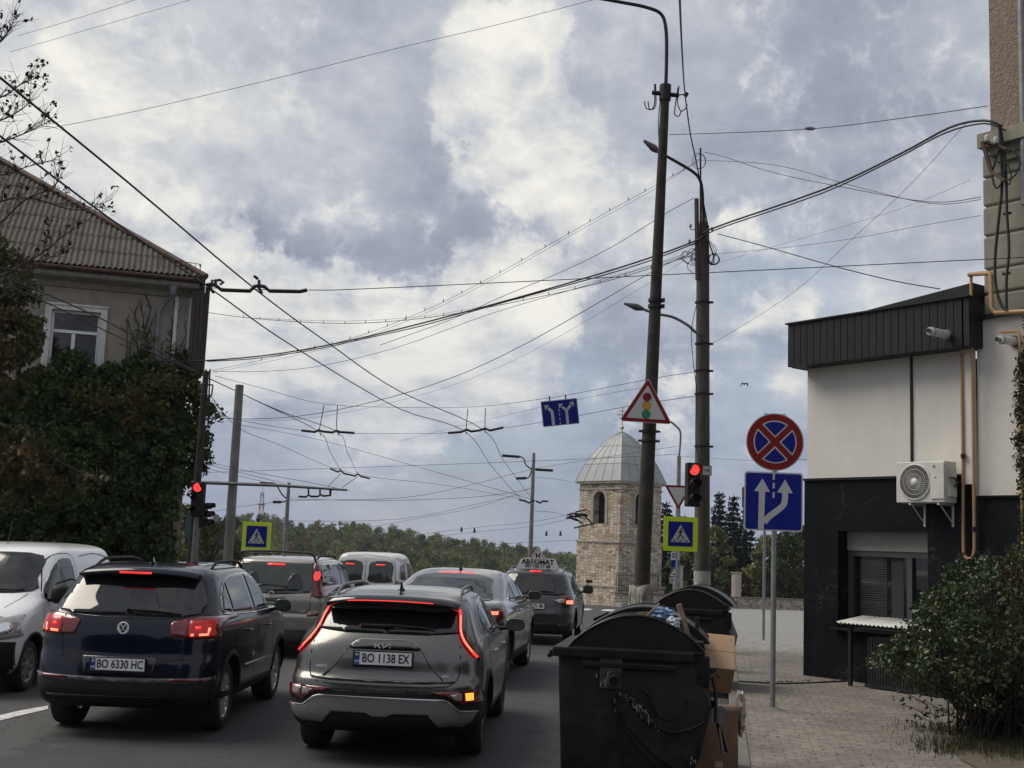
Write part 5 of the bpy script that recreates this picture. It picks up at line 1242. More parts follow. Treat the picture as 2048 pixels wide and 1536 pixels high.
def left_building():
    d = Vector((.956, .293, 0)); n = Vector((-.293, .956, 0))          # along the facade, into the building
    p0 = P(200, 1065, 33.0); p0.z = 0
    ang = math.atan2(d.y, d.x)
    O = Vector((p0.x, p0.y, gz(33))); t = empty('corner_house', O, ang, 'old beige two storey house with grey corrugated hip roof on the left', 'house')
    Mi = root_matrix(t).inverted()
    def loc(x, y, off=0.0):       # local coordinates of the facade point under a pixel; x along, z up
        return Mi @ plane_hit(x, y, p0 - n*off, n)
    xr = loc(378, 700).x; ze = loc(200, 548).z; zc = loc(200, 566).z; Dp = 11.0; xl = -9.0
    wx0, wx1 = loc(99, 680).x, loc(198, 680).x; wz0, wz1 = loc(140, 742).z, loc(150, 622).z
    # front wall with the window opening cut in it
    mb = MB(); z1 = ze-.1
    for (a, b_, c, e) in ((xl, wx0, -.5, z1), (wx1, xr, -.5, z1), (wx0, wx1, -.5, wz0), (wx0, wx1, wz1, z1)):
        mb.add([(a, 0, c), (b_, 0, c), (b_, 0, e), (a, 0, e)], [(0, 1, 2, 3)], False)
    for q in ([(wx0, wz0), (wx0, wz1)], [(wx0, wz1), (wx1, wz1)], [(wx1, wz1), (wx1, wz0)], [(wx1, wz0), (wx0, wz0)]):
        (a, c), (b_, e) = q; mb.add([(a, 0, c), (b_, 0, e), (b_, .22, e), (a, .22, c)], [(0, 1, 2, 3)], False)
    mb.add([(xr, 0, -.5), (xr, Dp, -.5), (xr, Dp, z1), (xr, 0, z1)], [(0, 1, 2, 3)], False)
    mb.add([(xl, 0, -.5), (xl, Dp, -.5), (xl, Dp, z1), (xl, 0, z1)], [(0, 1, 2, 3)], False)
    mb.add([(xl, Dp, -.5), (xr, Dp, -.5), (xr, Dp, z1), (xl, Dp, z1)], [(0, 1, 2, 3)], False)
    mb.build('wall', M_stuc, t)
    # window
    w = MB(); f = .07
    w.box(((wx0+wx1)/2, .12, wz1-f/2), (wx1-wx0, .07, f)); w.box(((wx0+wx1)/2, .12, wz0+f/2), (wx1-wx0, .07, f))
    for xx in (wx0+f/2, wx1-f/2): w.box((xx, .12, (wz0+wz1)/2), (f, .068, wz1-wz0-2*f))
    tz = loc(147, 663).z; mx = lerp(wx0, wx1, .47); w.box(((wx0+wx1)/2, .118, tz), (wx1-wx0-2*f, .07, .08)); w.box((mx, .116, (wz0+tz)/2), (.09, .07, tz-wz0-f-.04))
    fr = w.build('window', M_pvc, t)
    g = MB(); g.box(((wx0+wx1)/2, .15, (wz0+wz1)/2), (wx1-wx0-.02, .01, wz1-wz0-.02)); g.build('pane', M_winglass, fr)
    g = MB()
    for k in range(26): g.box(((mx+wx1)/2, .141, lerp(wz0+.1, wz1-.1, k/25)), (wx1-mx-.1, .004, .028))
    g.build('blind', pbr('dark_blind', (.06, .065, .065), .6), fr)
    tr = MB(); a = .17
    for xx in (wx0-a/2, wx1+a/2): tr.box((xx, -.05, (wz0+wz1)/2), (a, .10, wz1-wz0)); tr.box((xx+(a*.3 if xx > mx else -a*.3), -.085, (wz0+wz1)/2), (a*.3, .06, wz1-wz0))
    tr.box(((wx0+wx1)/2, -.051, wz1+a/2), (wx1-wx0+2*a, .10, a)); tr.box(((wx0+wx1)/2, -.09, wz1+a*.85), (wx1-wx0+2*a+.03, .10, a*.3)); tr.build('window_surround', M_whitetrim, t)
    tr = MB(); tr.box(((wx0+wx1)/2, -.11, wz0-.06), (wx1-wx0+2*a+.16, .24, .07)); tr.build('window_sill', M_whitetrim, t)
    # cornice and eaves
    ov = .55; xe = loc(408, 572, ov).x
    mb = MB(); mb.prism([(-ov+.08, zc+.02), (-ov+.08, zc+.16), (.02, zc+.30), (.02, zc-.22), (-.06, zc-.20), (-.12, zc-.06)], 'x', xl, xe-.12); mb.build('cornice', M_soffit, t)
    mb = MB(); mb.box(((xl+xe)/2, -ov+.06, zc+.225), (xe-xl, .10, .12)); mb.box((xe-.02, Dp/2-ov, zc+.2), (.10, Dp, .16)); mb.build('fascia', M_eave, t)
    mb = MB(); zg = ze
    pts = [(x, -ov-.02, zg-.02) for x in np.linspace(xl, xe, 12)]; mb.tube(pts, .065, 8); mb.build('gutter', M_rust, t)
    # pilasters and end bay
    for xp in (350, 379):
        a = loc(xp, 650).x; mb = MB(); mb.box((a, -.05, (zc-.2)/2), (.09, .10, zc-.2)); mb.build('pilaster', M_whitetrim, t)
    mb = MB(); a0, a1 = loc(350, 650).x, loc(379, 650).x; mb.box(((a0+a1)/2, -.021, (zc-.2)/2), (a1-a0-.09, .04, zc-.2)); mb.build('corner_panel', stucco('pale_panel', (.30, .29, .265), .2, .4), t)
    a0, a1 = loc(380, 650, .35).x, loc(414, 650, .35).x; zb = loc(400, 742, .35).z; mb = MB(); n_ = 4
    for k in range(n_): mb.box((lerp(a0, a1, (k+.5)/n_), -.33, (zb+zc+.1)/2), ((a1-a0)/n_-.012, .05, zc+.1-zb))
    for k in range(6): mb.box((a1-.01, -.28+.3*k, (zb+zc+.1)/2), (.05, .28, zc+.1-zb-.002))
    mb.box(((a0+a1)/2, .5, zb+.06), (a1-a0-.06, 1.5, .1)); mb.box(((a0+a1)/2, -.27, (zb+zc)/2), (a1-a0-.02, .04, zc-zb-.1)); mb.build('boarded_bay', M_plank, t)
    # hip roof of wavy sheets: real waves
    pitch = .70; per = .15; mb = MB(); rows = 7; run = 6.3
    x = xl-1.0; dx = per/6; cols = []
    while x < xe+.01: cols.append(x); x += dx
    V = []; 
    yy = -ov-.05; sl = run/rows
    for r_ in range(rows):
        y0, y1 = yy+r_*sl, yy+(r_+1)*sl+.05; base = len(mb.v); fs = []; vs_ = []
        for i, xx in enumerate(cols):
            lim = (xe - xx) + yy + .0                      # hip line
            ya, yb = min(y0, max(lim, y0-1e-4)), min(y1, lim)
            if yb < ya: yb = ya
            wv = .028*cos(2*PI*xx/per)
            for y_ in (ya, yb): vs_.append((xx, y_, ze+.06+(y_-yy)*pitch+wv+ .022*(1-(y_-y0)/(y1-y0+1e-6))))
        for i in range(len(cols)-1):
            if cols[i] < xe-(y0-yy): fs.append((2*i, 2*i+2, 2*i+3, 2*i+1))
        mb.add(vs_, fs, True)
    mb.build('roof', M_slate, t)
    mb = MB(); zt = ze+.06+run*pitch
    mb.add([(xe, yy, ze+.03), (xe, Dp+.5, ze+.03), (xe-run, Dp-run+.5, zt), (xe-run, yy+run, zt)], [(0, 1, 2, 3)], False)
    mb.add([(xe-run, yy+run, zt), (xe-run, Dp-run+.5, zt), (xl-1, Dp-run+.5, zt), (xl-1, yy+run, zt)], [(0, 1, 2, 3)], False)
    mb.add([(xe, Dp+.5, ze), (xl-1, Dp+.5, ze), (xl-1, Dp-run+.5, zt), (xe-run, Dp-run+.5, zt)], [(0, 1, 2, 3)], False); mb.build('roof_back', M_slate, t)
    mb = MB(); mb.tube([(xe+.03, yy-.03, ze+.08), (xe-run, yy+run, zt+.07)], .10, 6); mb.build('ridge_cap', M_rust, t)
    # snow rail / aerial cage on the corner
    mb = MB(); q = [loc(322, 516, .3), loc(402, 528, .3)]
    for i in range(9):
        u = i/8; p_ = q[0].lerp(q[1], u); mb.tube([(p_.x, -.25, p_.z), (p_.x-.02, -.25, max(ze+.05, p_.z-.42-.18*u))], .008, 4)
    mb.tube([(q[0].x, -.25, q[0].z), (q[1].x, -.25, q[1].z)], .010, 4)
    for k in range(5): mb.tube([(q[1].x-.01*k, -.25, q[1].z), (q[1].x-.02+.015*k, -.24, q[1].z-.3), (q[1].x-.05+.01*k, -.25, q[1].z-.55)], .008, 4)
    mb.build('roof_railing', M_iron, t)
    # downpipe
    pp = [loc(346, 584, .45), loc(345, 592, .35), loc(325, 612, .14), loc(318, 622, .12), loc(315, 660, .12), loc(311, 700, .12), loc(307, 742, .12)]
    mb = MB(); mb.tube([(p_.x, p_.y, p_.z) for p_ in pp], .055, 8); mb.lathe([(.055, -.1), (.11, .08), (.11, .16)], (pp[0].x, pp[0].y, pp[0].z), n=10); mb.build('downpipe', M_galv, t)
    # street side trim low down, peeling corner seen under the vines
    a0, a1 = loc(345, 1050, .0).x, loc(362, 1050, .0).x
    mb = MB(); mb.box(((a0+a1)/2+.02, -.06, 2.2), (.16, .12, 4.4)); mb.build('pilaster', stucco('peeling_plaster', (.42, .36, .31), .3, .3, 9, 30, 1.0, .03), t)
    mb = MB(); zw = loc(350, 1100).z; mb.box(((xl+xr)/2, -.09, zw-.0), (xr-xl+.25, .18, .14)); mb.build('plinth_band', M_soffit, t)
    return t, loc, O, n, p0
HB, hloc, HO, Hn, Hp0 = left_building()

# ---- vine covering the lower left ---------------------------------------
def vine():
    t = empty('climbing_vine', HO - Hn*.3 + Vector((1.0, 0, 0)), 0, 'dense dark green vine hanging over the front of the old house', 'vine')
    rnd = random.Random(3); rng = np.random.default_rng(3)
    poly = [(-40, 760), (60, 752), (95, 735), (130, 700), (170, 722), (215, 735), (262, 722), (300, 690), (318, 735), (345, 728), (378, 700), (385, 738), (392, 770), (404, 800), (424, 828), (418, 860), (408, 890), (412, 925), (402, 948), (380, 985), (372, 1010), (352, 1030), (348, 1070), (340, 1130), (-40, 1150)]
    cen = []; rad = []
    for (x, y) in sample_poly(rnd, poly, 900):
        f = min(1, max(0, (y-720)/200)); edge = min(1, max(.15, (428-x)/70))
        o = rnd.uniform(.05, .35+.9*f)*edge
        p = plane_hit(x, y, Hp0-Hn*o, Hn); cen.append(p); rad.append(rnd.uniform(.16, .34))
    # outline sprays
    pts = clumps(rng, cen, rad, 70, .9)
    leaves('foliage', pts, .115, L_ivy, t, rng=rng, aspect=.75, droop=.7)
    # thin stems climbing the render above
    mb = MB()
    for (x, y) in [(262, 640), (275, 620), (290, 610), (300, 660), (330, 690), (245, 660), (355, 610), (362, 650), (372, 690), (290, 590), (268, 700), (340, 640)]:
        px, py = x, y+90; path = []
        for k in range(9):
            path.append(plane_hit(px, py, Hp0-Hn*.04, Hn)); py -= rnd.uniform(8, 16); px += rnd.uniform(-6, 6)
            if rnd.random() < .6:
                a = path[-1]; mb.tube([a, a+Vector((rnd.uniform(-.25, .25), -.02, rnd.uniform(.05, .3)))], .008, 4)
        mb.tube(path, .012, 4)
    for k in range(26):
        x0 = rnd.uniform(20, 350); mb.tube([plane_hit(x0+rnd.uniform(-10, 10), 1130-j*70, Hp0-Hn*(.15), Hn) for j in range(5)], .03, 5)
    # loose hanging runners at the right edge
    for (x, y) in [(420, 820), (440, 815), (428, 830), (405, 900), (416, 912), (383, 975), (398, 940)]:
        a = plane_hit(x-22, y-4, Hp0-Hn*.3, Hn); b_ = plane_hit(x, y, Hp0-Hn*.3, Hn); mb.tube([a, (a+b_)/2+Vector((0, 0, .08)), b_], .008, 4)
    mb.build('stem', M_twig, t, world=True)
    c2 = [plane_hit(x, y, Hp0-Hn*.35, Hn) for x, y in [(422, 818), (432, 822), (440, 832), (424, 838), (412, 906), (418, 915), (400, 946), (384, 980), (388, 962), (372, 715), (385, 745), (300, 676), (288, 668), (345, 700)]]
    leaves('foliage', clumps(rng, c2, [.22]*len(c2), 26, 1.0), .11, L_ivy, t, rng=rng, aspect=.75, droop=.5)
    c3 = [plane_hit(rnd.gauss(x, 26), rnd.gauss(y, 12), Hp0-Hn*rnd.uniform(.9, 1.3), Hn) for x, y in [(255, 790), (280, 830), (290, 800), (320, 770), (190, 800)] for _ in range(7)]
    leaves('yellowing_foliage', clumps(rng, c3, [.3]*len(c3), 22, 1.0), .12, leaf_mat('yellow_vine_leaves', [(.06, .07, .015), (.10, .08, .02), (.13, .085, .025)], .55, .25, .3), t, rng=rng, aspect=.75, droop=.5)
vine()

# ---- rusty broadleaf tree at the far left ---------------------------------
def chestnut():
    rnd = random.Random(8); rng = np.random.default_rng(8)
    base = gp(-260, 27.0); t = empty('chestnut_tree', base, 0, 'tree with rusty brown and green leaves at the left edge of the street', 'tree')
    mb = MB(); T0 = P(-240, 700, 27.0); trunk_mesh(mb, base+Vector((0, 0, -.2)), T0, .24, .14, rnd, .1)
    mains = [[(-240, 800), (-120, 700), (-20, 640), (50, 660)], [(-240, 850), (-100, 880), (60, 900), (190, 960)], [(-240, 760), (-120, 600), (-30, 540), (30, 520)], [(-240, 900), (-80, 1000), (20, 1010), (70, 1030)], [(-240, 820), (-60, 830), (30, 860), (90, 880)]]
    for m_ in mains:
        q = smooth_path([P(x, y, 27.0-.5*i) for i, (x, y) in enumerate(m_)], 5); mb.tube(q, list(np.linspace(.07, .012, len(q))), 6)
    mb.build('trunk', M_bark, t, world=True)
    def mass(poly, n, Y0, Y1, L, per, nm, r0=.14, r1=.3, leaf=.15):
        cen = [P(x, y, rnd.uniform(Y0, Y1)) for x, y in sample_poly(rnd, poly, n)]
        leaves(nm, clumps(rng, cen, [rnd.uniform(r0, r1) for _ in cen], per, .8), leaf, L, t, rng=rng, aspect=.5, droop=.8)
    mass([(-60, 480), (20, 470), (60, 560), (85, 640), (60, 730), (40, 800), (-60, 820)], 120, 25.0, 27.5, L_mix, 50, 'crown')
    mass([(-60, 560), (40, 600), (70, 700), (30, 780), (-60, 760)], 35, 24.7, 26, L_rust, 30, 'crown')
    mass([(-60, 800), (30, 830), (110, 900), (190, 940), (205, 985), (150, 1010), (90, 1000), (60, 1030), (-60, 1030)], 34, 24.8, 26.5, L_mix, 36, 'crown')
    mass([(-60, 870), (60, 905), (120, 935), (185, 950), (200, 985), (130, 990), (60, 960), (-60, 960)], 42, 24.5, 25.6, L_rust, 26, 'rusty_spray')
chestnut()

# ---- thin branches of a nearer tree, top left -------------------------------
def bare_branches():
    rnd = random.Random(14); rng = np.random.default_rng(14); Y = 19.0
    base = gp(-420, Y); t = empty('half_bare_tree', base, 0, 'half bare tree whose thin twigs reach in at the upper left against the sky', 'tree')
    mb = MB(); top = P(-300, 100, Y); trunk_mesh(mb, base+Vector((0, 0, -.2)), top, .20, .07, rnd, .1)
    tips = []
    mains = [[(-300, 300), (-120, 320), (0, 285), (60, 262), (104, 240)], [(-300, 200), (-100, 120), (-10, 90), (18, 60), (30, 30)], [(-300, 250), (-100, 215), (0, 195), (40, 170), (74, 156)],
             [(-300, 420), (-100, 430), (40, 395), (150, 420), (226, 398)], [(-300, 500), (-60, 480), (50, 400), (110, 372), (118, 320)], [(-300, 480), (-60, 560), (60, 520), (130, 470), (205, 420)], [(-300, 350), (-100, 340), (0, 350), (50, 335), (112, 318)],
             [(-300, 160), (-60, 240), (0, 240), (44, 218), (62, 200)], [(-300, 560), (-60, 620), (40, 560), (90, 520), (140, 505)]]
    for m_ in mains:
        q = smooth_path([P(x, y, Y+rnd.uniform(-.8, .8)) for x, y in m_], 7); rs = list(np.linspace(.026, .004, len(q))); mb.tube(q, rs, 5)
        for i in range(8, len(q)-1):
            for _ in range(2):
                if rnd.random() < .75:
                    d0 = (q[i+1]-q[i]).normalized(); L_ = rnd.uniform(.15, .65)*(1.2-.5*i/len(q))
                    e = d0*.7+Vector((rnd.uniform(-.6, .6), rnd.uniform(-.5, .5), rnd.uniform(-.35, .8))); e.normalize()
                    m1 = q[i]+e*L_*.5+Vector((0, 0, .03)); m2 = q[i]+e*L_+Vector((rnd.uniform(-.05, .05), 0, rnd.uniform(0, .12))); mb.tube([q[i], m1, m2], [.006, .004, .002], 4, caps=False)
                    tips.append((m2, i)); tips.append((m1, i))
                    if rnd.random() < .6:
                        m3 = m1+Vector((rnd.uniform(-.2, .2), 0, rnd.uniform(-.05, .25))); mb.tube([m1, m3], [.004, .002], 3, caps=False); tips.append((m3, i))
    mb.build('branch', M_twig, t, world=True)
    cc = [p_ for p_, i in tips if rnd.random() < .27]
    leaves('foliage', clumps(rng, cc, [.06]*len(cc), 4, 1.0), .075, leaf_mat('dark_withered_leaves', [(.016, .016, .008), (.030, .022, .012), (.020, .026, .010)], .6, .2, .2), t, rng=rng, aspect=.6, droop=.7)
bare_branches()

# ================================================================ right hand side
def metal_ribbed(name, col):
    m, T, b = custom(name); oc = T.coord('Object')
    c = T.mix(T.ramp(T.noise(T.mapped(oc, (3, 3, .5)), 2, 6, .6), [(.3, 0), (.7, 1)]), tuple(q*.8 for q in col), tuple(q*1.25 for q in col)); T.i(b, 'Base Color', c)
    b.inputs['Roughness'].default_value = .5; b.inputs['Specular IOR Level'].default_value = .3; return m
def marble():
    m, T, b = custom('black_marble_tile'); oc = T.coord('Object'); sp = T.a('ShaderNodeSeparateXYZ', ins={0: oc})
    wv = T.vm('ADD', oc, T.vm('SCALE', T.vm('SUBTRACT', T.noise(oc, 1.2, 5, .6, out=1), (.5, .5, .5)), 1.3))
    mp = T.mapped(wv, (1, 1, 1), rot=(0, R(35), 0)); vo = T.a('ShaderNodeTexVoronoi', feature='DISTANCE_TO_EDGE', ins={'Vector': mp, 'Scale': 1.35})
    vein = T.m('MULTIPLY', T.ramp(vo.outputs['Distance'], [(0, 1), (.008, 0)]), T.ramp(T.noise(oc, 1.9, 4, .6), [(.47, 0), (.62, 1)]))
    v2 = T.a('ShaderNodeTexVoronoi', feature='DISTANCE_TO_EDGE', ins={'Vector': T.vm('ADD', mp, (5, 3, 1)), 'Scale': 3.1})
    vein2 = T.m('MULTIPLY', T.ramp(v2.outputs['Distance'], [(0, .6), (.012, 0)]), T.ramp(T.noise(oc, 2.3, 4, .6), [(.55, 0), (.66, 1)]))
    c = T.mix(T.ramp(T.noise(oc, 2, 5, .6), [(.3, 0), (.7, 1)]), (.0045, .0052, .0078), (.009, .010, .013)); c = T.mix(T.m('MULTIPLY', T.m('MAXIMUM', vein, vein2), .70), c, (.13, .13, .135))
    u = T.a('ShaderNodeCombineXYZ', ins={0: T.m('ADD', sp.outputs[0], T.m('MULTIPLY', sp.outputs[1], 1.0)), 1: sp.outputs[2], 2: 0.0}).outputs[0]
    br = T.a('ShaderNodeTexBrick', ins={'Vector': u, 'Scale': 1.0, 'Mortar Size': .003, 'Brick Width': 1.2, 'Row Height': .6}); br.offset = 0
    c = T.mix(br.outputs['Fac'], c, (.004, .004, .004)); T.i(b, 'Base Color', c); b.inputs['Roughness'].default_value = .5; b.inputs['Specular IOR Level'].default_value = .1; return m
M_white = stucco('warm_white_render', (.67, .645, .595), .07, .16, 1.6, 130, .35, .004, (.42, .39, .35)); M_marble = marble(); M_clad = metal_ribbed('anthracite_sheet', (.009, .0095, .0115))
M_green = stucco('green_beige_rusticated_render', (.27, .26, .21), .2, .45, 3.5, 50, .4, .01, (.12, .11, .09)); M_pebble = stucco('pebble_dash', (.30, .235, .19), .28, .15, 12, 22, 1.0, .06)
M_gas = pbr('yellow_ochre_pipe', (.42, .25, .115), .5, dirt=.35, dirtcol=(.2, .13, .08), dscale=6); M_flue = pbr('white_flue_pipe', (.55, .55, .54), .4, dirt=.3)
M_cable = pbr('black_cable', (.010, .010, .011), .6)
RC = Vector((P(1612, 1337, 20.25).x, 20.25, 0)); Rd = Vector((.60, -.80, 0)); Rn = Vector((.80, .60, 0))    # corner, along facade towards us, into the building
def rhit(x, y, off=0.0): return plane_hit(x, y, RC - Rn*off, Rn)
def right_building():
    ang = math.atan2(Rd.y, Rd.x); O = Vector((RC.x, RC.y, SWZ))
    t = empty('annex_building', O, ang, 'low white building with black marble plinth and anthracite sheet parapet', 'building')
    Mi = root_matrix(t).inverted()
    def loc(x, y, off=0.0): return Mi @ rhit(x, y, off)     # local x along the facade, local y into the building
    L1 = loc(1950, 850).x; L2 = L1+5.0; zp = loc(1700, 959).z; ztop = loc(1700, 640).z; D = 7.0
    wx0, wx1, wz0, wz1 = loc(1678, 1150).x, loc(1858, 1150).x, loc(1690, 1255).z, loc(1690, 1062).z
    mb = MB()
    r0z, r1z = loc(1690, 632, .1), loc(1945, 565, .1)
    mb.add([(0, 0, zp), (L1, 0, zp), (L1, 0, r1z.z-.12), (r0z.x, 0, r0z.z-.12), (0, 0, ztop)], [(0, 1, 2, 3, 4)], False)
    mb.add([(0, 0, zp), (0, D, zp), (0, D, ztop), (0, 0, ztop)], [(0, 1, 2, 3)], False); mb.build('wall', M_white, t)
    mb = MB(); e = -.03
    for (a, b_, c, d_) in ((-.03, wx0, -.3, zp), (wx1, L1, -.3, zp), (wx0, wx1, -.3, wz0), (wx0, wx1, wz1, zp)): mb.add([(a, e, c), (b_, e, c), (b_, e, d_), (a, e, d_)], [(0, 1, 2, 3)], False)
    mb.add([(-.03, e, -.3), (-.03, D, -.3), (-.03, D, zp), (-.03, e, zp)], [(0, 1, 2, 3)], False); mb.add([(-.03, e, zp), (L1, e, zp), (L1, 0.01, zp), (-.03, .01, zp)], [(0, 1, 2, 3)], False)
    dp = .30
    for q in ([(wx0, wz0), (wx0, wz1)], [(wx0, wz1), (wx1, wz1)], [(wx1, wz1), (wx1, wz0)], [(wx1, wz0), (wx0, wz0)]):
        (a, c), (b_, d_) = q; mb.add([(a, e, c), (b_, e, d_), (b_, dp, d_), (a, dp, c)], [(0, 1, 2, 3)], False)
    mb.build('plinth', M_marble, t)
    mb = MB(); mb.box((L1/2-.02, e-.015, zp+.012), (L1+.05, .06, .035)); mb.build('plinth_flashing', M_clad, t)
    # window with shutter box
    w = MB(); sh = .30; w.box(((wx0+wx1)/2, dp-.05, wz1-sh/2), (wx1-wx0-.01, .10, sh)); w.build('shutter_box', pbr('shutter_grey', (.27, .275, .245), .5, dirt=.3), t)
    w = MB(); f = .09; zt = wz1-sh
    w.box(((wx0+wx1)/2, dp-.05, zt-f/2), (wx1-wx0-.02, .06, f)); w.box(((wx0+wx1)/2, dp-.05, wz0+f/2), (wx1-wx0-.02, .06, f))
    for xx in (wx0+f/2+.01, wx1-f/2-.01, lerp(wx0, wx1, .70)): w.box((xx, dp-.052, (wz0+zt)/2), (f, .06, zt-wz0-2*f+.004))
    fr = w.build('window', pbr('grey_frame', (.06, .063, .060), .5), t)
    w = MB(); w.box(((wx0+wx1)/2, dp-.02, (wz0+zt)/2), (wx1-wx0-.02, .012, zt-wz0)); w.build('pane', M_winglass, fr)
    w = MB()
    for k in range(30): w.box((lerp(wx0, wx1, .28), dp-.03, lerp(wz0+.12, zt-.1, k/29)), (.50, .003, .022))
    w.build('blind', pbr('blind_grey', (.030, .034, .034), .6), fr)
    w = MB(); w.box((lerp(wx0, wx1, .55), dp-.031, (wz0+zt)/2), (.22, .003, zt-wz0-.2)); w.build('curtain', pbr('curtain_grey', (.028, .028, .027), .8), fr)
    w = MB(); w.box(((wx0+wx1)/2, -.055, wz0-.02), (wx1-wx0+.1, .22, .03)); w.build('window_sill', M_clad, t)
    # parapet of folded sheet
    off = .38; za, zb_ = loc(1590, 733, off).z, loc(1590, 648, off).z; px0, px1 = loc(1577, 690, off).x, loc(1938, 650, off).x
    mb = MB(); k = 0; x = px0; wd_ = .135
    mb.box(((px0+px1)/2, -off/2, (za+zb_)/2), (px1-px0-.01, off-.04, zb_-za-.01)); mb.box((px0+.2, D/2-.2, (za+zb_)/2), (.38, D, zb_-za-.012))
    while x < px1-.02:
        mb.box((x+wd_/2, -off+.004, (za+zb_)/2), (min(wd_, px1-x)-.012, .05, zb_-za)); x += wd_
    y = -off+.1
    while y < D-.5: mb.box((px0+.004, y+wd_/2, (za+zb_)/2), (.05, wd_-.012, zb_-za)); y += wd_
    mb.box(((px0+px1)/2, -off+.02, zb_+.012), (px1-px0+.06, .16, .024)); mb.build('parapet', M_clad, t)
    # sloped roof edge behind the parapet
    r0, r1 = loc(1690, 632, .1), loc(1945, 565, .1); mb = MB()
    mb.hexa([(r0.x, -.10, r0.z-.22), (r1.x, -.10, r1.z-.26), (r1.x, .6, r1.z-.26), (r0.x, .6, r0.z-.22), (r0.x, -.10, r0.z), (r1.x, -.10, r1.z), (r1.x, .6, r1.z), (r0.x, .6, r0.z)])
    mb.hexa([(r0.x, .62, r0.z-.1), (r1.x, .62, r1.z-.1), (r1.x, D, r1.z-.1), (r0.x, D, r0.z-.1), (r0.x, .62, r0.z), (r1.x, .62, r1.z), (r1.x, D, r1.z+1), (r0.x, D, r0.z+.4)]); mb.build('roof_edge', M_clad, t)
    mb = MB(); q = loc(1824, 800); mb.box((q.x, -.012, (zp+ztop-.5)/2), (.035, .03, ztop-.5-zp)); mb.build('expansion_joint', M_clad, t)
    mb = MB(); q0, q1 = loc(1931, 800), loc(1952, 800); zq = loc(1945, 600).z; mb.box(((q0.x+q1.x)/2, -.05, (zp-.12+zq)/2), (q1.x-q0.x, .11, zq-zp+.12)); mb.build('corner_pier', M_white, t)
    return t, loc, L1, zp
RB, rloc, RL1, RZP = right_building()

def tall_building():
    ang = math.atan2(Rd.y, Rd.x); O = RC + Rd*(RL1+.06); O.z = SWZ
    t = empty('tall_building', O, ang, 'tall old building with green beige rusticated corner and pebble dashed upper wall', 'building')
    Mi = root_matrix(t).inverted()
    def loc(x, y, off=0.0): return Mi @ rhit(x, y, off)
    L = 6.0; zt0 = loc(1990, 636).z; zpl = loc(1990, 995).z; D = 12
    # ground floor skin, white over marble
    mb = MB(); mb.add([(0, -.02, zpl), (L, -.02, zpl), (L, -.02, zt0+.1), (0, -.02, zt0)], [(0, 1, 2, 3)], False); mb.build('lower_wall', M_white, t)
    mb = MB(); mb.add([(0, -.05, -.3), (L, -.05, -.3), (L, -.05, zpl), (0, -.05, zpl)], [(0, 1, 2, 3)], False); mb.box((L/2, -.05, zpl+.01), (L, .09, .03)); mb.build('plinth', M_marble, t)
    mb = MB(); mb.hexa([(-.02, -.10, zt0-.01), (L, -.10, zt0+.09), (L, .02, zt0+.09), (-.02, .02, zt0-.01), (-.02, -.10, zt0+.05), (L, -.10, zt0+.15), (L, .02, zt0+.15), (-.02, .02, zt0+.05)]); mb.build('flashing', M_clad, t)
    # rusticated blocks
    zc0 = loc(1985, 300).z; x0 = loc(1961, 450).x; z = zt0+.02; ys = [636, 584, 535, 467, 407, 349, 300]; zz_ = [loc(1990, y).z for y in ys]
    mb = MB()
    for a, b_ in zip(zz_, zz_[1:]):
        bm_ = .025; mb.bevbox(((x0+L)/2, D/2+.06, (a+b_)/2), (L-x0-.0, D, b_-a-.022), .03)
    mb.box(((x0+L)/2+.02, D/2+.09, (zz_[0]+zz_[-1])/2), (L-x0-.04, D, zz_[-1]-zz_[0])); mb.build('rusticated_corner', M_green, t)
    # cornice
    z1 = loc(1950, 290, .3).z; z2 = loc(1950, 262, .3).z; xc = loc(1942, 278, .3).x
    mb = MB(); mb.box(((xc+L)/2, -.02+.3, (z1+z2)/2), (L-xc, .85, z2-z1)); mb.box(((xc+.12+L)/2, .12+.2, z1-.06), (L-xc-.12, .7, .12)); mb.box(((xc+.22+L)/2, .3, z1-.17), (L-xc-.22, .6, .11)); mb.build('cornice', M_green, t)
    # upper wall
    xu = loc(1979, 120, -.1).x; mb = MB(); mb.box(((xu+L)/2, .1+D/2, (z2+16)/2), (L-xu, D, 16-z2)); mb.build('upper_wall', M_pebble, t)
    for q in ((2044, 120),):
        a = loc(2046, 120, .05); mb = MB(); mb.cyl((a.x, -.06, z2-1.2), (a.x, -.06, 15.5), .06, n=10); mb.build('downpipe', M_galv, t)
    return t, loc
TB, tloc = tall_building()

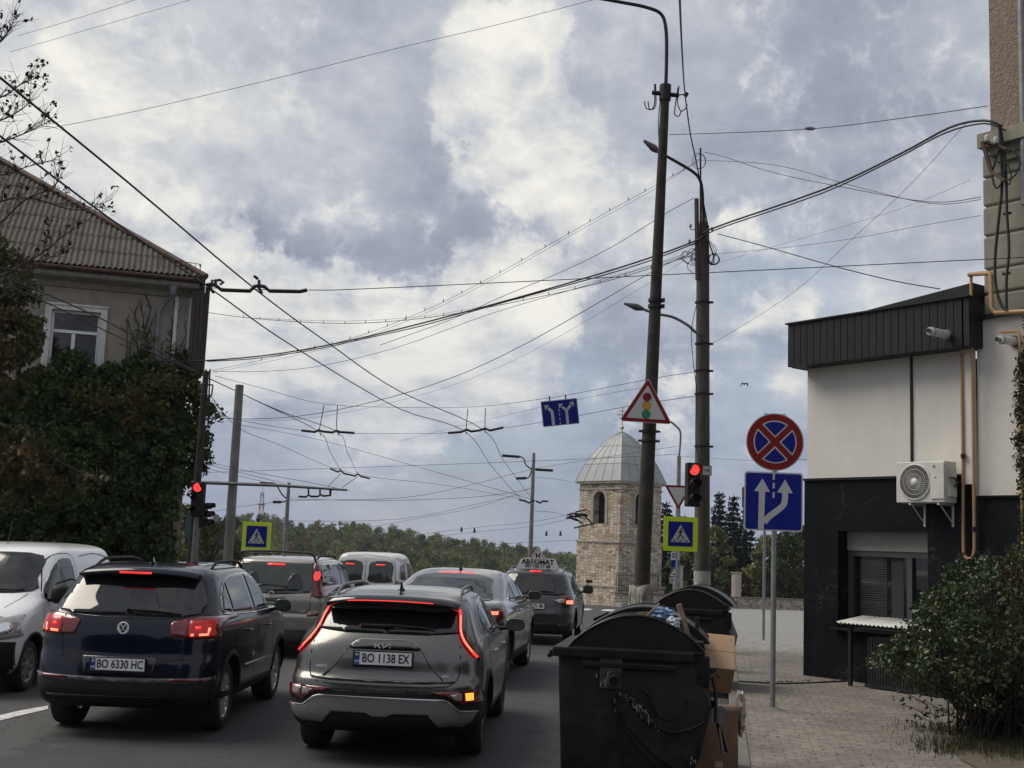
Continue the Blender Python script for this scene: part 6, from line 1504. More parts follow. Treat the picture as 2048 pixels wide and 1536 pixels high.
def ac_unit():
    off = .42; a, b_ = rhit(1792, 970, off), rhit(1889, 970, off); W_ = (b_-a).length; zt, zb = rhit(1840, 923, off).z, rhit(1840, 1005, off).z; h = zt-zb
    t = empty('air_conditioner', Vector((a.x, a.y, zb)), math.atan2(Rd.y, Rd.x), 'white outdoor air conditioner unit with round fan grille on the building wall', 'air conditioner')
    M_ac = pbr('ac_white', (.58, .58, .54), .5, dirt=.3, dscale=4, dirtcol=(.25, .23, .2)); D = .30
    mb = MB(); mb.bevbox((W_/2, D/2+.005, h/2), (W_, D, h), .012); mb.build('casing', M_ac, t)
    mb = MB(); mb.box((W_*.86, -.006, h*.52), (W_*.27, .014, h*.86)); mb.build('service_panel', M_ac, t)
    cx, cz, r = W_*.40, h*.50, h*.43; mb = MB(); mb.lathe([(.001, .0), (r, .0)], (cx, -.004, cz), 'y', 36); mb.build('fan_opening', pbr('fan_dark', (.06, .06, .058), .7), t)
    mb = MB(); mb.lathe([(r-.012, -.012), (r, -.02), (r+.014, -.006), (r+.014, 0)], (cx, 0, cz), 'y', 40); mb.lathe([(.001, -.022), (.055, -.022), (.06, -.01)], (cx, 0, cz), 'y', 20)
    for k in range(44):
        a_ = 2*PI*k/44; pts = [(cx+rr*cos(a_+.25*rr/r), -.014, cz+rr*sin(a_+.25*rr/r)) for rr in (.05, r*.5, r-.004)]; mb.tube(pts, .0028, 4)
    for rr in (.45, .72): mb.tube([(cx+r*rr*cos(w_), -.017, cz+r*rr*sin(w_)) for w_ in np.linspace(0, 2*PI, 33)[:-1]], .003, 4, closed=True)
    mb.build('fan_grille', M_ac, t)
    mb = MB(); put_text(mb, 'C', .05, (W_*.80, -.015, h*.86), .002, .004, 1.3); mb.prism([(W_*.83-.02, h*.60), (W_*.83, h*.575), (W_*.83+.02, h*.60), (W_*.83, h*.625)], 'y', -.016, -.013); mb.build('logo', pbr('teal_print', (.08, .22, .20), .5), t)
    for q_ in (((W_+.02, D*.55, h*.72), (.05, .14, .12)), ((W_+.02, D*.5, h*.28), (.05, .18, .16))): mb = MB(); mb.box(*q_); mb.build('valve_cover', M_ac, t)
    mb = MB(); mb.tube(smooth_path([(W_+.04, D*.5, h*.62), (W_+.10, D*.6, h*.48), (W_+.05, D*.6, h*.4), (W_+.12, D*1.2, h*.7), (W_+.08, off-.02, h*1.1)], 5), .013, 6); mb.build('hose', M_cable, t)
    for xx in (W_*.28, W_*.86):
        mb = MB(); mb.box((xx, off/2, -.02), (.035, off-.02, .03)); mb.tube([(xx, .06, -.03), (xx, off-.06, -.28)], .013, 4); mb.box((xx, off-.03, -.17), (.035, .03, .34)); mb.build('bracket', pbr('bracket_white', (.45, .45, .43), .5), t)
ac_unit()

def pipes():
    def pp(lst, off): return [rhit(x, y, off) for x, y in lst]
    def gas(label, pts, r, clamps=()):
        root = empty('gas_pipe', pts[0], 0, label, 'pipe'); mb = MB(); mb.tube(pts, r, 8); mb.build('pipe_run', M_gas, root, world=True)
        for c_ in clamps:
            mb = MB(); mb.tube([c_-Vector((0, 0, .03)), c_+Vector((0, 0, .03))], r*1.5, 8); mb.build('coupling', M_iron, root, world=True)
    gas('thin ochre gas pipe rising beside the air conditioner with a loop at its foot', smooth_path(pp([(1923, 707), (1924, 800), (1926, 950), (1927, 1095), (1930, 1112), (1938, 1118), (1946, 1112), (1949, 1095)], .12), 4) + pp([(1948, 1000), (1946, 850), (1944, 700), (1942, 549)], .17), .024, pp([(1926, 912), (1948, 1058)], .15))
    gas('ochre gas pipe bending over the roof edge onto the tall building', pp([(1937, 549), (1979, 546), (1982, 552), (1983, 615), (1990, 626), (2060, 622)], .20), .034)
    gas('ochre gas pipe running down behind the conifer at the right edge', pp([(2003, 664), (2036, 662), (2039, 670), (2041, 800), (2044, 980), (2046, 1110)], .10), .022)
    for i, (x0, y0, x1, y1, lab, o) in enumerate([(1893, 670, 1860, 662, 'white boiler flue pipe poking out of the dark parapet', .40), (2030, 683, 1998, 679, 'white boiler flue pipe with wires on the white wall at the right edge', .05)]):
        a = rhit(x0, y0, o); ln = .62 if i == 0 else .45
        b_ = a + (-Rn*.9 - Rd*.1 + Vector((0, 0, -.02))).normalized()*ln
        # aim the far end at where it shows
        b_ = plane_hit(x1, y1, RC-Rn*(o+ln*.95), Rn); d_ = (b_-a).normalized()
        r = empty('flue_pipe', a, 0, lab, 'flue'); mb = MB(); mb.cyl(a-d_*.05, b_, .060, n=16); mb.build('outer_tube', M_flue, r, world=True)
        mb = MB(); mb.cyl(b_-d_*.08, b_-d_*.05, .066, n=16); mb.cyl(b_-d_*.02, b_+d_*.06, .036, n=12); mb.build('terminal', pbr('flue_grey', (.25, .25, .25), .5), r, world=True)
        mb = MB(); mb.cyl(b_+d_*.05, b_+d_*.062, .03, n=12); mb.build('opening', M_black, r, world=True)
        mb = MB(); mb.cyl(a-d_*.01, a+d_*.015, .085, n=16); mb.build('wall_collar', pbr('collar', (.12, .11, .11), .6), r, world=True)
pipes()
# cable bracket and bundle on the tall building
def cable_bundle():
    def q(l, o): return [rhit(x, y, o) for x, y in l]
    t = empty('cable_bracket', rhit(2000, 330, .1), 0, 'rusty angle bracket with white insulators and looped black cables under the cornice', 'bracket')
    mb = MB(); mb.tube(q([(1965, 284), (1983, 344), (2010, 362)], .35), .035, 4); mb.tube(q([(1965, 284), (1998, 292), (2012, 300)], .35), .028, 4); mb.build('arm', M_rust, t, world=True)
    for (x, y) in ((1974, 277), (1992, 281)):
        a = rhit(x, y, .36); mb = MB(); mb.lathe([(.02, -.05), (.042, -.04), (.03, -.01), (.04, .02), (.028, .05), (.001, .06)], a, n=10); mb.build('insulator', M_flue, t)
        t.children[-1].data.transform(Matrix.Translation(-t.location))
    rnd = random.Random(4); mb = MB()
    mb.tube(smooth_path(q([(1998, 248), (2001, 290), (2004, 340), (2003, 385), (1996, 450), (1990, 520), (1992, 575), (2004, 612), (2016, 622)], .22), 5), .022, 6)
    mb.tube(smooth_path(q([(2001, 255), (2008, 300), (2012, 350), (2014, 430), (2018, 500), (2013, 560), (2013, 618)], .20), 5), .020, 6)
    mb.tube(smooth_path(q([(2000, 295), (1990, 325), (1984, 350), (1992, 376), (2004, 362), (2002, 330)], .25), 5), .014, 6)
    mb.tube(smooth_path(q([(2004, 296), (2025, 300), (2040, 325), (2030, 350), (2012, 360), (2006, 340)], .25), 5), .012, 6); mb.tube(smooth_path(q([(2008, 320), (2022, 345), (2018, 370), (2008, 350)], .24), 5), .009, 6)
    for (x, y) in ((2012, 428), (2010, 548)): mb.tube(q([(x-5, y), (x+10, y-2)], .15), .022, 5)
    mb.build('cable', M_cable, t, world=True)
cable_bundle()

# corrugated canopy over the basement hatch
def canopy():
    a = rhit(1690, 1290, .62); t = empty('basement_hatch', Vector((a.x, a.y, SWZ)), math.atan2(Rd.y, Rd.x), 'black metal basement hatch under a white corrugated sheet below the window', 'hatch')
    Mi = root_matrix(t).inverted(); z1 = (Mi @ rhit(1700, 1243, .6)).z; L = 1.75; D = .60
    mb = MB(); n = 66; vs_ = []
    for i in range(n+1):
        x = -.08+L*i/n; w_ = .016*cos(2*PI*x/.075)
        for y, zz_ in ((-.10, z1-.02), (D-.02, z1+.07)): vs_.append((x, y, zz_+w_))
    mb.add(vs_, [(2*i, 2*i+2, 2*i+3, 2*i+1) for i in range(n)], True)
    ro = mb.build('corrugated_sheet', pbr('pale_sheet', (.50, .51, .49), .5, dirt=.5, dscale=5, dirtcol=(.22, .2, .18)), t)
    ro.modifiers.new('s', 'SOLIDIFY').thickness = .006
    mb = MB()
    for i in range(26): mb.box((.42+i*.048, .02, z1/2-.08), (.036, .02, z1-.24))
    mb.box((1.02, D/2, z1/2-.09), (1.28, D-.08, z1-.22)); mb.box((1.02, .02, z1-.11), (1.32, .06, .05)); mb.box((1.02, .02, .04), (1.32, .05, .05)); mb.build('hatch_box', pbr('black_metal', (.008, .008, .009), .5), t)
    for x in (.10, L-.2): mb = MB(); mb.box((x, 0, z1/2-.04), (.05, .05, z1-.03)); mb.build('post', M_iron, t)
    mb = MB(); mb.box((L/2-.08, 0, z1-.055), (L, .04, .03)); mb.build('crossbar', M_iron, t)
canopy()
# ================================================================ POLES, LAMPS, SIGNALS, SIGNS
def concrete_pole_mat():
    m, T, b = custom('weathered_concrete'); oc = T.coord('Object')
    c = T.mix(T.ramp(T.noise(T.mapped(oc, (5, 5, .8)), 1.3, 7, .7), [(.3, 0), (.72, 1)]), (.050, .046, .040), (.145, .135, .118))
    c = T.mix(T.ramp(T.noise(oc, 28, 5, .7), [(.35, .5), (.7, 0)]), c, (.03, .027, .023)); T.i(b, 'Base Color', c); b.inputs['Roughness'].default_value = .95
    T.i(b, 'Normal', T.a('ShaderNodeBump', ins={'Height': T.noise(oc, 35, 5, .7), 'Strength': .5, 'Distance': .01})); return m
M_conc = concrete_pole_mat()
M_conc2 = pbr('pale_concrete', (.20, .195, .18), .9, var=.3, vscale=3, dirt=.5, bump=.3)
M_concdark = pbr('dark_wet_concrete', (.036, .032, .028), .95, var=.5, vscale=4, bump=.6, bscale=20)
M_lime = pbr('limewash', (.42, .41, .38), .9, var=.25, vscale=6, dirt=.9, dscale=5, dirtcol=(.14, .13, .11), bump=.4)
M_steel = pbr('grey_painted_steel', (.17, .175, .17), .5, .4, var=.2); M_lampm = pbr('lamp_housing', (.10, .10, .10), .45, .4)
M_signw = pbr('sign_white', (.50, .50, .50), .4, dirt=.2, dscale=3, dirtcol=(.3, .28, .25)); M_signr = pbr('sign_red', (.21, .006, .005), .45, var=.1, spec=.3); M_signb = pbr('sign_blue', (.001, .008, .20), .45, var=.12, spec=.25)
M_signy = pbr('fluorescent_yellow_green', (.62, .78, .02), .45); M_signk = pbr('sign_back', (.10, .10, .10), .6, .5); M_signg = pbr('sign_green', (.01, .20, .09), .4); M_signo = pbr('sign_orange', (.62, .27, .02), .4)
M_zinc = pbr('zinc_post', (.27, .28, .29), .45, .6, var=.2, vscale=5)

def vpole(root, x0, y0, Y, ytop, r0, r1, mat, name='shaft', n=14):
    """upright post through photo point (x0, y0) at distance Y, its top where y = ytop"""
    p = P(x0, y0, Y); z1 = P(x0, ytop, Y).z
    mb = MB(); mb.tube([(p.x, p.y, gz(Y)-.1), (p.x, p.y, z1)], [r0, r1], n); return p, z1, mb.build(name, mat, root, world=True)

def plate3(root, name, poly, y0, th, mat, parent=None):
    mb = MB(); mb.prism(poly, 'y', y0, y0+th); return mb.build(name, mat, parent or root)
def tri(s, r, up=True):
    """rounded triangle of side s"""
    h = s*math.sqrt(3)/2; cs = [(-s/2, -h/3), (s/2, -h/3), (0, 2*h/3)]; out = []
    for i, (cx, cz) in enumerate(cs):
        l = math.hypot(cx, cz); ix, iz = cx*(1-2*r/l), cz*(1-2*r/l); a0 = math.atan2(cz, cx)-PI/3
        out += [(ix+r*cos(a0+2*PI/3*k/5), iz+r*sin(a0+2*PI/3*k/5)) for k in range(6)]
    return out if up else [(x, -z) for x, z in out][::-1]
def walker(t, parent, s, y):
    """white triangle, walking figure and crossing bars; s = side of the blue square"""
    plate3(t, 'white_triangle', [(-.40*s, -.33*s), (.40*s, -.33*s), (0, .38*s)], y-.003, .003, M_signw, parent)
    mb = MB(); q = y-.006
    def pr(pts): mb.prism([(a*s, b*s) for a, b in pts], 'y', q, q+.003)
    pr(circ(.03, .215, .038, 16))
    pr(strip([(.02, .165), (-.005, .06), (-.01, .0)], .075))                     # body
    pr(strip([(.0, .0), (-.055, -.10), (-.13, -.235)], .048)); pr(strip([(0, .0), (.055, -.10), (.15, -.225)], .048))   # legs
    pr(strip([(.015, .15), (-.075, .085), (-.09, .02)], .034)); pr(strip([(.03, .15), (.085, .085), (.125, .03)], .034))  # arms
    pr([(-.31, -.30), (-.22, -.30), (-.20, -.24), (-.275, -.24)]); pr([(-.05, -.30), (.05, -.30), (.04, -.245), (-.04, -.245)]); pr([(.22, -.30), (.31, -.30), (.275, -.24), (.20, -.24)])
    mb.build('walking_figure', M_ink, parent)
def sign_at(name, label, x, y, Y, rz=0.0, cat='sign', group=None, tilt=0.0):
    p = P(x, y, Y); t = empty(name, p, 0, label, cat, group); t.rotation_euler = (0, tilt, rz); return t, 2450.0/Y

def build_poles():
    # ---- leaning old concrete pole with lamp bracket
    Y = 22.0; b0, b1 = P(1276, 1330, Y), P(1331, 182, Y)
    t = empty('utility_pole', b0, 0, 'dark old concrete pole leaning slightly, tallest pole, with triangular traffic light warning sign', 'pole')
    mb = MB(); n = 14; mb.tube([b0.lerp(b1, i/n) for i in range(n+1)], [lerp(.152, .078, i/n) for i in range(n+1)], 12); mb.build('shaft', M_concdark, t, world=True)
    mb = MB(); zt = P(1283, 1176, Y); rnd = random.Random(2); bm = bmesh.new(); bmesh.ops.create_cone(bm, cap_ends=True, segments=20, radius1=.24, radius2=.20, depth=1.0)
    bmesh.ops.subdivide_edges(bm, edges=bm.edges[:], cuts=5)
    for v in bm.verts:
        k = .03*math.sin(9*v.co.x+7*v.co.z)+.025*math.sin(23*v.co.y-11*v.co.z); v.co.x *= 1+k*2; v.co.y *= 1+k*2; v.co.z = v.co.z*(zt.z+.05) + zt.z/2 + (.05*math.sin(17*v.co.x) if v.co.z > .45 else 0); v.co.x += zt.x-.0; v.co.y += Y
    mb.addbm(bm, True); mb.build('footing', pbr('crumbling_limewashed_concrete', (.23, .22, .20), .95, var=.5, vscale=7, dirt=1.0, dscale=4, dirtcol=(.05, .045, .04), bump=.9, bscale=18), t, world=True)
    def q(l): return [P(a, b, Y) for a, b in l]
    mb = MB(); mb.tube(smooth_path(q([(1331, 190), (1333, 120), (1332, 60), (1322, 28), (1290, 14), (1245, 5), (1195, -4), (1130, -16)]), 5), [.040]*11+[.030]*25 if False else .034, 8); arm = mb.build('lamp_arm', M_iron, t, world=True)
    a = P(1110, -20, Y); mb = MB(); mb.bevbox((a.x-.2, a.y, a.z), (.7, .22, .12), .04); mb.build('lamp_head', M_lampm, t, world=True)
    mb = MB(); mb.tube(q([(1304, 185), (1358, 191)]), .045, 4); mb.tube([P(1330, 195, Y)+Vector((0, 0, -.06)), P(1331, 170, Y)], .11, 8); mb.build('crossarm', M_iron, t, world=True)
    for lst in ([(1309, 168), (1309, 205), (1303, 219), (1292, 216), (1289, 203)], [(1311, 168), (1312, 204), (1308, 217), (1299, 218), (1296, 203)], [(1358, 172), (1355, 205), (1362, 222), (1372, 216), (1374, 209)], [(1356, 175), (1350, 215), (1350, 230), (1358, 232), (1362, 222)]):
        mb = MB(); mb.tube(smooth_path(q(lst), 4), .011, 5); mb.build('hook', M_iron, t, world=True)
    mb = MB(); mb.tube(q([(1370, 192), (1374, 186)]), .045, 6); mb.tube(q([(1370, 188), (1358, 190)]), .012, 4); mb.build('clamp', M_iron, t, world=True)
    for y in (618, 630): 
        mb = MB(); c = b0.lerp(b1, (1330-y)/1148); mb.tube([c+Vector((0, 0, -.03)), c+Vector((0, 0, .03))], .135, 10); mb.box(c+Vector((.14, -.05, 0)), (.05, .05, .07)); mb.build('band', M_iron, t, world=True)
    for y in (880, 899):
        mb = MB(); c = b0.lerp(b1, (1330-y)/1148); mb.tube([c+Vector((-.19, 0, 0)), c+Vector((.20, 0, 0))], .022, 6); mb.tube([c+Vector((0, 0, -.02)), c+Vector((0, 0, .02))], .155, 10); mb.build('band', M_iron, t, world=True)
    mb = MB(); mb.tube(smooth_path(q([(1321, 200), (1317, 240), (1318, 300), (1316, 400), (1308, 520), (1305, 600)]), 4), .010, 5); mb.build('hanging_wire', M_cable, t, world=True)
    # ---- concrete pole with the traffic light
    Y = 24.5
    t = empty('traffic_pole', P(1404, 1187, Y), 0, 'thick concrete pole with limewashed foot carrying the right hand traffic light', 'pole'); t.location.z = gz(Y)
    p = P(1404, 1187, Y); pt = P(1406, 452, Y); zt = pt.z; pl = lambda z_: p.x + (pt.x-p.x)*(z_-p.z)/(pt.z-p.z); mb = MB(); mb.tube([(pl(-.1), p.y, -.1), (pt.x, p.y, zt)], [.165, .126], 14); mb.build('shaft', M_conc, t, world=True)
    zl = P(1404, 1142, Y).z; mb = MB(); mb.tube([(pl(-.1), p.y, -.1), (pl(zl), p.y, zl)], [.170, .162], 14); mb.build('limewashed_foot', M_lime, t, world=True)
    def q(l, dy=0): return [P(a, b, Y+dy) for a, b in l]
    mb = MB(); mb.lathe([(.12, 0), (.06, .12), (.035, .32)], (pt.x, p.y, zt), n=10); mb.tube(smooth_path(q([(1406, 440), (1405, 390), (1400, 360), (1385, 343), (1350, 322), (1312, 301)]), 5), .033, 8); mb.build('lamp_arm', M_iron, t, world=True)
    mb = MB(); a, b_ = q([(1316, 303), (1288, 281)]); mb.tube([a, a.lerp(b_, .3), b_], [.05, .085, .03], 8); mb.build('lamp_head', M_lampm, t, world=True)
    mb = MB(); mb.tube(smooth_path(q([(1398, 668), (1388, 662), (1375, 650), (1345, 634), (1310, 627), (1284, 617)], -.1), 5), .030, 8); mb.build('lamp_arm', M_steel, t, world=True)
    mb = MB(); a, b_ = q([(1286, 618), (1248, 607)], -.1); mb.tube([a, a.lerp(b_, .35), b_], [.04, .075, .02], 8); mb.build('lamp_head', M_lampm, t, world=True)
    a = q([(1395, 560), (1393, 397)], -.15); mb = MB(); mb.tube(a, .045, 4); mb.build('steel_post', pbr('rusty_post', (.05, .035, .028), .85, var=.4), t, world=True)
    mb = MB(); mb.tube(q([(1401, 470), (1401, 296)], -.1), .020, 6); mb.build('aerial_rod', M_iron, t, world=True)
    mb = MB(); c = P(1398, 322, Y-.1); mb.tube([c+Vector((.14*cos(w)-.0, .0, .17*sin(w))) for w in np.linspace(0, 2*PI, 25)[:-1]], .006, 4, closed=True); mb.tube([c+Vector((.11*cos(w)+.02, .02, .15*sin(w))) for w in np.linspace(0, 2*PI, 25)[:-1]], .005, 4, closed=True); mb.build('cable_coil', M_cable, t, world=True)
    c = P(1428, 518, Y-.1); mb = MB()
    for k in range(3): mb.tube([c+Vector(((.10+.01*k)*cos(w), .02*k, .11*sin(w))) for w in np.linspace(0, 2*PI, 25)[:-1]], .010, 5, closed=True)
    mb.build('cable_coil', M_cable, t, world=True)
    for (x, y) in ((1381, 455), (1379, 486), (1424, 461)):
        o = P(x, y, Y-.1); mb = MB(); mb.tube([o+Vector((.12 if x < 1400 else -.10, 0, .0)), o+Vector((.06 if x < 1400 else -.05, 0, -.05)), o+Vector((0, 0, -.03)), o], .010, 5); mb.lathe([(.018, 0), (.03, .02), (.022, .04), (.028, .06), (.001, .08)], o, n=8); mb.build('insulator_hook', M_galv, t, world=True)
    rnd = random.Random(9); mb = MB()
    for k in range(9):
        x = 1380+rnd.uniform(-12, 14); y = 505+rnd.uniform(-10, 18); mb.tube(smooth_path(q([(1395, 495+k*4), (x, y), (x-8+rnd.uniform(-6, 6), y+14), (x+6, y+26)], -.15), 3), .006, 4)
    for k in range(6):
        x = 1430+rnd.uniform(-4, 6); mb.tube(smooth_path(q([(1416, 480), (x, 500+k*5), (1420, 530)], -.15), 3), .006, 4)
    mb.build('loose_wires', M_cable, t, world=True)
    for y in (605, 688, 742, 788, 893): mb = MB(); z = P(1404, y, Y).z; mb.tube([(pl(z), p.y, z-.015), (pl(z), p.y, z+.015)], .165, 10); mb.box((pl(z)+.17, p.y-.05, z), (.07, .05, .04)); mb.build('band', M_iron, t, world=True)
    mb = MB(); mb.tube(smooth_path(q([(1393, 610), (1383, 660), (1386, 720), (1391, 760), (1393, 800), (1391, 870), (1395, 905), (1402, 925)], -.15), 4), .008, 5); mb.build('hanging_wire', M_cable, t, world=True)
    for y in range(560, 780, 26): pass
    # ---- lamp post beyond, carrying small signs
    Y = 58.0; s = 2450/Y
    t = empty('lamp_post', gp(1347, Y), 0, 'pale lamp post standing behind the pedestrian crossing sign with small camera sign', 'lamp post')
    p, z1, o = vpole(t, 1358, 920, Y, 912, .16, .09, M_conc2)
    mb = MB(); mb.tube(smooth_path([P(a, b, Y) for a, b in [(1358, 915), (1361, 880), (1360, 862), (1352, 852), (1341, 843)]], 4), .05, 6); mb.build('lamp_arm', M_steel, t, world=True)
    # sign post with yield
    Y = 36.0; t = empty('sign_post', gp(1350, Y), 0, 'thin grey post holding the yield sign behind the traffic light', 'post'); vpole(t, 1356, 1010, Y, 965, .035, .035, M_zinc)
    # ---- short concrete stub on the left
    Y = 30.0; t = empty('concrete_post', gp(459, Y), 0, 'pale bare concrete post with no lamp standing left of the pedestrian sign', 'post'); vpole(t, 479, 775, Y, 770, .125, .10, M_conc2)
    # ---- far lamp posts
    for (x, y, Y, yt, lab, arms) in ((577, 980, 77.0, 965, 'far double arm lamp post between the two left pedestrian signs and white van', [[(578, 1000), (565, 990), (556, 975), (552, 968), (520, 966)], [(578, 985), (574, 1000), (564, 1004), (546, 1004)]]), (1067, 930, 82.0, 906, 'far concrete lamp post with double arm left of the bell tower', [[(1066, 940), (1052, 930), (1043, 914), (1004, 911)], [(1066, 925), (1062, 945), (1055, 956), (1032, 957)], [(1068, 939), (1106, 941)]])):
        t = empty('street_lamp', gp(x-8, Y), 0, lab, 'lamp post', 'far street lamps'); vpole(t, x, y, Y, yt, .19, .10, M_conc2)
        for a in arms:
            mb = MB(); pts = smooth_path([P(u, v, Y) for u, v in a], 4); mb.tube(pts, .045, 5); mb.tube([pts[-1], pts[-1].lerp(pts[-5], .9)], .10, 6); mb.build('lamp_arm', M_iron, t, world=True)
    # ---- left signal pole with the mast arm
    Y = 29.5; t = empty('mast_arm_pole', gp(385, Y), 0, 'vine wrapped concrete pole with a long horizontal wire bracket over the street', 'pole')
    p = P(401, 900, Y+.6); z1 = P(410, 742, Y+.6).z; mb = MB(); mb.tube([(p.x-.05, p.y, -.3), (p.x, p.y, z1)], [.12, .075], 12); mb.build('shaft', M_concdark, t, world=True)
    mb = MB(); mb.tube([P(404, 965, Y+.4), P(560, 971, Y+.2), P(694, 980, Y)], [.045, .038, .028], 8); mb.build('mast_arm', M_steel, t, world=True)
    def q(l): return [P(a, b, Y+.3) for a, b in l]
    mb = MB(); mb.tube(q([(412, 738), (410, 800)]), .02, 4); mb.tube(q([(420, 738), (416, 850)]), .02, 4); mb.tube(q([(403, 768), (426, 770)]), .018, 4); mb.tube(q([(400, 789), (423, 792)]), .018, 4); mb.tube(q([(426, 770), (423, 792)]), .018, 4); mb.build('ladder_bracket', M_iron, t, world=True)
    for (x, y) in ((617, 993), (640, 993), (660, 992)):
        mb = MB(); mb.tube([P(x, 975+(x-617)*.07, Y), P(x, y-2, Y)], .02, 4); mb.build('hanger', M_iron, t, world=True)
    mb = MB(); mb.tube([P(597, 993, Y), P(612, 994, Y), P(617, 990, Y), P(622, 993, Y), P(636, 993, Y), P(641, 989, Y), P(646, 992, Y), P(661, 991, Y), P(662, 978, Y)], .026, 5); mb.build('insulator_bar', M_iron, t, world=True)
    # ---- blue panel and radio mast far behind
    t = empty('billboard', gp(378, 46), 0, 'narrow teal blue panel on a post behind the left traffic light', 'billboard'); p = P(380, 1050, 46.0)
    mb = MB(); mb.box((p.x, 46, p.z), (.32, .10, .95)); mb.build('panel', pbr('teal_panel', (.05, .11, .14), .6), t, world=True); mb = MB(); mb.tube([(p.x, 46.1, gz(46)-.1), (p.x, 46.1, p.z)], .05, 6); mb.build('post', M_steel, t, world=True)
    Y = 440.0; c = P(521, 1046, Y); t = empty('radio_mast', (c.x, Y, c.z-6), 0, 'distant red and white lattice radio mast on the wooded hill', 'mast'); H = P(519, 985, Y).z-c.z+6
    M_mr = pbr('mast_red', (.34, .13, .11), .7); M_mw = pbr('mast_white', (.46, .46, .47), .7)
    for k in range(8):
        mb = MB(); z0, z1 = H*k/8, H*(k+1)/8; w0, w1 = lerp(1.5, .45, (k/8)**.6), lerp(1.5, .45, ((k+1)/8)**.6)
        for sx, sy in ((-1, -1), (1, -1), (1, 1), (-1, 1)):
            mb.tube([(sx*w0, sy*w0, z0), (sx*w1, sy*w1, z1)], .10, 4); mb.tube([(sx*w0, sy*w0, z0), (-sy*w1, sx*w1, z1)], .06, 4); mb.tube([(sx*w1, sy*w1, z1), (-sy*w1, sx*w1, z1)], .06, 4)
        if k in (3, 5): mb.box((0, 0, z1), (w1*2+.9, w1*2+.9, .5))
        mb.build('mast_section', M_mr if k % 2 else M_mw, t)
    mb = MB(); mb.tube([(0, 0, H), (0, 0, H+2.2)], .08, 4); mb.build('aerial_rod', M_mw, t)
build_poles()

def traffic_lights():
    def head(x, y, Y, rz, label, lit=True, w=.27, h=.86, arrow=False):
        t, s = sign_at('traffic_light', label, x, y, Y, rz, 'traffic light', 'traffic light heads')
        mb = MB(); mb.bevbox((0, .09, 0), (w, .20, h), .025); mb.build('housing', M_blkp, t)
        for i, zc in enumerate((h*.335, 0, -h*.335)):
            on = lit and i == 0
            mb = MB(); mb.lathe([(.001, -.035), (.06, -.028), (.102, -.012)], (0, 0, zc), 'y', 20)
            mb.build('red_lamp' if i == 0 else ('amber_lamp' if i == 1 else 'green_lamp'), pbr('signal_red_lit', (.6, .01, .01), .4, emis=(1, .035, .035), estr=1.7) if on else pbr('signal_dark_lens%d' % i, [(.05, .008, .008), (.04, .02, .008), (.010, .02, .014)][i], .3), t)
            mb = MB(); n = 16; vs_ = []
            for k in range(n+1):
                a = -.35+(PI+.7)*k/n
                for (r_, yy) in ((.108, 0), (.112, -.20 if sin(a) > 0 else -.10), (.104, -.195 if sin(a) > 0 else -.095), (.100, 0)): vs_.append((r_*cos(a), yy, zc+r_*sin(a)))
            mb.add(vs_, [(4*k+j, 4*k+(j+1) % 4, 4*k+4+(j+1) % 4, 4*k+4+j) for k in range(n) for j in range(4)], True); mb.build('visor', M_blkp, t)
        return t
    head(1388, 969, 24.0, R(10), 'three lamp traffic light showing red on the limewashed concrete pole')
    # bracket box and post beside it
    t = head(394, 998, 29.0, R(-4), 'three lamp traffic light showing a red arrow at the left side of the street', w=.30, h=.82)
    mb = MB(); mb.tube([(0, .12, -.40), (-.03, .14, -3.2)], .075, 10); mb.build('post', M_steel, t)
    mb = MB()
    for pl in ([(-.05, .05), (.03, .0), (-.05, -.05)],): mb.prism([(a+.03, b+.275) for a, b in strip(pl, .022)], 'y', -.05, -.045)
    head(411, 1031, 29.2, R(82), 'dark traffic light head turned sideways toward the crossing street, beside the red left one', lit=False, w=.27, h=.58)
    t, s = sign_at('arrow_plate', 'small white plate with a green right arrow beside the red traffic light', 1414, 941, 23.95, 0, 'sign')
    plate3(t, 'board', rrect(-.085, -.095, .085, .095, .008), 0, .006, M_signw); plate3(t, 'arrow', [(-.055, .012), (.01, .012), (.01, .045), (.062, 0), (.01, -.045), (.01, -.012), (-.055, -.012)], -.004, .003, M_signg)
    mb = MB()
    for sz in ((0, .094, .18, .008), (0, -.094, .18, .008)): mb.box((sz[0], -.002, sz[1]), (sz[2], .006, sz[3]))
    for sx in (-.088, .088): mb.box((sx, -.002, 0), (.008, .006, .18))
    mb.build('frame', M_ink, t)
traffic_lights()

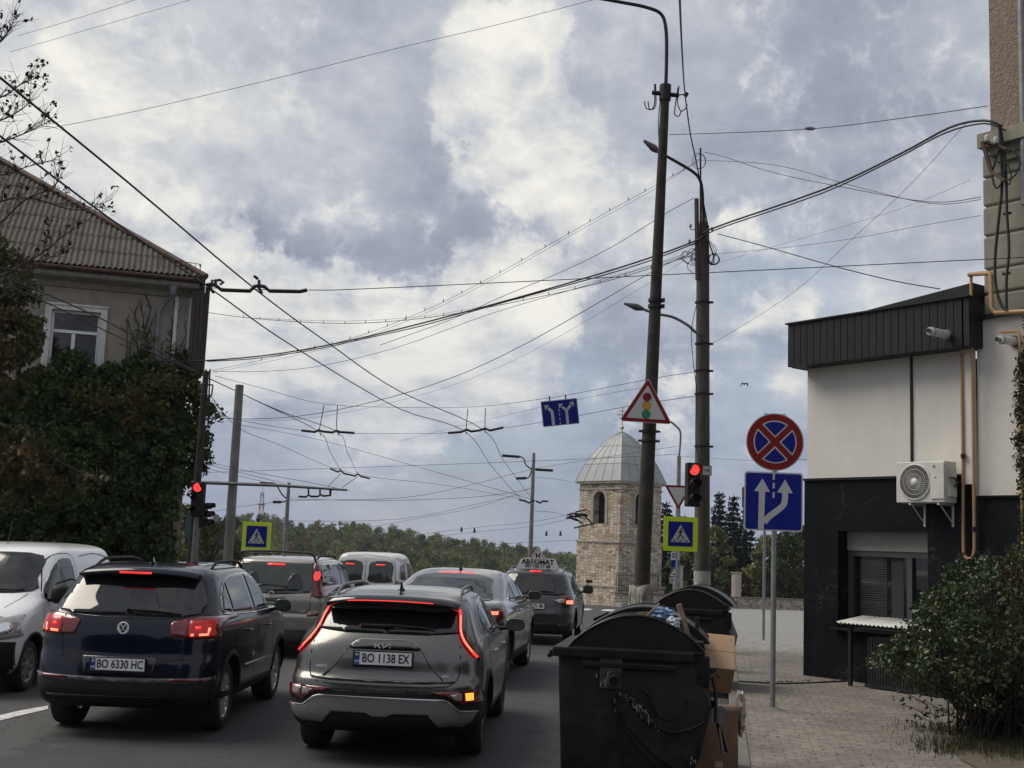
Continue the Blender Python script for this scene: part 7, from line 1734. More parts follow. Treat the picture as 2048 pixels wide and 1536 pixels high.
def signs():
    # no stopping + lane sign on one post
    Y = 15.5; p = P(1545, 1410, Y); t = empty('sign_post', (p.x, Y, SWZ), 0, 'zinc post on the pavement carrying the round and the square blue sign', 'post')
    zt = P(1548, 850, Y).z; mb = MB(); mb.tube([(0, 0, -.05), (0, 0, zt-SWZ)], .034, 12); mb.build('tube', M_zinc, t); mb = MB(); mb.lathe([(.16, 0), (.10, .02), (.03, .035)], (0, 0, .0), n=14); mb.build('concrete_collar', M_kerb, t)
    p2 = P(1527, 1268, 29.6); t2 = empty('sign_post', (p2.x, 29.6, SWZ), 0, 'thinner zinc post farther back on the pavement behind the blue lane sign', 'post')
    mb = MB(); mb.tube([(0, 0, gz(29.6)-.05), (0, 0, P(1530, 985, 29.6).z)], .034, 10); mb.build('tube', M_zinc, t2)
    tb, s = sign_at('road_sign', 'grey edge of a second road sign just peeping out left of the blue lane sign', 1521, 1000, 29.3, 0)
    plate3(tb, 'board', rrect(-.44, -.20, .44, .30, .04), 0, .02, M_signk)
    t, s = sign_at('no_stopping_sign', 'round blue sign with red border and red cross', 1550, 884, Y-.05)
    r = 58/s; plate3(t, 'back_plate', circ(0, 0, r, 48), 0, .012, M_signw); plate3(t, 'red_ring', circ(0, 0, r*.965, 48), -.003, .003, M_signr)
    for k in range(4):                                                # white edged blue quarters
        a = PI/2*k; ri = r*.745
        def sector(rad, ins):
            d_ = ins; pts = []
            a0 = a+PI/4; half = PI/4
            c = d_*math.sqrt(2)
            st = (c*cos(a+0), c*sin(a+0)); pts.append(st)
            g = math.asin(min(.99, d_/rad))
            for i in range(13): w = a-PI/4+g+(PI/2-2*g)*i/12; pts.append((rad*cos(w), rad*sin(w)))
            return pts
        plate3(t, 'white_edge', sector(ri, r*.105), -.006, .003, M_signw); plate3(t, 'blue_field', sector(ri-r*.045, r*.105+r*.045), -.009, .003, M_signb)
    for k in (-1, 1): plate3(t, 'clip', [(k*.11-.03, r*.96), (k*.11+.03, r*.96), (k*.11+.03, r*.985), (k*.11-.03, r*.985)], .012, .02, M_signk)
    t, s = sign_at('lane_sign', 'square blue sign with a straight arrow and a branching arrow', 1547, 1003, Y-.05, 0)
    h = 58.5/s; plate3(t, 'back_plate', rrect(-h, -h, h, h, .035), 0, .012, M_signw); plate3(t, 'blue_field', rrect(-h*.95, -h*.95, h*.95, h*.95, .03), -.003, .003, M_signb)
    g = lambda l: [((a-547)/608*2*h*1.0, (1040-b)/608*2*h) for a, b in l]     # from the enlarged photo of the sign
    W_ = [[(388, 1330), (394, 942), (345, 938), (430, 805), (508, 942), (458, 942), (452, 1205), (448, 1330)]]
    mb = MB()
    for l in W_: mb.prism(g(l), 'y', -.006, -.003)
    cur = sp2([(452, 1260), (500, 1200), (600, 1120), (650, 1070), (664, 1010), (664, 940)], 5); mb.prism([((a-547)/608*2*h, (1040-b)/608*2*h) for a, b in strip(cur, 62)], 'y', -.0065, -.003)
    mb.prism(g([(582, 945), (745, 948), (665, 808)]), 'y', -.007, -.003)
    for (b0, b1) in ((752, 815), (848, 905), (942, 1002)): mb.prism(g([(537, b0), (558, b0), (556, b1), (535, b1)]), 'y', -.006, -.003)
    mb.build('arrows', M_signw, t)
    # hung direction sign over the street
    Y = 30.0; t, s = sign_at('hanging_lane_sign', 'tilted blue sign with three white arrows hanging from a span wire', 1120, 825, Y, 0, tilt=R(-8.0)+0)
    hw, hh = 37/s, 26/s; plate3(t, 'back_plate', rrect(-hw, -hh, hw, hh, .03), 0, .012, M_signw); plate3(t, 'blue_field', rrect(-hw*.96, -hh*.945, hw*.96, hh*.945, .02), -.003, .003, M_signb)
    mb = MB(); u = hw
    def arrow(stem, tip, d, w=.16, hd=.20):
        mb.prism([(a*u, b*u) for a, b in strip(stem, w)], 'y', -.006, -.003); l = math.hypot(*d); dx, dz = d[0]/l, d[1]/l
        mb.prism([((tip[0]+dx*hd)*u, (tip[1]+dz*hd)*u), ((tip[0]-dz*hd*.85)*u, (tip[1]+dx*hd*.85)*u), ((tip[0]+dz*hd*.85)*u, (tip[1]-dx*hd*.85)*u)], 'y', -.0065, -.003)
    arrow([(-.42, -.66), (-.42, .05), (-.48, .16), (-.62, .30)], (-.66, .34), (-1, .95)); arrow([(.36, -.66), (.36, .08), (.62, .34)], (.66, .38), (1, .95), .15); arrow([(.36, .08), (.14, .30)], (.10, .34), (-1, .95), .13)
    for k in range(4): mb.prism([(-.06*u, (.20-.24*k)*u), (-.02*u, (.20-.24*k)*u), (-.02*u, (.06-.24*k)*u), (-.06*u, (.06-.24*k)*u)], 'y', -.006, -.003)
    mb.build('arrows', M_signw, t)
    for dx in (-.22, .18): mb = MB(); mb.box((dx, .02, hh+.05), (.035, .01, .13)); mb.build('hanger_strap', M_steel, t)
    # triangular warning: traffic light ahead
    Y = 21.6; t, s = sign_at('traffic_light_warning_sign', 'red bordered triangle with red amber green dots on the leaning pole', 1293, 815, Y, R(-3), tilt=R(2.0))
    S = 106/s; plate3(t, 'back_plate', tri(S, .035), 0, .012, M_signw); plate3(t, 'red_border', tri(S*.965, .03), -.003, .003, M_signr); plate3(t, 'white_field', tri(S*.745, .012), -.006, .003, M_signw)
    for (dz, mt, nm) in ((.20, M_signr, 'red_dot'), (.035, M_signo, 'amber_dot'), (-.13, M_signg, 'green_dot')):
        plate3(t, 'dot_rim', circ(0.0, dz*S+.0, .083*S, 24), -.009, .003, M_ink); plate3(t, nm, circ(0.0, dz*S, .075*S, 24), -.012, .003, mt)
    # yield
    t, s = sign_at('yield_sign', 'white inverted triangle with red border behind the right traffic light', 1357, 987, 35.9, 0)
    S = 56/s; plate3(t, 'red_border', tri(S, .03, False), 0, .012, M_signr); plate3(t, 'white_field', tri(S*.74, .012, False), -.004, .004, M_signw)
    # pedestrian crossings on yellow boards
    for (x, y, Y, wpx, hpx, lab, post) in ((1361, 1068, 23.6, 68, 68, 'pedestrian crossing sign on yellow green board fixed to the right traffic pole', False), (513, 1073, 29.0, 57, 58, 'pedestrian crossing sign on yellow green board at the left side of the crossing', True)):
        t, s = sign_at('pedestrian_sign', lab, x, y, Y, 0, group='pedestrian crossing signs'); a = wpx/s/2; b_ = hpx/s/2
        plate3(t, 'yellow_board', rrect(-a, -b_, a, b_, .02), 0, .008, M_signy); bl = plate3(t, 'blue_square', rrect(-a*.72, -b_*.72, a*.72, b_*.72, .006), -.004, .004, M_signb); walker(t, bl, a*1.44, -.005)
        if post: mb = MB(); mb.tube([(0, .05, -3), (0, .05, b_+.07)], .035, 8); mb.build('post', M_blkp, t)
        else: mb = MB(); mb.box((a*.8, .26, b_*.2), (.05, .4, .03)); mb.box((a*.8, .26, -b_*.6), (.05, .4, .03)); mb.build('bracket', M_steel, t)
    # backs of signs seen behind the concrete post
    t = empty('sign_post', gp(455, 31.5), 0, 'post with dark backs of a diamond and a round sign behind the bare concrete post', 'post')
    p = P(462, 1046, 31.5); q = P(457, 1081, 31.5); mb = MB(); mb.tube([(p.x, 31.56, -.4), (p.x, 31.56, p.z+.3)], .03, 8); mb.build('tube', M_zinc, t, world=True)
    mb = MB(); k = .285; mb.prism([(p.x-k, p.z), (p.x, p.z-k), (p.x+k, p.z), (p.x, p.z+k)], 'y', 31.5, 31.52); mb.build('diamond_plate', M_signk, t, world=True)
    mb = MB(); mb.prism(circ(q.x, q.z, .21, 28), 'y', 31.5, 31.52); mb.build('round_plate', M_signk, t, world=True)
    # small signs on the pale lamp post
    Y = 57.6; t, s = sign_at('speed_camera_sign', 'small white and blue sign with a black camera symbol on the pale post', 1350, 1119, Y, 0)
    plate3(t, 'white_board', rrect(-.19, -.02, .19, .36, .01), 0, .01, M_signw); plate3(t, 'blue_board', rrect(-.19, -.36, .19, -.02, .01), 0, .01, M_signb)
    mb = MB(); mb.prism(rrect(-.13, .08, .03, .28, .02), 'y', -.004, 0); mb.prism([(.03, .20), (.13, .27), (.13, .09), (.03, .16)], 'y', -.004, 0); mb.build('camera_symbol', M_ink, t); plate3(t, 'lens', circ(-.05, .18, .045, 12), -.007, .003, M_signw)
    t, s = sign_at('small_warning_sign', 'small red bordered triangle above a distance plate reading 20 m', 1348, 1152, Y-.1, 0)
    plate3(t, 'red_border', [(-.25, -.05), (.25, -.05), (0, .40)], 0, .01, M_signr); plate3(t, 'white_field', [(-.19, -.015), (.19, -.015), (0, .33)], -.004, .004, M_signw)
    mb = MB(); mb.prism([(-.07, .05), (.07, .05), (.05, .12), (-.05, .12)], 'y', -.008, -.004); mb.build('symbol', M_ink, t)
    plate3(t, 'distance_plate', rrect(-.20, -.34, .20, -.08, .01), 0, .01, M_signw); mb = MB(); put_text(mb, '20 m', .17, (0, -.004, -.21), .003, .003); mb.build('distance_lettering', M_ink, t)
signs()

# ================================================================ OVERHEAD WIRES
def wires():
    def cz(x, y, h=3.75): return min(75, 2450*h/(hY(x)-y))
    C4 = [('thick contact wire crossing the whole sky, starting highest at the left edge', [(-60, 103), (0, 155), (260, 368), (515, 582), (655, 685), (800, 783), (970, 862), (1010, 925), (1067, 1002)]),
          ('thick contact wire just below the highest one at the left edge', [(-60, 228), (0, 272), (210, 430), (425, 580), (593, 697), (800, 818), (933, 865), (985, 935), (1045, 1002)]),
          ('contact wire crossing the old house window toward the left clamp', [(-60, 520), (0, 550), (208, 640), (389, 742), (520, 805), (640, 865), (660, 903), (682, 943)]),
          ('contact wire crossing the old house below the window toward the right clamp', [(-60, 545), (60, 590), (250, 680), (431, 763), (560, 822), (676, 865), (695, 905), (716, 950)])]
    for lab, l in C4:
        pts = [P(x, y, cz(x, y)) for x, y in l]; o = MB(); o.tube(smooth_path(pts, 5), .0115, 6); tag(o.build('contact_wire', M_cable), lab, 'wire', 'trolleybus contact wires')
    W_ = [
     ('span wire holding the big insulators by the old house corner, reaching the tall building', [(-80, 528, 16.5), (200, 556, 17), (425, 576, 17.6), (615, 580, 17.6), (745, 577, 17.7), (1300, 551, 17.4), (1960, 519, 17), (2060, 514, 17)], .0065),
     ('heavy black cable bundle drooping from the old house to the tall building cornice', [(300, 724, 33), (415, 721, 32), (560, 707, 30), (740, 672, 28), (1000, 605, 26.5), (1250, 532, 25), (1395, 480, 24.3), (1422, 458, 24), (1650, 378, 21), (1800, 308, 19), (1900, 255, 17.6), (1968, 241, 16.9), (2005, 252, 16.7)], .019),
     ('second black cable twisting along the heavy bundle', [(415, 723, 32), (500, 718, 31), (575, 708, 30), (625, 700, 29.5), (740, 675, 28), (850, 650, 27), (1000, 607, 26.5), (1250, 538, 25), (1395, 484, 24.3), (1430, 460, 24), (1640, 388, 21), (1790, 318, 19), (1890, 266, 17.6), (1968, 247, 16.9), (2012, 262, 16.7)], .013),
     ('sagging double telephone wire with spacers leaving the house end bay', [(415, 625, 33), (520, 638, 31.5), (690, 647, 30), (850, 636, 28.5), (1000, 610, 27), (1200, 566, 25.5), (1380, 512, 24.4)], .008),
     ('upper strand of the sagging telephone wire', [(500, 636, 31.7), (690, 642, 30), (850, 632, 28.5), (1000, 606, 27), (1200, 560, 25.5), (1380, 505, 24.4)], .004),
     ('wire rising from the ladder bracket to the middle of the traffic pole', [(418, 742, 29.8), (520, 743, 29), (640, 732, 28.5), (800, 693, 27.5), (980, 628, 26.5), (1200, 563, 25.2), (1375, 510, 24.4)], .006),
     ('double wire with spacers climbing steeply to the top of the traffic pole', [(425, 741, 29.8), (560, 712, 29), (700, 678, 28), (850, 621, 27.2), (1000, 545, 26.4), (1180, 443, 25.4), (1320, 366, 24.7), (1398, 322, 24.3)], .005),
     ('lower strand of the steep double wire', [(425, 745, 29.8), (560, 718, 29), (700, 684, 28), (850, 627, 27.2), (1000, 551, 26.4), (1180, 449, 25.4), (1320, 372, 24.7), (1398, 318, 24.3)], .004),
     ('wire running up to the rusty steel post on the traffic pole', [(760, 690, 28), (900, 640, 27.3), (1000, 595, 26.6), (1120, 545, 26), (1220, 496, 25.2), (1330, 428, 24.6), (1388, 396, 24.2)], .007),
     ('long wire from the vine corner to the traffic pole below the coil', [(418, 833, 29.8), (480, 838, 29.5), (600, 832, 29), (740, 805, 28), (900, 757, 27), (1060, 683, 26), (1300, 546, 24.9), (1370, 513, 24.4)], .008),
     ('thin wire just under the long one toward the traffic pole', [(430, 842, 29.8), (600, 838, 29), (740, 815, 28), (900, 772, 27), (1060, 705, 26), (1300, 565, 24.9), (1390, 505, 24.4)], .003),
     ('twisted cable falling from the top edge to the leaning pole and traffic pole', [(1358, -40, 10), (1361, 40, 13), (1365, 120, 17), (1370, 188, 21.8), (1381, 270, 23), (1392, 320, 23.8), (1406, 400, 24.3), (1418, 462, 24.4)], .013),
     ('wire with a small insulator from the leaning pole to the tall building', [(1338, 269, 22), (1420, 267, 21.3), (1620, 258, 19.6), (1800, 237, 18), (1975, 212, 16.8)], .007),
     ('upper wire of the loose pair from the aerial rod to the tall building', [(1408, 304, 24.3), (1450, 314, 23.7), (1550, 346, 22.3), (1700, 377, 20.2), (1860, 404, 18), (1962, 394, 17)], .006),
     ('lower wire of the loose pair from the aerial rod to the tall building', [(1395, 320, 24.3), (1550, 330, 22.3), (1700, 370, 20.2), (1860, 407, 18), (1962, 399, 17)], .005),
     ('black wire from the traffic pole down to the white building roof', [(1436, 468, 24.3), (1520, 490, 23), (1660, 530, 21), (1780, 560, 19), (1880, 578, 18)], .009),
     ('thin wire from the traffic pole gently up to the rusticated corner', [(1430, 508, 24.3), (1560, 496, 22.5), (1700, 478, 20.5), (1850, 450, 18.5), (1962, 431, 17)], .004),
     ('hairline wire falling diagonally from the cornice to the traffic pole', [(1935, 243, 17.3), (1820, 370, 18.5), (1700, 482, 20), (1580, 590, 21.8), (1420, 690, 24.3)], .0035),
     ('hairline wire curving up from the traffic pole to the building cornice', [(1420, 530, 24.3), (1600, 478, 22), (1800, 418, 19), (1940, 360, 17.4)], .0025),
     ('long thin wire crossing the upper sky from the top edge to the left branches', [(1215, -8, 20), (1000, 48, 20), (800, 95, 20), (600, 145, 20), (400, 193, 20), (250, 227, 20), (90, 258, 19.5)], .0045),
     ('short thin wire in the top left corner, upper of the two', [(300, -10, 20), (160, 35, 20), (35, 72, 20)], .0035),
     ('short thin wire in the top left corner, lower of the two', [(400, -6, 20), (200, 52, 20), (20, 104, 20)], .0035),
     ('span wire carrying the hanging blue arrow sign', [(430, 752, 29.8), (520, 775, 31), (650, 808, 34), (820, 815, 35), (960, 813, 33), (1090, 797, 30), (1130, 791, 29.8), (1300, 758, 26), (1362, 748, 24.6), (1392, 744, 24.4)], .006),
     ('span wire through the four dark insulator clamps over the junction', [(432, 830, 30), (520, 848, 34), (607, 861, 41), (712, 867, 41), (860, 867, 39.5), (896, 865, 39), (1008, 856, 38), (1120, 838, 32), (1260, 812, 27), (1392, 792, 24.4)], .007),
     ('faint wire passing behind the hanging sign up to the leaning pole', [(800, 882, 42), (930, 850, 38), (1080, 815, 32), (1200, 790, 28), (1290, 775, 24)], .004),
     ('thin wire sloping from the vine corner to the lower insulator pair', [(420, 790, 30), (480, 858, 36), (560, 890, 46), (660, 934, 56), (745, 954, 56), (900, 972, 62), (1050, 1000, 75)], .009),
     ('double feeder wire above the mast arm, left', [(424, 926, 30), (500, 943, 31), (620, 965, 31), (700, 982, 31)], .006),
     ('lower feeder wire above the mast arm, left', [(424, 931, 30), (500, 950, 31), (570, 967, 31)], .006),
     ('wire leaving the mast arm pole below the feeder wires', [(412, 937, 30), (500, 957, 31), (556, 970, 31)], .005),
     ('long faint wire crossing behind the tower dome to the lamp post', [(410, 945, 60), (800, 932, 60), (1070, 922, 60), (1250, 914, 60), (1357, 908, 58)], .010),
     ('faint wire from the lamp post across to the white building', [(1357, 912, 58), (1480, 920, 40), (1625, 919, 21)], .006),
     ('faint wire descending to the far lamp post left of the tower', [(480, 850, 70), (640, 880, 74), (840, 935, 78), (1068, 1000, 82)], .012),
     ('faint wire rising from the left lamp post to the right lamp post', [(430, 1022, 76), (577, 1002, 77), (800, 996, 80), (940, 970, 82), (1067, 938, 82), (1240, 910, 75), (1357, 892, 58)], .012),
     ('lower faint wire between the two far lamp posts', [(577, 998, 77), (760, 1001, 79), (900, 997, 81), (990, 990, 82), (1067, 976, 82)], .013),
     ('faint wire crossing low above the hill toward the bell tower', [(560, 1042, 80), (800, 1038, 82), (990, 1000, 84), (1067, 985, 82)], .011),
     ('pair wire with droppers low before the bell tower, upper', [(820, 1072, 84), (950, 1055, 84), (1070, 1043, 82), (1165, 1022, 78)], .011),
     ('pair wire with droppers low before the bell tower, lower', [(860, 1074, 84), (960, 1063, 84), (1070, 1052, 82), (1170, 1030, 78)], .011),
     ('lowest wire touching the hill trees and the tower wall', [(760, 1091, 84), (960, 1089, 84), (1055, 1085, 82), (1155, 1080, 80)], .011),
     ('wire from the far lamp post rising left over the hill', [(700, 1062, 84), (840, 1036, 84), (960, 1013, 84), (1066, 975, 82)], .011),
     ('wire from the far lamp post to the bell tower eave', [(1068, 954, 82), (1110, 958, 84), (1155, 966, 86)], .010),
     ('wire looping from the lamp post to the tangle before the tower', [(1070, 1022, 82), (1110, 1025, 80), (1140, 1033, 78), (1180, 1028, 78)], .014)]
    for lab, l, r in W_:
        o = MB(); o.tube(smooth_path([P(*q) for q in l], 4), r, 5); ob = o.build('overhead_wire', M_cable); tag(ob, lab, 'wire', 'overhead wires and cables')
        if 'sagging double' in lab or 'climbing steeply' in lab:
            pts = smooth_path([P(*q) for q in l], 4); m = MB()
            for i in range(3, len(pts)-2, 1): m.tube([pts[i]+Vector((0, 0, .06)), pts[i]-Vector((0, 0, .01))], .009, 4)
            m.build('spacer', M_cable, ob)
    # insulator clamps where contact wires hang
    def clamp(label, segs, knobs, Y, r, hangers=()):
        t = empty('wire_clamp', P(segs[0][0][0], segs[0][0][1], Y), 0, label, 'insulator', 'insulator clamps on the span wires')
        for s_ in segs: m = MB(); m.tube([P(x, y, Y) for x, y in s_], r, 6); m.build('insulator_bar', M_cable, t, world=True)
        for s_ in knobs: m = MB(); m.tube([P(x, y, Y) for x, y in s_], r*(.75 if Y < 20 else .32), 5); m.build('hanger', M_cable, t, world=True)
    clamp('large dark insulator clamp against the sky beside the old house roof corner', [[(412, 570), (425, 568), (433, 572), (443, 580), (500, 582), (508, 573), (518, 571), (530, 574), (539, 582), (600, 583), (614, 580)]], [[(423, 574), (424, 560), (430, 560), (432, 568)], [(428, 562), (440, 560), (447, 565), (440, 569)], [(518, 572), (518, 560)], [(508, 552), (516, 558)], [(516, 572), (524, 587)], [(418, 574), (428, 586)]], 17.6, .030)
    clamp('paired insulator clamp over the junction, left of the two pairs', [[(603, 861), (630, 864), (637, 860), (645, 863), (665, 865), (672, 861), (680, 864), (709, 866)]], [[(638, 860), (641, 848), (648, 810)], [(674, 861), (673, 848), (675, 811)], [(640, 866), (642, 872)], [(676, 866), (678, 872)]], 41, .045)
    clamp('paired insulator clamp over the junction, right of the two pairs', [[(896, 866), (922, 864), (933, 859), (943, 863), (958, 861), (970, 857), (980, 861), (1007, 855)]], [[(933, 860), (933, 845), (936, 818)], [(970, 857), (970, 842), (971, 816)], [(932, 864), (933, 868)], [(970, 861), (971, 866)]], 38.7, .042)
    clamp('smaller insulator clamp above the left far lamp post', [[(660, 937), (676, 944), (682, 941), (688, 947), (710, 952), (716, 948), (722, 953), (740, 957)]], [[(682, 941), (680, 936)], [(716, 948), (714, 944)], [(683, 946), (655, 974)], [(716, 953), (684, 975)]], 56, .045)
    clamp('small insulator clamp hanging at the far lamp post beside the tower', [[(1038, 999), (1050, 1002), (1058, 1006), (1064, 1001), (1070, 1002)], [(1072, 1002), (1080, 1006), (1086, 1002), (1096, 1003)]], [], 80, .07)
    # the tangle of switch gear before the tower
    t = empty('wire_switch', P(1160, 1031, 78), 0, 'tangled overhead switch frame in front of the tower window', 'wire switch'); rnd = random.Random(6); m = MB()
    for k in range(16):
        a = (rnd.uniform(1128, 1160), rnd.uniform(1024, 1036)); m.tube([P(*a, 78), P(a[0]+rnd.uniform(12, 26), a[1]+rnd.uniform(-6, 6), 78)], rnd.uniform(.03, .07), 4)
    m.tube(smooth_path([P(x, y, 78) for x, y in [(1150, 1036), (1158, 1042), (1164, 1046)]], 3), .05, 4); m.tube(smooth_path([P(x, y, 78) for x, y in [(1172, 1034), (1180, 1042), (1185, 1048)]], 3), .05, 4); m.tube([P(1148, 1056, 78), P(1165, 1052, 78), P(1190, 1047, 78)], .05, 4); m.build('frame', M_cable, t, world=True)
    for k, (x, y) in enumerate([(923, 1057), (949, 1059), (1093, 1065), (1121, 1065)]):
        p = P(x, y, 83); o = MB(); o.tube([p+Vector((0, 0, .10)), p-Vector((0, 0, .22))], [.05, .11], 6); tag(o.build('weight', M_cable), ['leftmost small dark weight on the low wires above the hill', 'second small dark weight from the left on the low wires above the hill', 'small dark weight on the low wires just right of the far concrete lamp post', 'small dark weight on the low wires nearest the bell tower'][k], 'weight', 'small weights on the low wires')
    p = P(1620, 257, 19.6); o = MB(); o.tube([p-Vector((.09, 0, 0)), p-Vector((.04, 0, 0)), p+Vector((.04, 0, 0)), p+Vector((.09, 0, 0))], [.012, .032, .032, .012], 8); tag(o.build('egg_insulator', M_galv), 'small egg shaped insulator on the wire right of the leaning pole', 'insulator')
wires()
def bird():
    t = empty('bird', P(1489, 768, 38), 0, 'small dark bird flying between the traffic pole and the round sign', 'bird')
    m = MB(); m.tube([(0, -.10, -.01), (0, -.06, .0), (0, .0, .012), (0, .07, .0), (0, .14, -.01)], [.008, .026, .034, .022, .008], 8); m.build('body', M_black, t)
    for sx in (-1, 1):
        m = MB(); m.add([(0, -.03, .012), (sx*.10, -.05, .035), (sx*.13, .05, -.075), (sx*.115, .03, -.08), (sx*.07, .04, .0), (0, .04, .008), (0, 0, .0)], [(0, 1, 4, 5), (1, 2, 3, 4)], False); m.build('wing', M_black, t)
bird()
# ================================================================ STREET CLUTTER AND PLANTS
M_bin = pbr('black_bin_plastic', (.0050, .0052, .0058), .5, var=.35, vscale=5, dirt=.5, dscale=6, dirtcol=(.035, .033, .031), spec=.22)
M_binl = pbr('bin_lid_plastic', (.006, .0062, .0066), .38, var=.2, vscale=5, dirt=.35, dscale=4, dirtcol=(.022, .021, .020), spec=.35)
M_drip = pbr('white_splash', (.20, .20, .19), .8, var=.6, vscale=30)
M_plated = pbr('worn_steel_plate', (.045, .045, .045), .45, .5, var=.5, vscale=14)
def make_bin(loc, rz, label, open_=True):
    t = empty('waste_container', loc, rz, label, 'waste container', 'black waste containers')
    w, d, h = 1.20, 1.30, 1.18; wb = 1.10                         # x = width seen from the end, y = length
    mb = MB(); x0, x1 = -w/2, w/2
    prof = [(-wb/2+.02, .16), (-w/2+.03, .95), (-w/2+.02, h-.03), (w/2-.12, h-.03), (w/2-.02, h-.30), (w/2+.02, .80), (w/2-.06, .42), (wb/2-.14, .16)]
    bm = bmesh.new(); m_ = MB(); m_.prism(prof, 'y', .0, d); vs_ = [bm.verts.new(v) for v in m_.v]; [bm.faces.new([vs_[i] for i in f]) for f in m_.f]
    bmesh.ops.bevel(bm, geom=list(bm.edges), offset=.022, segments=3, affect='EDGES', profile=.5); mb.addbm(bm, True); mb.build('tub', M_bin, t)
    # rim, grab bar
    mb = MB(); mb.bevbox((-.07, d/2, h-.015), (w-.10, d+.08, .075), .012); mb.bevbox((-w/2-.01, d/2, h-.03), (.10, d*.92, .045), .015); mb.build('rim', M_bin, t)
    mb = MB(); mb.tube([(-w/2-.06, .10, h-.06), (-w/2-.06, d-.10, h-.06)], .018, 8); mb.build('grab_bar', M_bin, t)
    # embossed ribs of the end wall
    mb = MB()
    mb.tube(smooth_path([(-.16, -.005, .80), (-.10, -.006, .86), (-.02, -.006, .84), (.06, -.006, .76), (.16, -.006, .66), (.30, -.006, .60), (.44, -.006, .62), (.56, -.004, .68)], 5), .012, 8)
    mb.tube(smooth_path([(-.16, -.005, .80), (-.13, -.006, .72), (-.02, -.006, .58), (.12, -.006, .42), (.28, -.006, .30), (.44, -.004, .24)], 5), .010, 8)
    mb.tube(smooth_path([(.06, -.004, .92), (.14, -.005, .86), (.17, -.006, .78), (.24, -.006, .70), (.34, -.006, .70), (.42, -.005, .76), (.44, -.004, .84)], 5), .007, 8); mb.build('rib', M_bin, t)
    mb = MB(); mb.prism([(-.13, .80), (-.02, .62), (.14, .46), (.32, .34), (.46, .30), (.54, .62), (.44, .58), (.30, .56), (.14, .62), (.02, .74), (-.06, .84)], 'y', -.020, .005); mb.build('recess_panel', M_bin, t)
    mb = MB(); mb.bevbox((-.16, -.02, 1.02), (.17, .03, .24), .006); mb.lathe([(.035, -.065), (.038, -.05), (.038, 0)], (-.13, -.035, .97), 'y', 14); mb.build('lifting_plate', M_plated, t)
    mb = MB(); mb.bevbox((-.02, -.02, h-.10), (.72, .04, .045), .01); mb.build('end_bar', M_bin, t)
    # wheels
    for sx in (-.42, .40):
        for yy in (.12, d-.12):
            mb = MB(); mb.lathe([(.05, -.025), (.095, -.022), (.10, 0), (.095, .022), (.05, .025)], (sx, yy, .10), 'x', 18); mb.box((sx, yy, .17), (.06, .10, .10)); mb.build('castor', M_rub, t)
    # dome lid: ribs and skin
    def arc(r0, z0, sc_=1.0, sh=0.0): return [(sh-.50+1.06*i/24, z0+ r0*math.sin(PI*min(1, max(0, i/24)))**.78) for i in range(25)]
    A = arc(.265, h+.02)
    mb = MB(); n = len(A)
    def shell(y0, y1, sh, dz, th=.02, endcap=True):
        a = [(x+sh, z+dz) for x, z in A]; v = [(x, y0, z) for x, z in a]+[(x, y1, z) for x, z in a]
        mb.add(v, [(i, i+1, n+i+1, n+i) for i in range(n-1)], True)
    shell(.0, .42, 0, 0); mb.add([(x, .0, z) for x, z in A], [tuple(range(n))], False); mb.add([(x, .42, z) for x, z in A], [tuple(range(n))], False)
    lid = mb.build('lid', M_binl, t)
    mb = MB(); shell(.44, d-.02, .035, .045); mb.add([(x+.035, .44, z+.045) for x, z in A], [tuple(range(n))], False); mb.add([(x+.035, d-.02, z+.045) for x, z in A], [tuple(range(n))], False); mb.build('sliding_lid', M_binl, t)
    for yy, sh, dz in ((0, 0, 0), (.42, 0, 0), (.46, .035, .045), (d-.02, .035, .045)): mb = MB(); mb.tube([(x+sh, yy, z+dz) for x, z in A], .013, 6); mb.build('lid_rib', M_binl, lid)
    mb = MB(); mb.tube([(A[0][0], 0, A[0][1]), (A[-1][0], 0, A[-1][1])], .012, 6); mb.build('lid_edge', M_binl, lid)
    # hinge block at the right
    mb = MB(); mb.bevbox((w/2-.09, .06, h+.03), (.09, .12, .16), .015); mb.bevbox((w/2-.06, .05, h-.12), (.12, .10, .24), .02); mb.build('hinge', M_bin, t)
    mb = MB(); mb.bevbox((-.30, d*.5, h+.235), (.14, .06, .03), .01, Matrix.Rotation(-.45, 3, 'Y')); mb.build('lid_handle', M_binl, t)
    return t
b0 = P(1262, 1400, 9.75); bin1 = make_bin((b0.x, 9.75, 0), R(-9), 'nearest black waste container with arched lid, splashed white, full of rubbish')
b1 = P(1376, 1240, 17.5); bin2 = make_bin((b1.x, 17.5, 0), R(-14), 'farther black waste container with arched lid behind the nearest one')
def drips():
    mb = MB(); rnd = random.Random(12)
    for (cx, cz, n, sx, sz) in ((-.20, 1.00, 30, .05, .06), (.0, .82, 34, .12, .03), (.10, .72, 26, .09, .04), (-.12, .78, 4, .02, .05), (.47, .40, 4, .03, .03), (.2, .62, 3, .06, .01)):
        for k in range(n):
            x = cx+rnd.gauss(0, sx*.55); z = cz+rnd.uniform(-sz, sz)-(x-cx)*(.75 if cz < .9 and cz > .6 else 0); l = rnd.uniform(.004, .045)*rnd.random(); w = rnd.uniform(.0012, .0055)
            mb.prism([(x-w, z), (x, z+w), (x+w, z), (x+w*.5, z-l), (x-w*.3, z-l*1.1)], 'y', -.0425 if cz > .9 else -.0275, -.0365 if cz > .9 else -.0215)
    mb.build('white_splashes', M_drip, bin1)
drips()
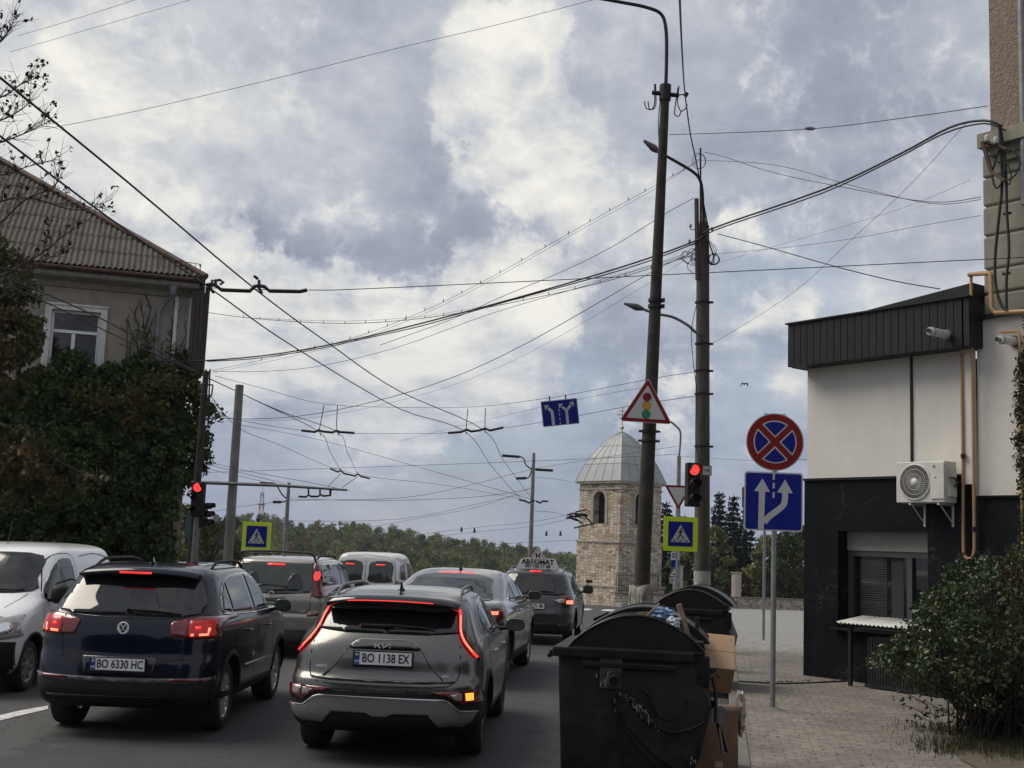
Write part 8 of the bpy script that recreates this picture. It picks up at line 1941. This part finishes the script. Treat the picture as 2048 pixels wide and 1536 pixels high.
# rubbish: each lies in or beside the container
def crumple(name, c, sz, mat, label, cat, seed, det=3, amp=.35, group=None):
    rnd = random.Random(seed); bm = bmesh.new(); bmesh.ops.create_icosphere(bm, subdivisions=det, radius=1)
    for v in bm.verts:
        q = v.co; k = 1+amp*(math.sin(5*q.x+seed)*math.cos(4*q.y-seed)+.6*math.sin(11*q.z+3*q.x)+rnd.uniform(-.25, .25)); v.co = Vector((q.x*sz[0]*k, q.y*sz[1]*k, q.z*sz[2]*k))
    mb = MB(); mb.addbm(bm, False); o = mb.build(name, mat); o.location = c; return tag(o, label, cat, group)
Mb1 = root_matrix(bin1)
M_card = pbr('cardboard', (.36, .235, .145), .8, var=.10, vscale=2, bump=.2, bscale=90); M_card2 = pbr('darker_cardboard', (.185, .115, .070), .85, var=.2, vscale=3); M_wood = pbr('raw_timber', (.26, .18, .12), .8, var=.3, vscale=9)
BL = lambda x, y, z: Mb1 @ Vector((x, y, z))
crumple('plastic_bag', BL(.23, .30, 1.475), (.085, .07, .055), pbr('pale_blue_plastic', (.16, .25, .40), .35, var=.5, vscale=14), 'crumpled blue plastic bag on the nearest container lid', 'bag', 3)
crumple('plastic_bag', BL(.31, .22, 1.415), (.055, .06, .045), pbr('white_plastic', (.48, .52, .60), .35, var=.3, vscale=14), 'crumpled white plastic bag under the blue one on the container', 'bag', 5)
def plank(name, a, b, w, th, mat, label, cat):
    a, b = Vector(a), Vector(b); d = (b-a); L = d.length; q = d.to_track_quat('X', 'Z'); mb = MB(); mb.box((L/2, 0, 0), (L, w, th)); o = mb.build(name, mat); o.location = a; o.rotation_euler = q.to_euler(); return tag(o, label, cat)
plank('wood_offcut', BL(.43, .24, 1.30), BL(.35, .22, 1.56), .03, .04, M_wood, 'short timber piece sticking up out of the nearest container', 'wood')
plank('cardboard_flap', BL(.08, .28, 1.44), BL(.19, .26, 1.56), .02, .012, pbr('cream_card', (.42, .36, .26), .7), 'thin cream card strip sticking out of the nearest container', 'cardboard')
plank('cardboard_scrap', BL(.02, .38, 1.46), BL(.12, .36, 1.47), .08, .03, M_card2, 'small brown cardboard scrap under the lid of the nearest container', 'cardboard')
def carton(name, c, sz, rot, mat, label, tape=True, flaps=False):
    t = empty(name, c, 0, label, 'cardboard box', 'cardboard boxes beside the container'); t.rotation_euler = rot; mb = MB(); mb.bevbox((0, 0, 0), sz, .006); mb.build('carton', mat, t)
    mb = MB(); mb.box((0, 0, sz[2]/2+.001), (sz[0]+.004, .003, .002)); mb.box((0, -sz[1]/2-.001, 0), (.003, .002, sz[2])) if False else None; mb.build('seam', M_card2, t)
    if tape: mb = MB(); mb.box((sz[0]*.12, -sz[1]/2-.001, -sz[2]*.38), (.07, .002, .05)); mb.build('tape', pbr('tape', (.42, .34, .26), .3), t)
    return t
c2 = P(1440, 1440, 11.0); carton('cardboard_box', (c2.x-.06, 11.1, SWZ+.27), (.44, .40, .52), (0, R(-1.5), R(-6)), M_card2, 'upright brown cardboard box on the ground beside the container, lower of two')
c1 = P(1432, 1330, 11.0); cb = carton('cardboard_box', (c1.x-.07, 11.02, c1.z+.02), (.44, .36, .36), (R(50), R(3), R(-6)), M_card, 'pale cardboard box with scribbled writing, tipped on top of the lower box')
mb = MB()
for i in range(5):
    mb.tube(smooth_path([(-.03+.012*math.sin(i*2.1+k*1.3)-.02, .12-.035*i+.012*math.cos(k*2+i), .183) for k in range(5)], 3), .0022, 4)
mb.build('scribble', M_ink, cb)
crumple('plastic_sheet', P(1481, 1425, 11.25), (.045, .10, .20), pbr('bubble_wrap', (.30, .27, .25), .25, var=.3, vscale=20), 'crumpled clear plastic sheet leaning on the brown box', 'plastic sheet', 9, amp=.2)
plank('plank', P(1452, 1503, 10.75), P(1424, 1400, 10.7), .09, .012, pbr('thin_board', (.16, .105, .07), .8, var=.2), 'thin brown board leaning against the container beside the boxes', 'board')
plank('plank', P(1446, 1508, 10.6), P(1438, 1455, 10.65), .02, .015, pbr('grey_lath', (.11, .10, .09), .8), 'narrow grey lath leaning beside the brown board', 'board')
def broken_tile():
    p = P(1436, 1432, 10.5); m = MB(); m.prism([(-.06, -.05), (-.03, -.08), (.0, -.05), (.02, -.09), (.05, -.06), (.055, .07), (.02, .085), (-.05, .06)], 'y', 0, .012); o = m.build('broken_tile', pbr('grey_tile', (.12, .13, .14), .5, var=.6, vscale=40)); o.location = p; tag(o, 'jagged grey broken piece hanging beside the container edge', 'debris')
    p = P(1420, 1345, 10.35); m = MB(); rnd = random.Random(7)
    for k in range(12): a = Vector((rnd.uniform(-.04, .05), rnd.uniform(-.04, .04), rnd.uniform(-.04, .05))); m.tube([a, a+Vector((rnd.uniform(-.06, .06), 0, rnd.uniform(-.06, .06)))], .008, 4)
    m.tube([(.02, 0, -.03), (.05, 0, -.16), (.055, 0, -.40)], .016, 6); m.tube([(-.12, 0, .45), (-.10, .0, .2), (0, 0, 0)], .018, 6)
    o = m.build('container_latch', M_cable); o.parent = bin1; o.matrix_parent_inverse = Matrix.Identity(4); o.data.transform(Mb1.inverted() @ Matrix.Translation(p))
broken_tile()
wb = P(1437, 1212, 20.5); plank('wooden_board', (wb.x-.02, 20.5, -.0), (wb.x-.05, 20.5, P(1437, 1186, 20.5).z), .25, .25, pbr('weathered_board', (.075, .055, .038), .9, var=.3, vscale=7), 'weathered brown timber post behind the farther container', 'timber')
# drainage joint across the pavement with bits of debris
def channel():
    a, b_ = P(1476, 1366, 10), P(1775, 1362, 10)
    def gr(x, y):
        r_ = ray(x, y); t_ = (SWZ-CAMZ)/r_.z; return CAM+r_*t_
    p = [gr(x, y) for x, y in [(1478, 1364), (1560, 1368), (1640, 1366), (1720, 1362), (1790, 1360)]]
    mb = MB(); mb.tube([q+Vector((0, 0, .002)) for q in smooth_path(p, 4)], .022, 6); mb.build('dark', M_black); bpy.data.objects.remove(COL.objects[-1]) if False else None
    o = COL.objects[-1]; o.name = 'drainage_joint'; tag(o, kind='structure'); rnd = random.Random(3); mb = MB()
    for k in range(70):
        u = rnd.random(); q = p[0].lerp(p[-1], u)+Vector((0, rnd.uniform(-.08, .08), 0)); s_ = rnd.uniform(.012, .05); mb.bevbox((q.x, q.y, SWZ+s_*.18), (s_, s_*.8, s_*.35), s_*.08, Matrix.Rotation(rnd.uniform(0, 3), 3, 'Z'))
    o = mb.build('rubble', pbr('rubble_mix', (.17, .16, .14), .9, var=.6, vscale=4)); tag(o, 'broken paving bits along the drainage joint across the pavement', 'rubble', kind='stuff')
    mb = MB(); rnd = random.Random(31)
    for k in range(260):
        Y = rnd.uniform(8.5, 24); x = kx(Y)-abs(rnd.gauss(0, .5))-.02; s_ = rnd.uniform(.006, .028); mb.box((x, Y, gz(Y)+s_*.3), (s_, s_*rnd.uniform(.6, 1.2), s_*.6), Matrix.Rotation(rnd.uniform(0, 3), 3, 'Z'))
    o = mb.build('gutter_gravel', pbr('gravel_bits', (.14, .13, .115), .95, var=.5, vscale=5)); tag(o, 'loose grit and crumbs along the kerb', 'gravel', kind='stuff')
    rng = np.random.default_rng(77); n = 420; Y = rng.uniform(9, 26, n); X = np.array([kx(y) for y in Y])+np.abs(rng.normal(0, 1.6, n))+.2; pts = np.stack([X, Y, np.full(n, SWZ+.006)], 1)
    o = leaves('fallen_leaves', pts, .055, leaf_mat('fallen_leaf', [(.05, .035, .02), (.10, .065, .03), (.035, .028, .018)], .8, .1, .2), rng=rng, aspect=.6, droop=0); 
    me = o.data; co = np.empty(len(me.vertices)*3); me.vertices.foreach_get('co', co); co = co.reshape(-1, 3); co[:, 2] = SWZ+.006+(co[:, 2]-SWZ-.006)*.12; me.vertices.foreach_set('co', co.ravel()); tag(o, 'scattered dry fallen leaves on the pavement', 'fallen leaves', kind='stuff')
channel()

def bush():
    rnd = random.Random(41); rng = np.random.default_rng(41)
    def gr(x, y, z=SWZ):
        r_ = ray(x, y); t_ = (z-CAMZ)/r_.z; return CAM+r_*t_
    base = gr(1975, 1478); t = empty('shrub', base, 0, 'big leafy dark green shrub in the lower right corner on the pavement', 'bush')
    mb = MB(); cen = []; rad = []
    Yb = base.y
    poly = [(1770, 1290), (1752, 1320), (1762, 1340), (1800, 1275), (1830, 1245), (1850, 1200), (1885, 1165), (1905, 1140), (1960, 1120), (2000, 1110), (2040, 1095), (2120, 1090), (2180, 1200), (2190, 1380), (2120, 1440), (2030, 1440), (1960, 1430), (1915, 1400), (1880, 1380), (1830, 1385), (1790, 1360), (1765, 1345)]
    for (x, y) in sample_poly(rnd, poly, 330):
        u = (x-1975)/215; v = (y-1280)/170; dd = math.sqrt(max(0, 1-min(1, u*u*.8+v*v*.6))); Y = Yb + rnd.uniform(-1, 1)*(.25+.95*dd)
        p = P(x, y, Y); cen.append(p); rad.append(rnd.uniform(.09, .19))
        if rnd.random() < .5:
            s0 = base+Vector((rnd.uniform(-.35, .45), rnd.uniform(-.3, .3), 0)); m_ = s0.lerp(p, .55)+Vector((0, 0, .12)); mb.tube(smooth_path([s0, m_, p], 4), [.012, .011, .010, .009, .008, .006, .005, .004, .003], 5, caps=False)
    pts = clumps(rng, cen, rad, 62, .9); leaves('foliage', pts, .058, L_bush, t, rng=rng, aspect=.5, droop=.15)
    # outer sprigs with single leaves
    cs = []
    for (x, y) in [(1760, 1290), (1745, 1330), (1770, 1350), (1795, 1385), (1800, 1410), (1820, 1430), (1850, 1225), (1880, 1160), (1905, 1130), (1925, 1120), (1860, 1250), (1790, 1260), (1830, 1400), (1870, 1420), (1765, 1310), (1900, 1440), (1950, 1445)]:
        p = P(x, y, Yb-rnd.uniform(-.1, .6)); q = P(x+60, y+25 if y > 1200 else y+60, Yb); mb.tube([q, q.lerp(p, .6)+Vector((0, 0, .03)), p], [.006, .004, .002], 4, caps=False)
        for k in range(16): u = rnd.random(); cs.append(q.lerp(p, u)+Vector((rnd.gauss(0, .05), rnd.gauss(0, .05), rnd.gauss(0, .05))))
    leaves('foliage', np.array(cs), .055, L_bush, t, rng=rng, aspect=.5, droop=.1)
    mb.build('stem', M_twig, t, world=True)
    # russet patch near the top of it
    cc = [P(rnd.gauss(2010, 25), rnd.gauss(1170, 22), Yb-rnd.uniform(.2, .8)) for _ in range(10)]; leaves('russet_foliage', clumps(rng, cc, [.15]*10, 26), .055, leaf_mat('russet_shrub', [(.05, .035, .012), (.09, .045, .016)], .5, .2, .3), t, rng=rng, aspect=.5)
    # conifer at the right edge
    tb = gr(2092, 1440); t = empty('conifer', tb, 0, 'narrow green thuja conifer reaching in from the right edge beside the wall', 'conifer')
    zt = 5.3; pts = []; mb = MB(); mb.tube([(0, 0, -.1), (0, 0, zt)], [.07, .02], 7)
    for k in range(420):
        e = rnd.random(); z = .35+(zt-.35)*e; rr = .50*(1-e)**.55*(.75+.25*math.sin(9*e+1)); a = rnd.uniform(0, 2*PI); q = Vector((rr*cos(a), rr*sin(a), z)); pts.append(q)
        if k % 3 == 0: mb.tube([(0, 0, z-.12), q], [.012, .004], 4, caps=False)
    mb.build('trunk', M_bark, t); leaves('crown', clumps(rng, pts, [.115]*len(pts), 60, 1.3), .06, L_thuja, t, world=False, rng=rng, aspect=.35, droop=-.5)
    # bed: soil, kerb, grass
    q = [gr(x, y) for x, y in [(1890, 1480), (1960, 1450), (2060, 1440), (2260, 1450), (2300, 1600), (2010, 1570), (1920, 1520)]]
    m = MB(); m.add([(p_.x, p_.y, SWZ+.012) for p_ in q], [tuple(range(len(q)))], False); o = m.build('planting_bed', M_soil, fixn=False); tag(o, kind='structure')
    rg = np.random.default_rng(5); V = []; Fc = []
    def blade(x, y, h):
        a = rg.uniform(0, 2*PI); l = rg.uniform(.1, .5)*h; b_ = len(V); w = .004
        V.extend([(x-w*cos(a+1.57), y-w*sin(a+1.57), SWZ), (x+w*cos(a+1.57), y+w*sin(a+1.57), SWZ), (x+l*.4*cos(a), y+l*.4*sin(a), SWZ+h*.6), (x+l*cos(a), y+l*sin(a), SWZ+h)]); Fc.extend([(b_, b_+1, b_+2), (b_, b_+2, b_+3), (b_+1, b_+3, b_+2)])
    patches = [(1885, 1462, .25, 260), (1940, 1500, .3, 420), (1990, 1490, .35, 420), (2040, 1510, .4, 500), (1870, 1505, .12, 60), (2010, 1470, .4, 300), (1955, 1470, .25, 260), (1915, 1430, .2, 120)]
    for (x, y, r_, n) in patches:
        p_ = gr(x, y)
        for _ in range(n): blade(p_.x+rg.normal()*r_, p_.y+rg.normal()*r_*.8, rg.uniform(.03, .13))
    me = MB(); me.add(V, Fc, False); g = me.build('grass', leaf_mat('grass_blades', [(.030, .045, .014), (.055, .065, .022), (.13, .095, .045)], .7, .2, .2)); tag(g, 'tufts of grass and dry weeds under the shrub', 'grass', kind='stuff')
    # weeds along the foot of the container and wall
bush()
# unseen trees added behind the viewer: they darken the car rears and show in reflections
for i_, (x_, y_, h_, w_, lab_) in enumerate([(-11, -12, 11, 9, 'tall leafy tree added unseen behind the viewer nearest the old house side'), (-4.5, -24, 14, 11, 'broad leafy tree added unseen behind the viewer near the road middle'), (8, -14, 11, 8, 'leafy tree added unseen behind the viewer on the pavement side'),
        (-18, -20, 12, 10, 'leafy tree added unseen far behind the viewer at the outer left'), (3, -34, 14, 12, 'leafy tree added unseen farthest behind the viewer'), (14, -26, 13, 10, 'leafy tree added unseen behind the viewer at the outer right')]):
    leafy_tree('unseen_street_tree', lab_, (x_, y_, 0), h_, w_, L_dark, 61+i_, 150, 60, .46, group='unseen trees added behind the viewer', trunk_h=.10)
# ================================================================ the day's thin haze
def haze():
    m = bpy.data.materials.new('haze_air'); m.use_nodes = True; T = NT(m.node_tree); T.n.clear()
    out = T.a('ShaderNodeOutputMaterial'); v = T.a('ShaderNodeVolumePrincipled', ins={'Color': (.80, .86, 1.0, 1), 'Density': .00016, 'Anisotropy': .2}); T.l.new(v.outputs[0], out.inputs['Volume'])
    mb = MB(); mb.box((0, 1000, 10), (1600, 2900, 60)); o = mb.build('haze', m); tag(o, kind='stuff')
haze()
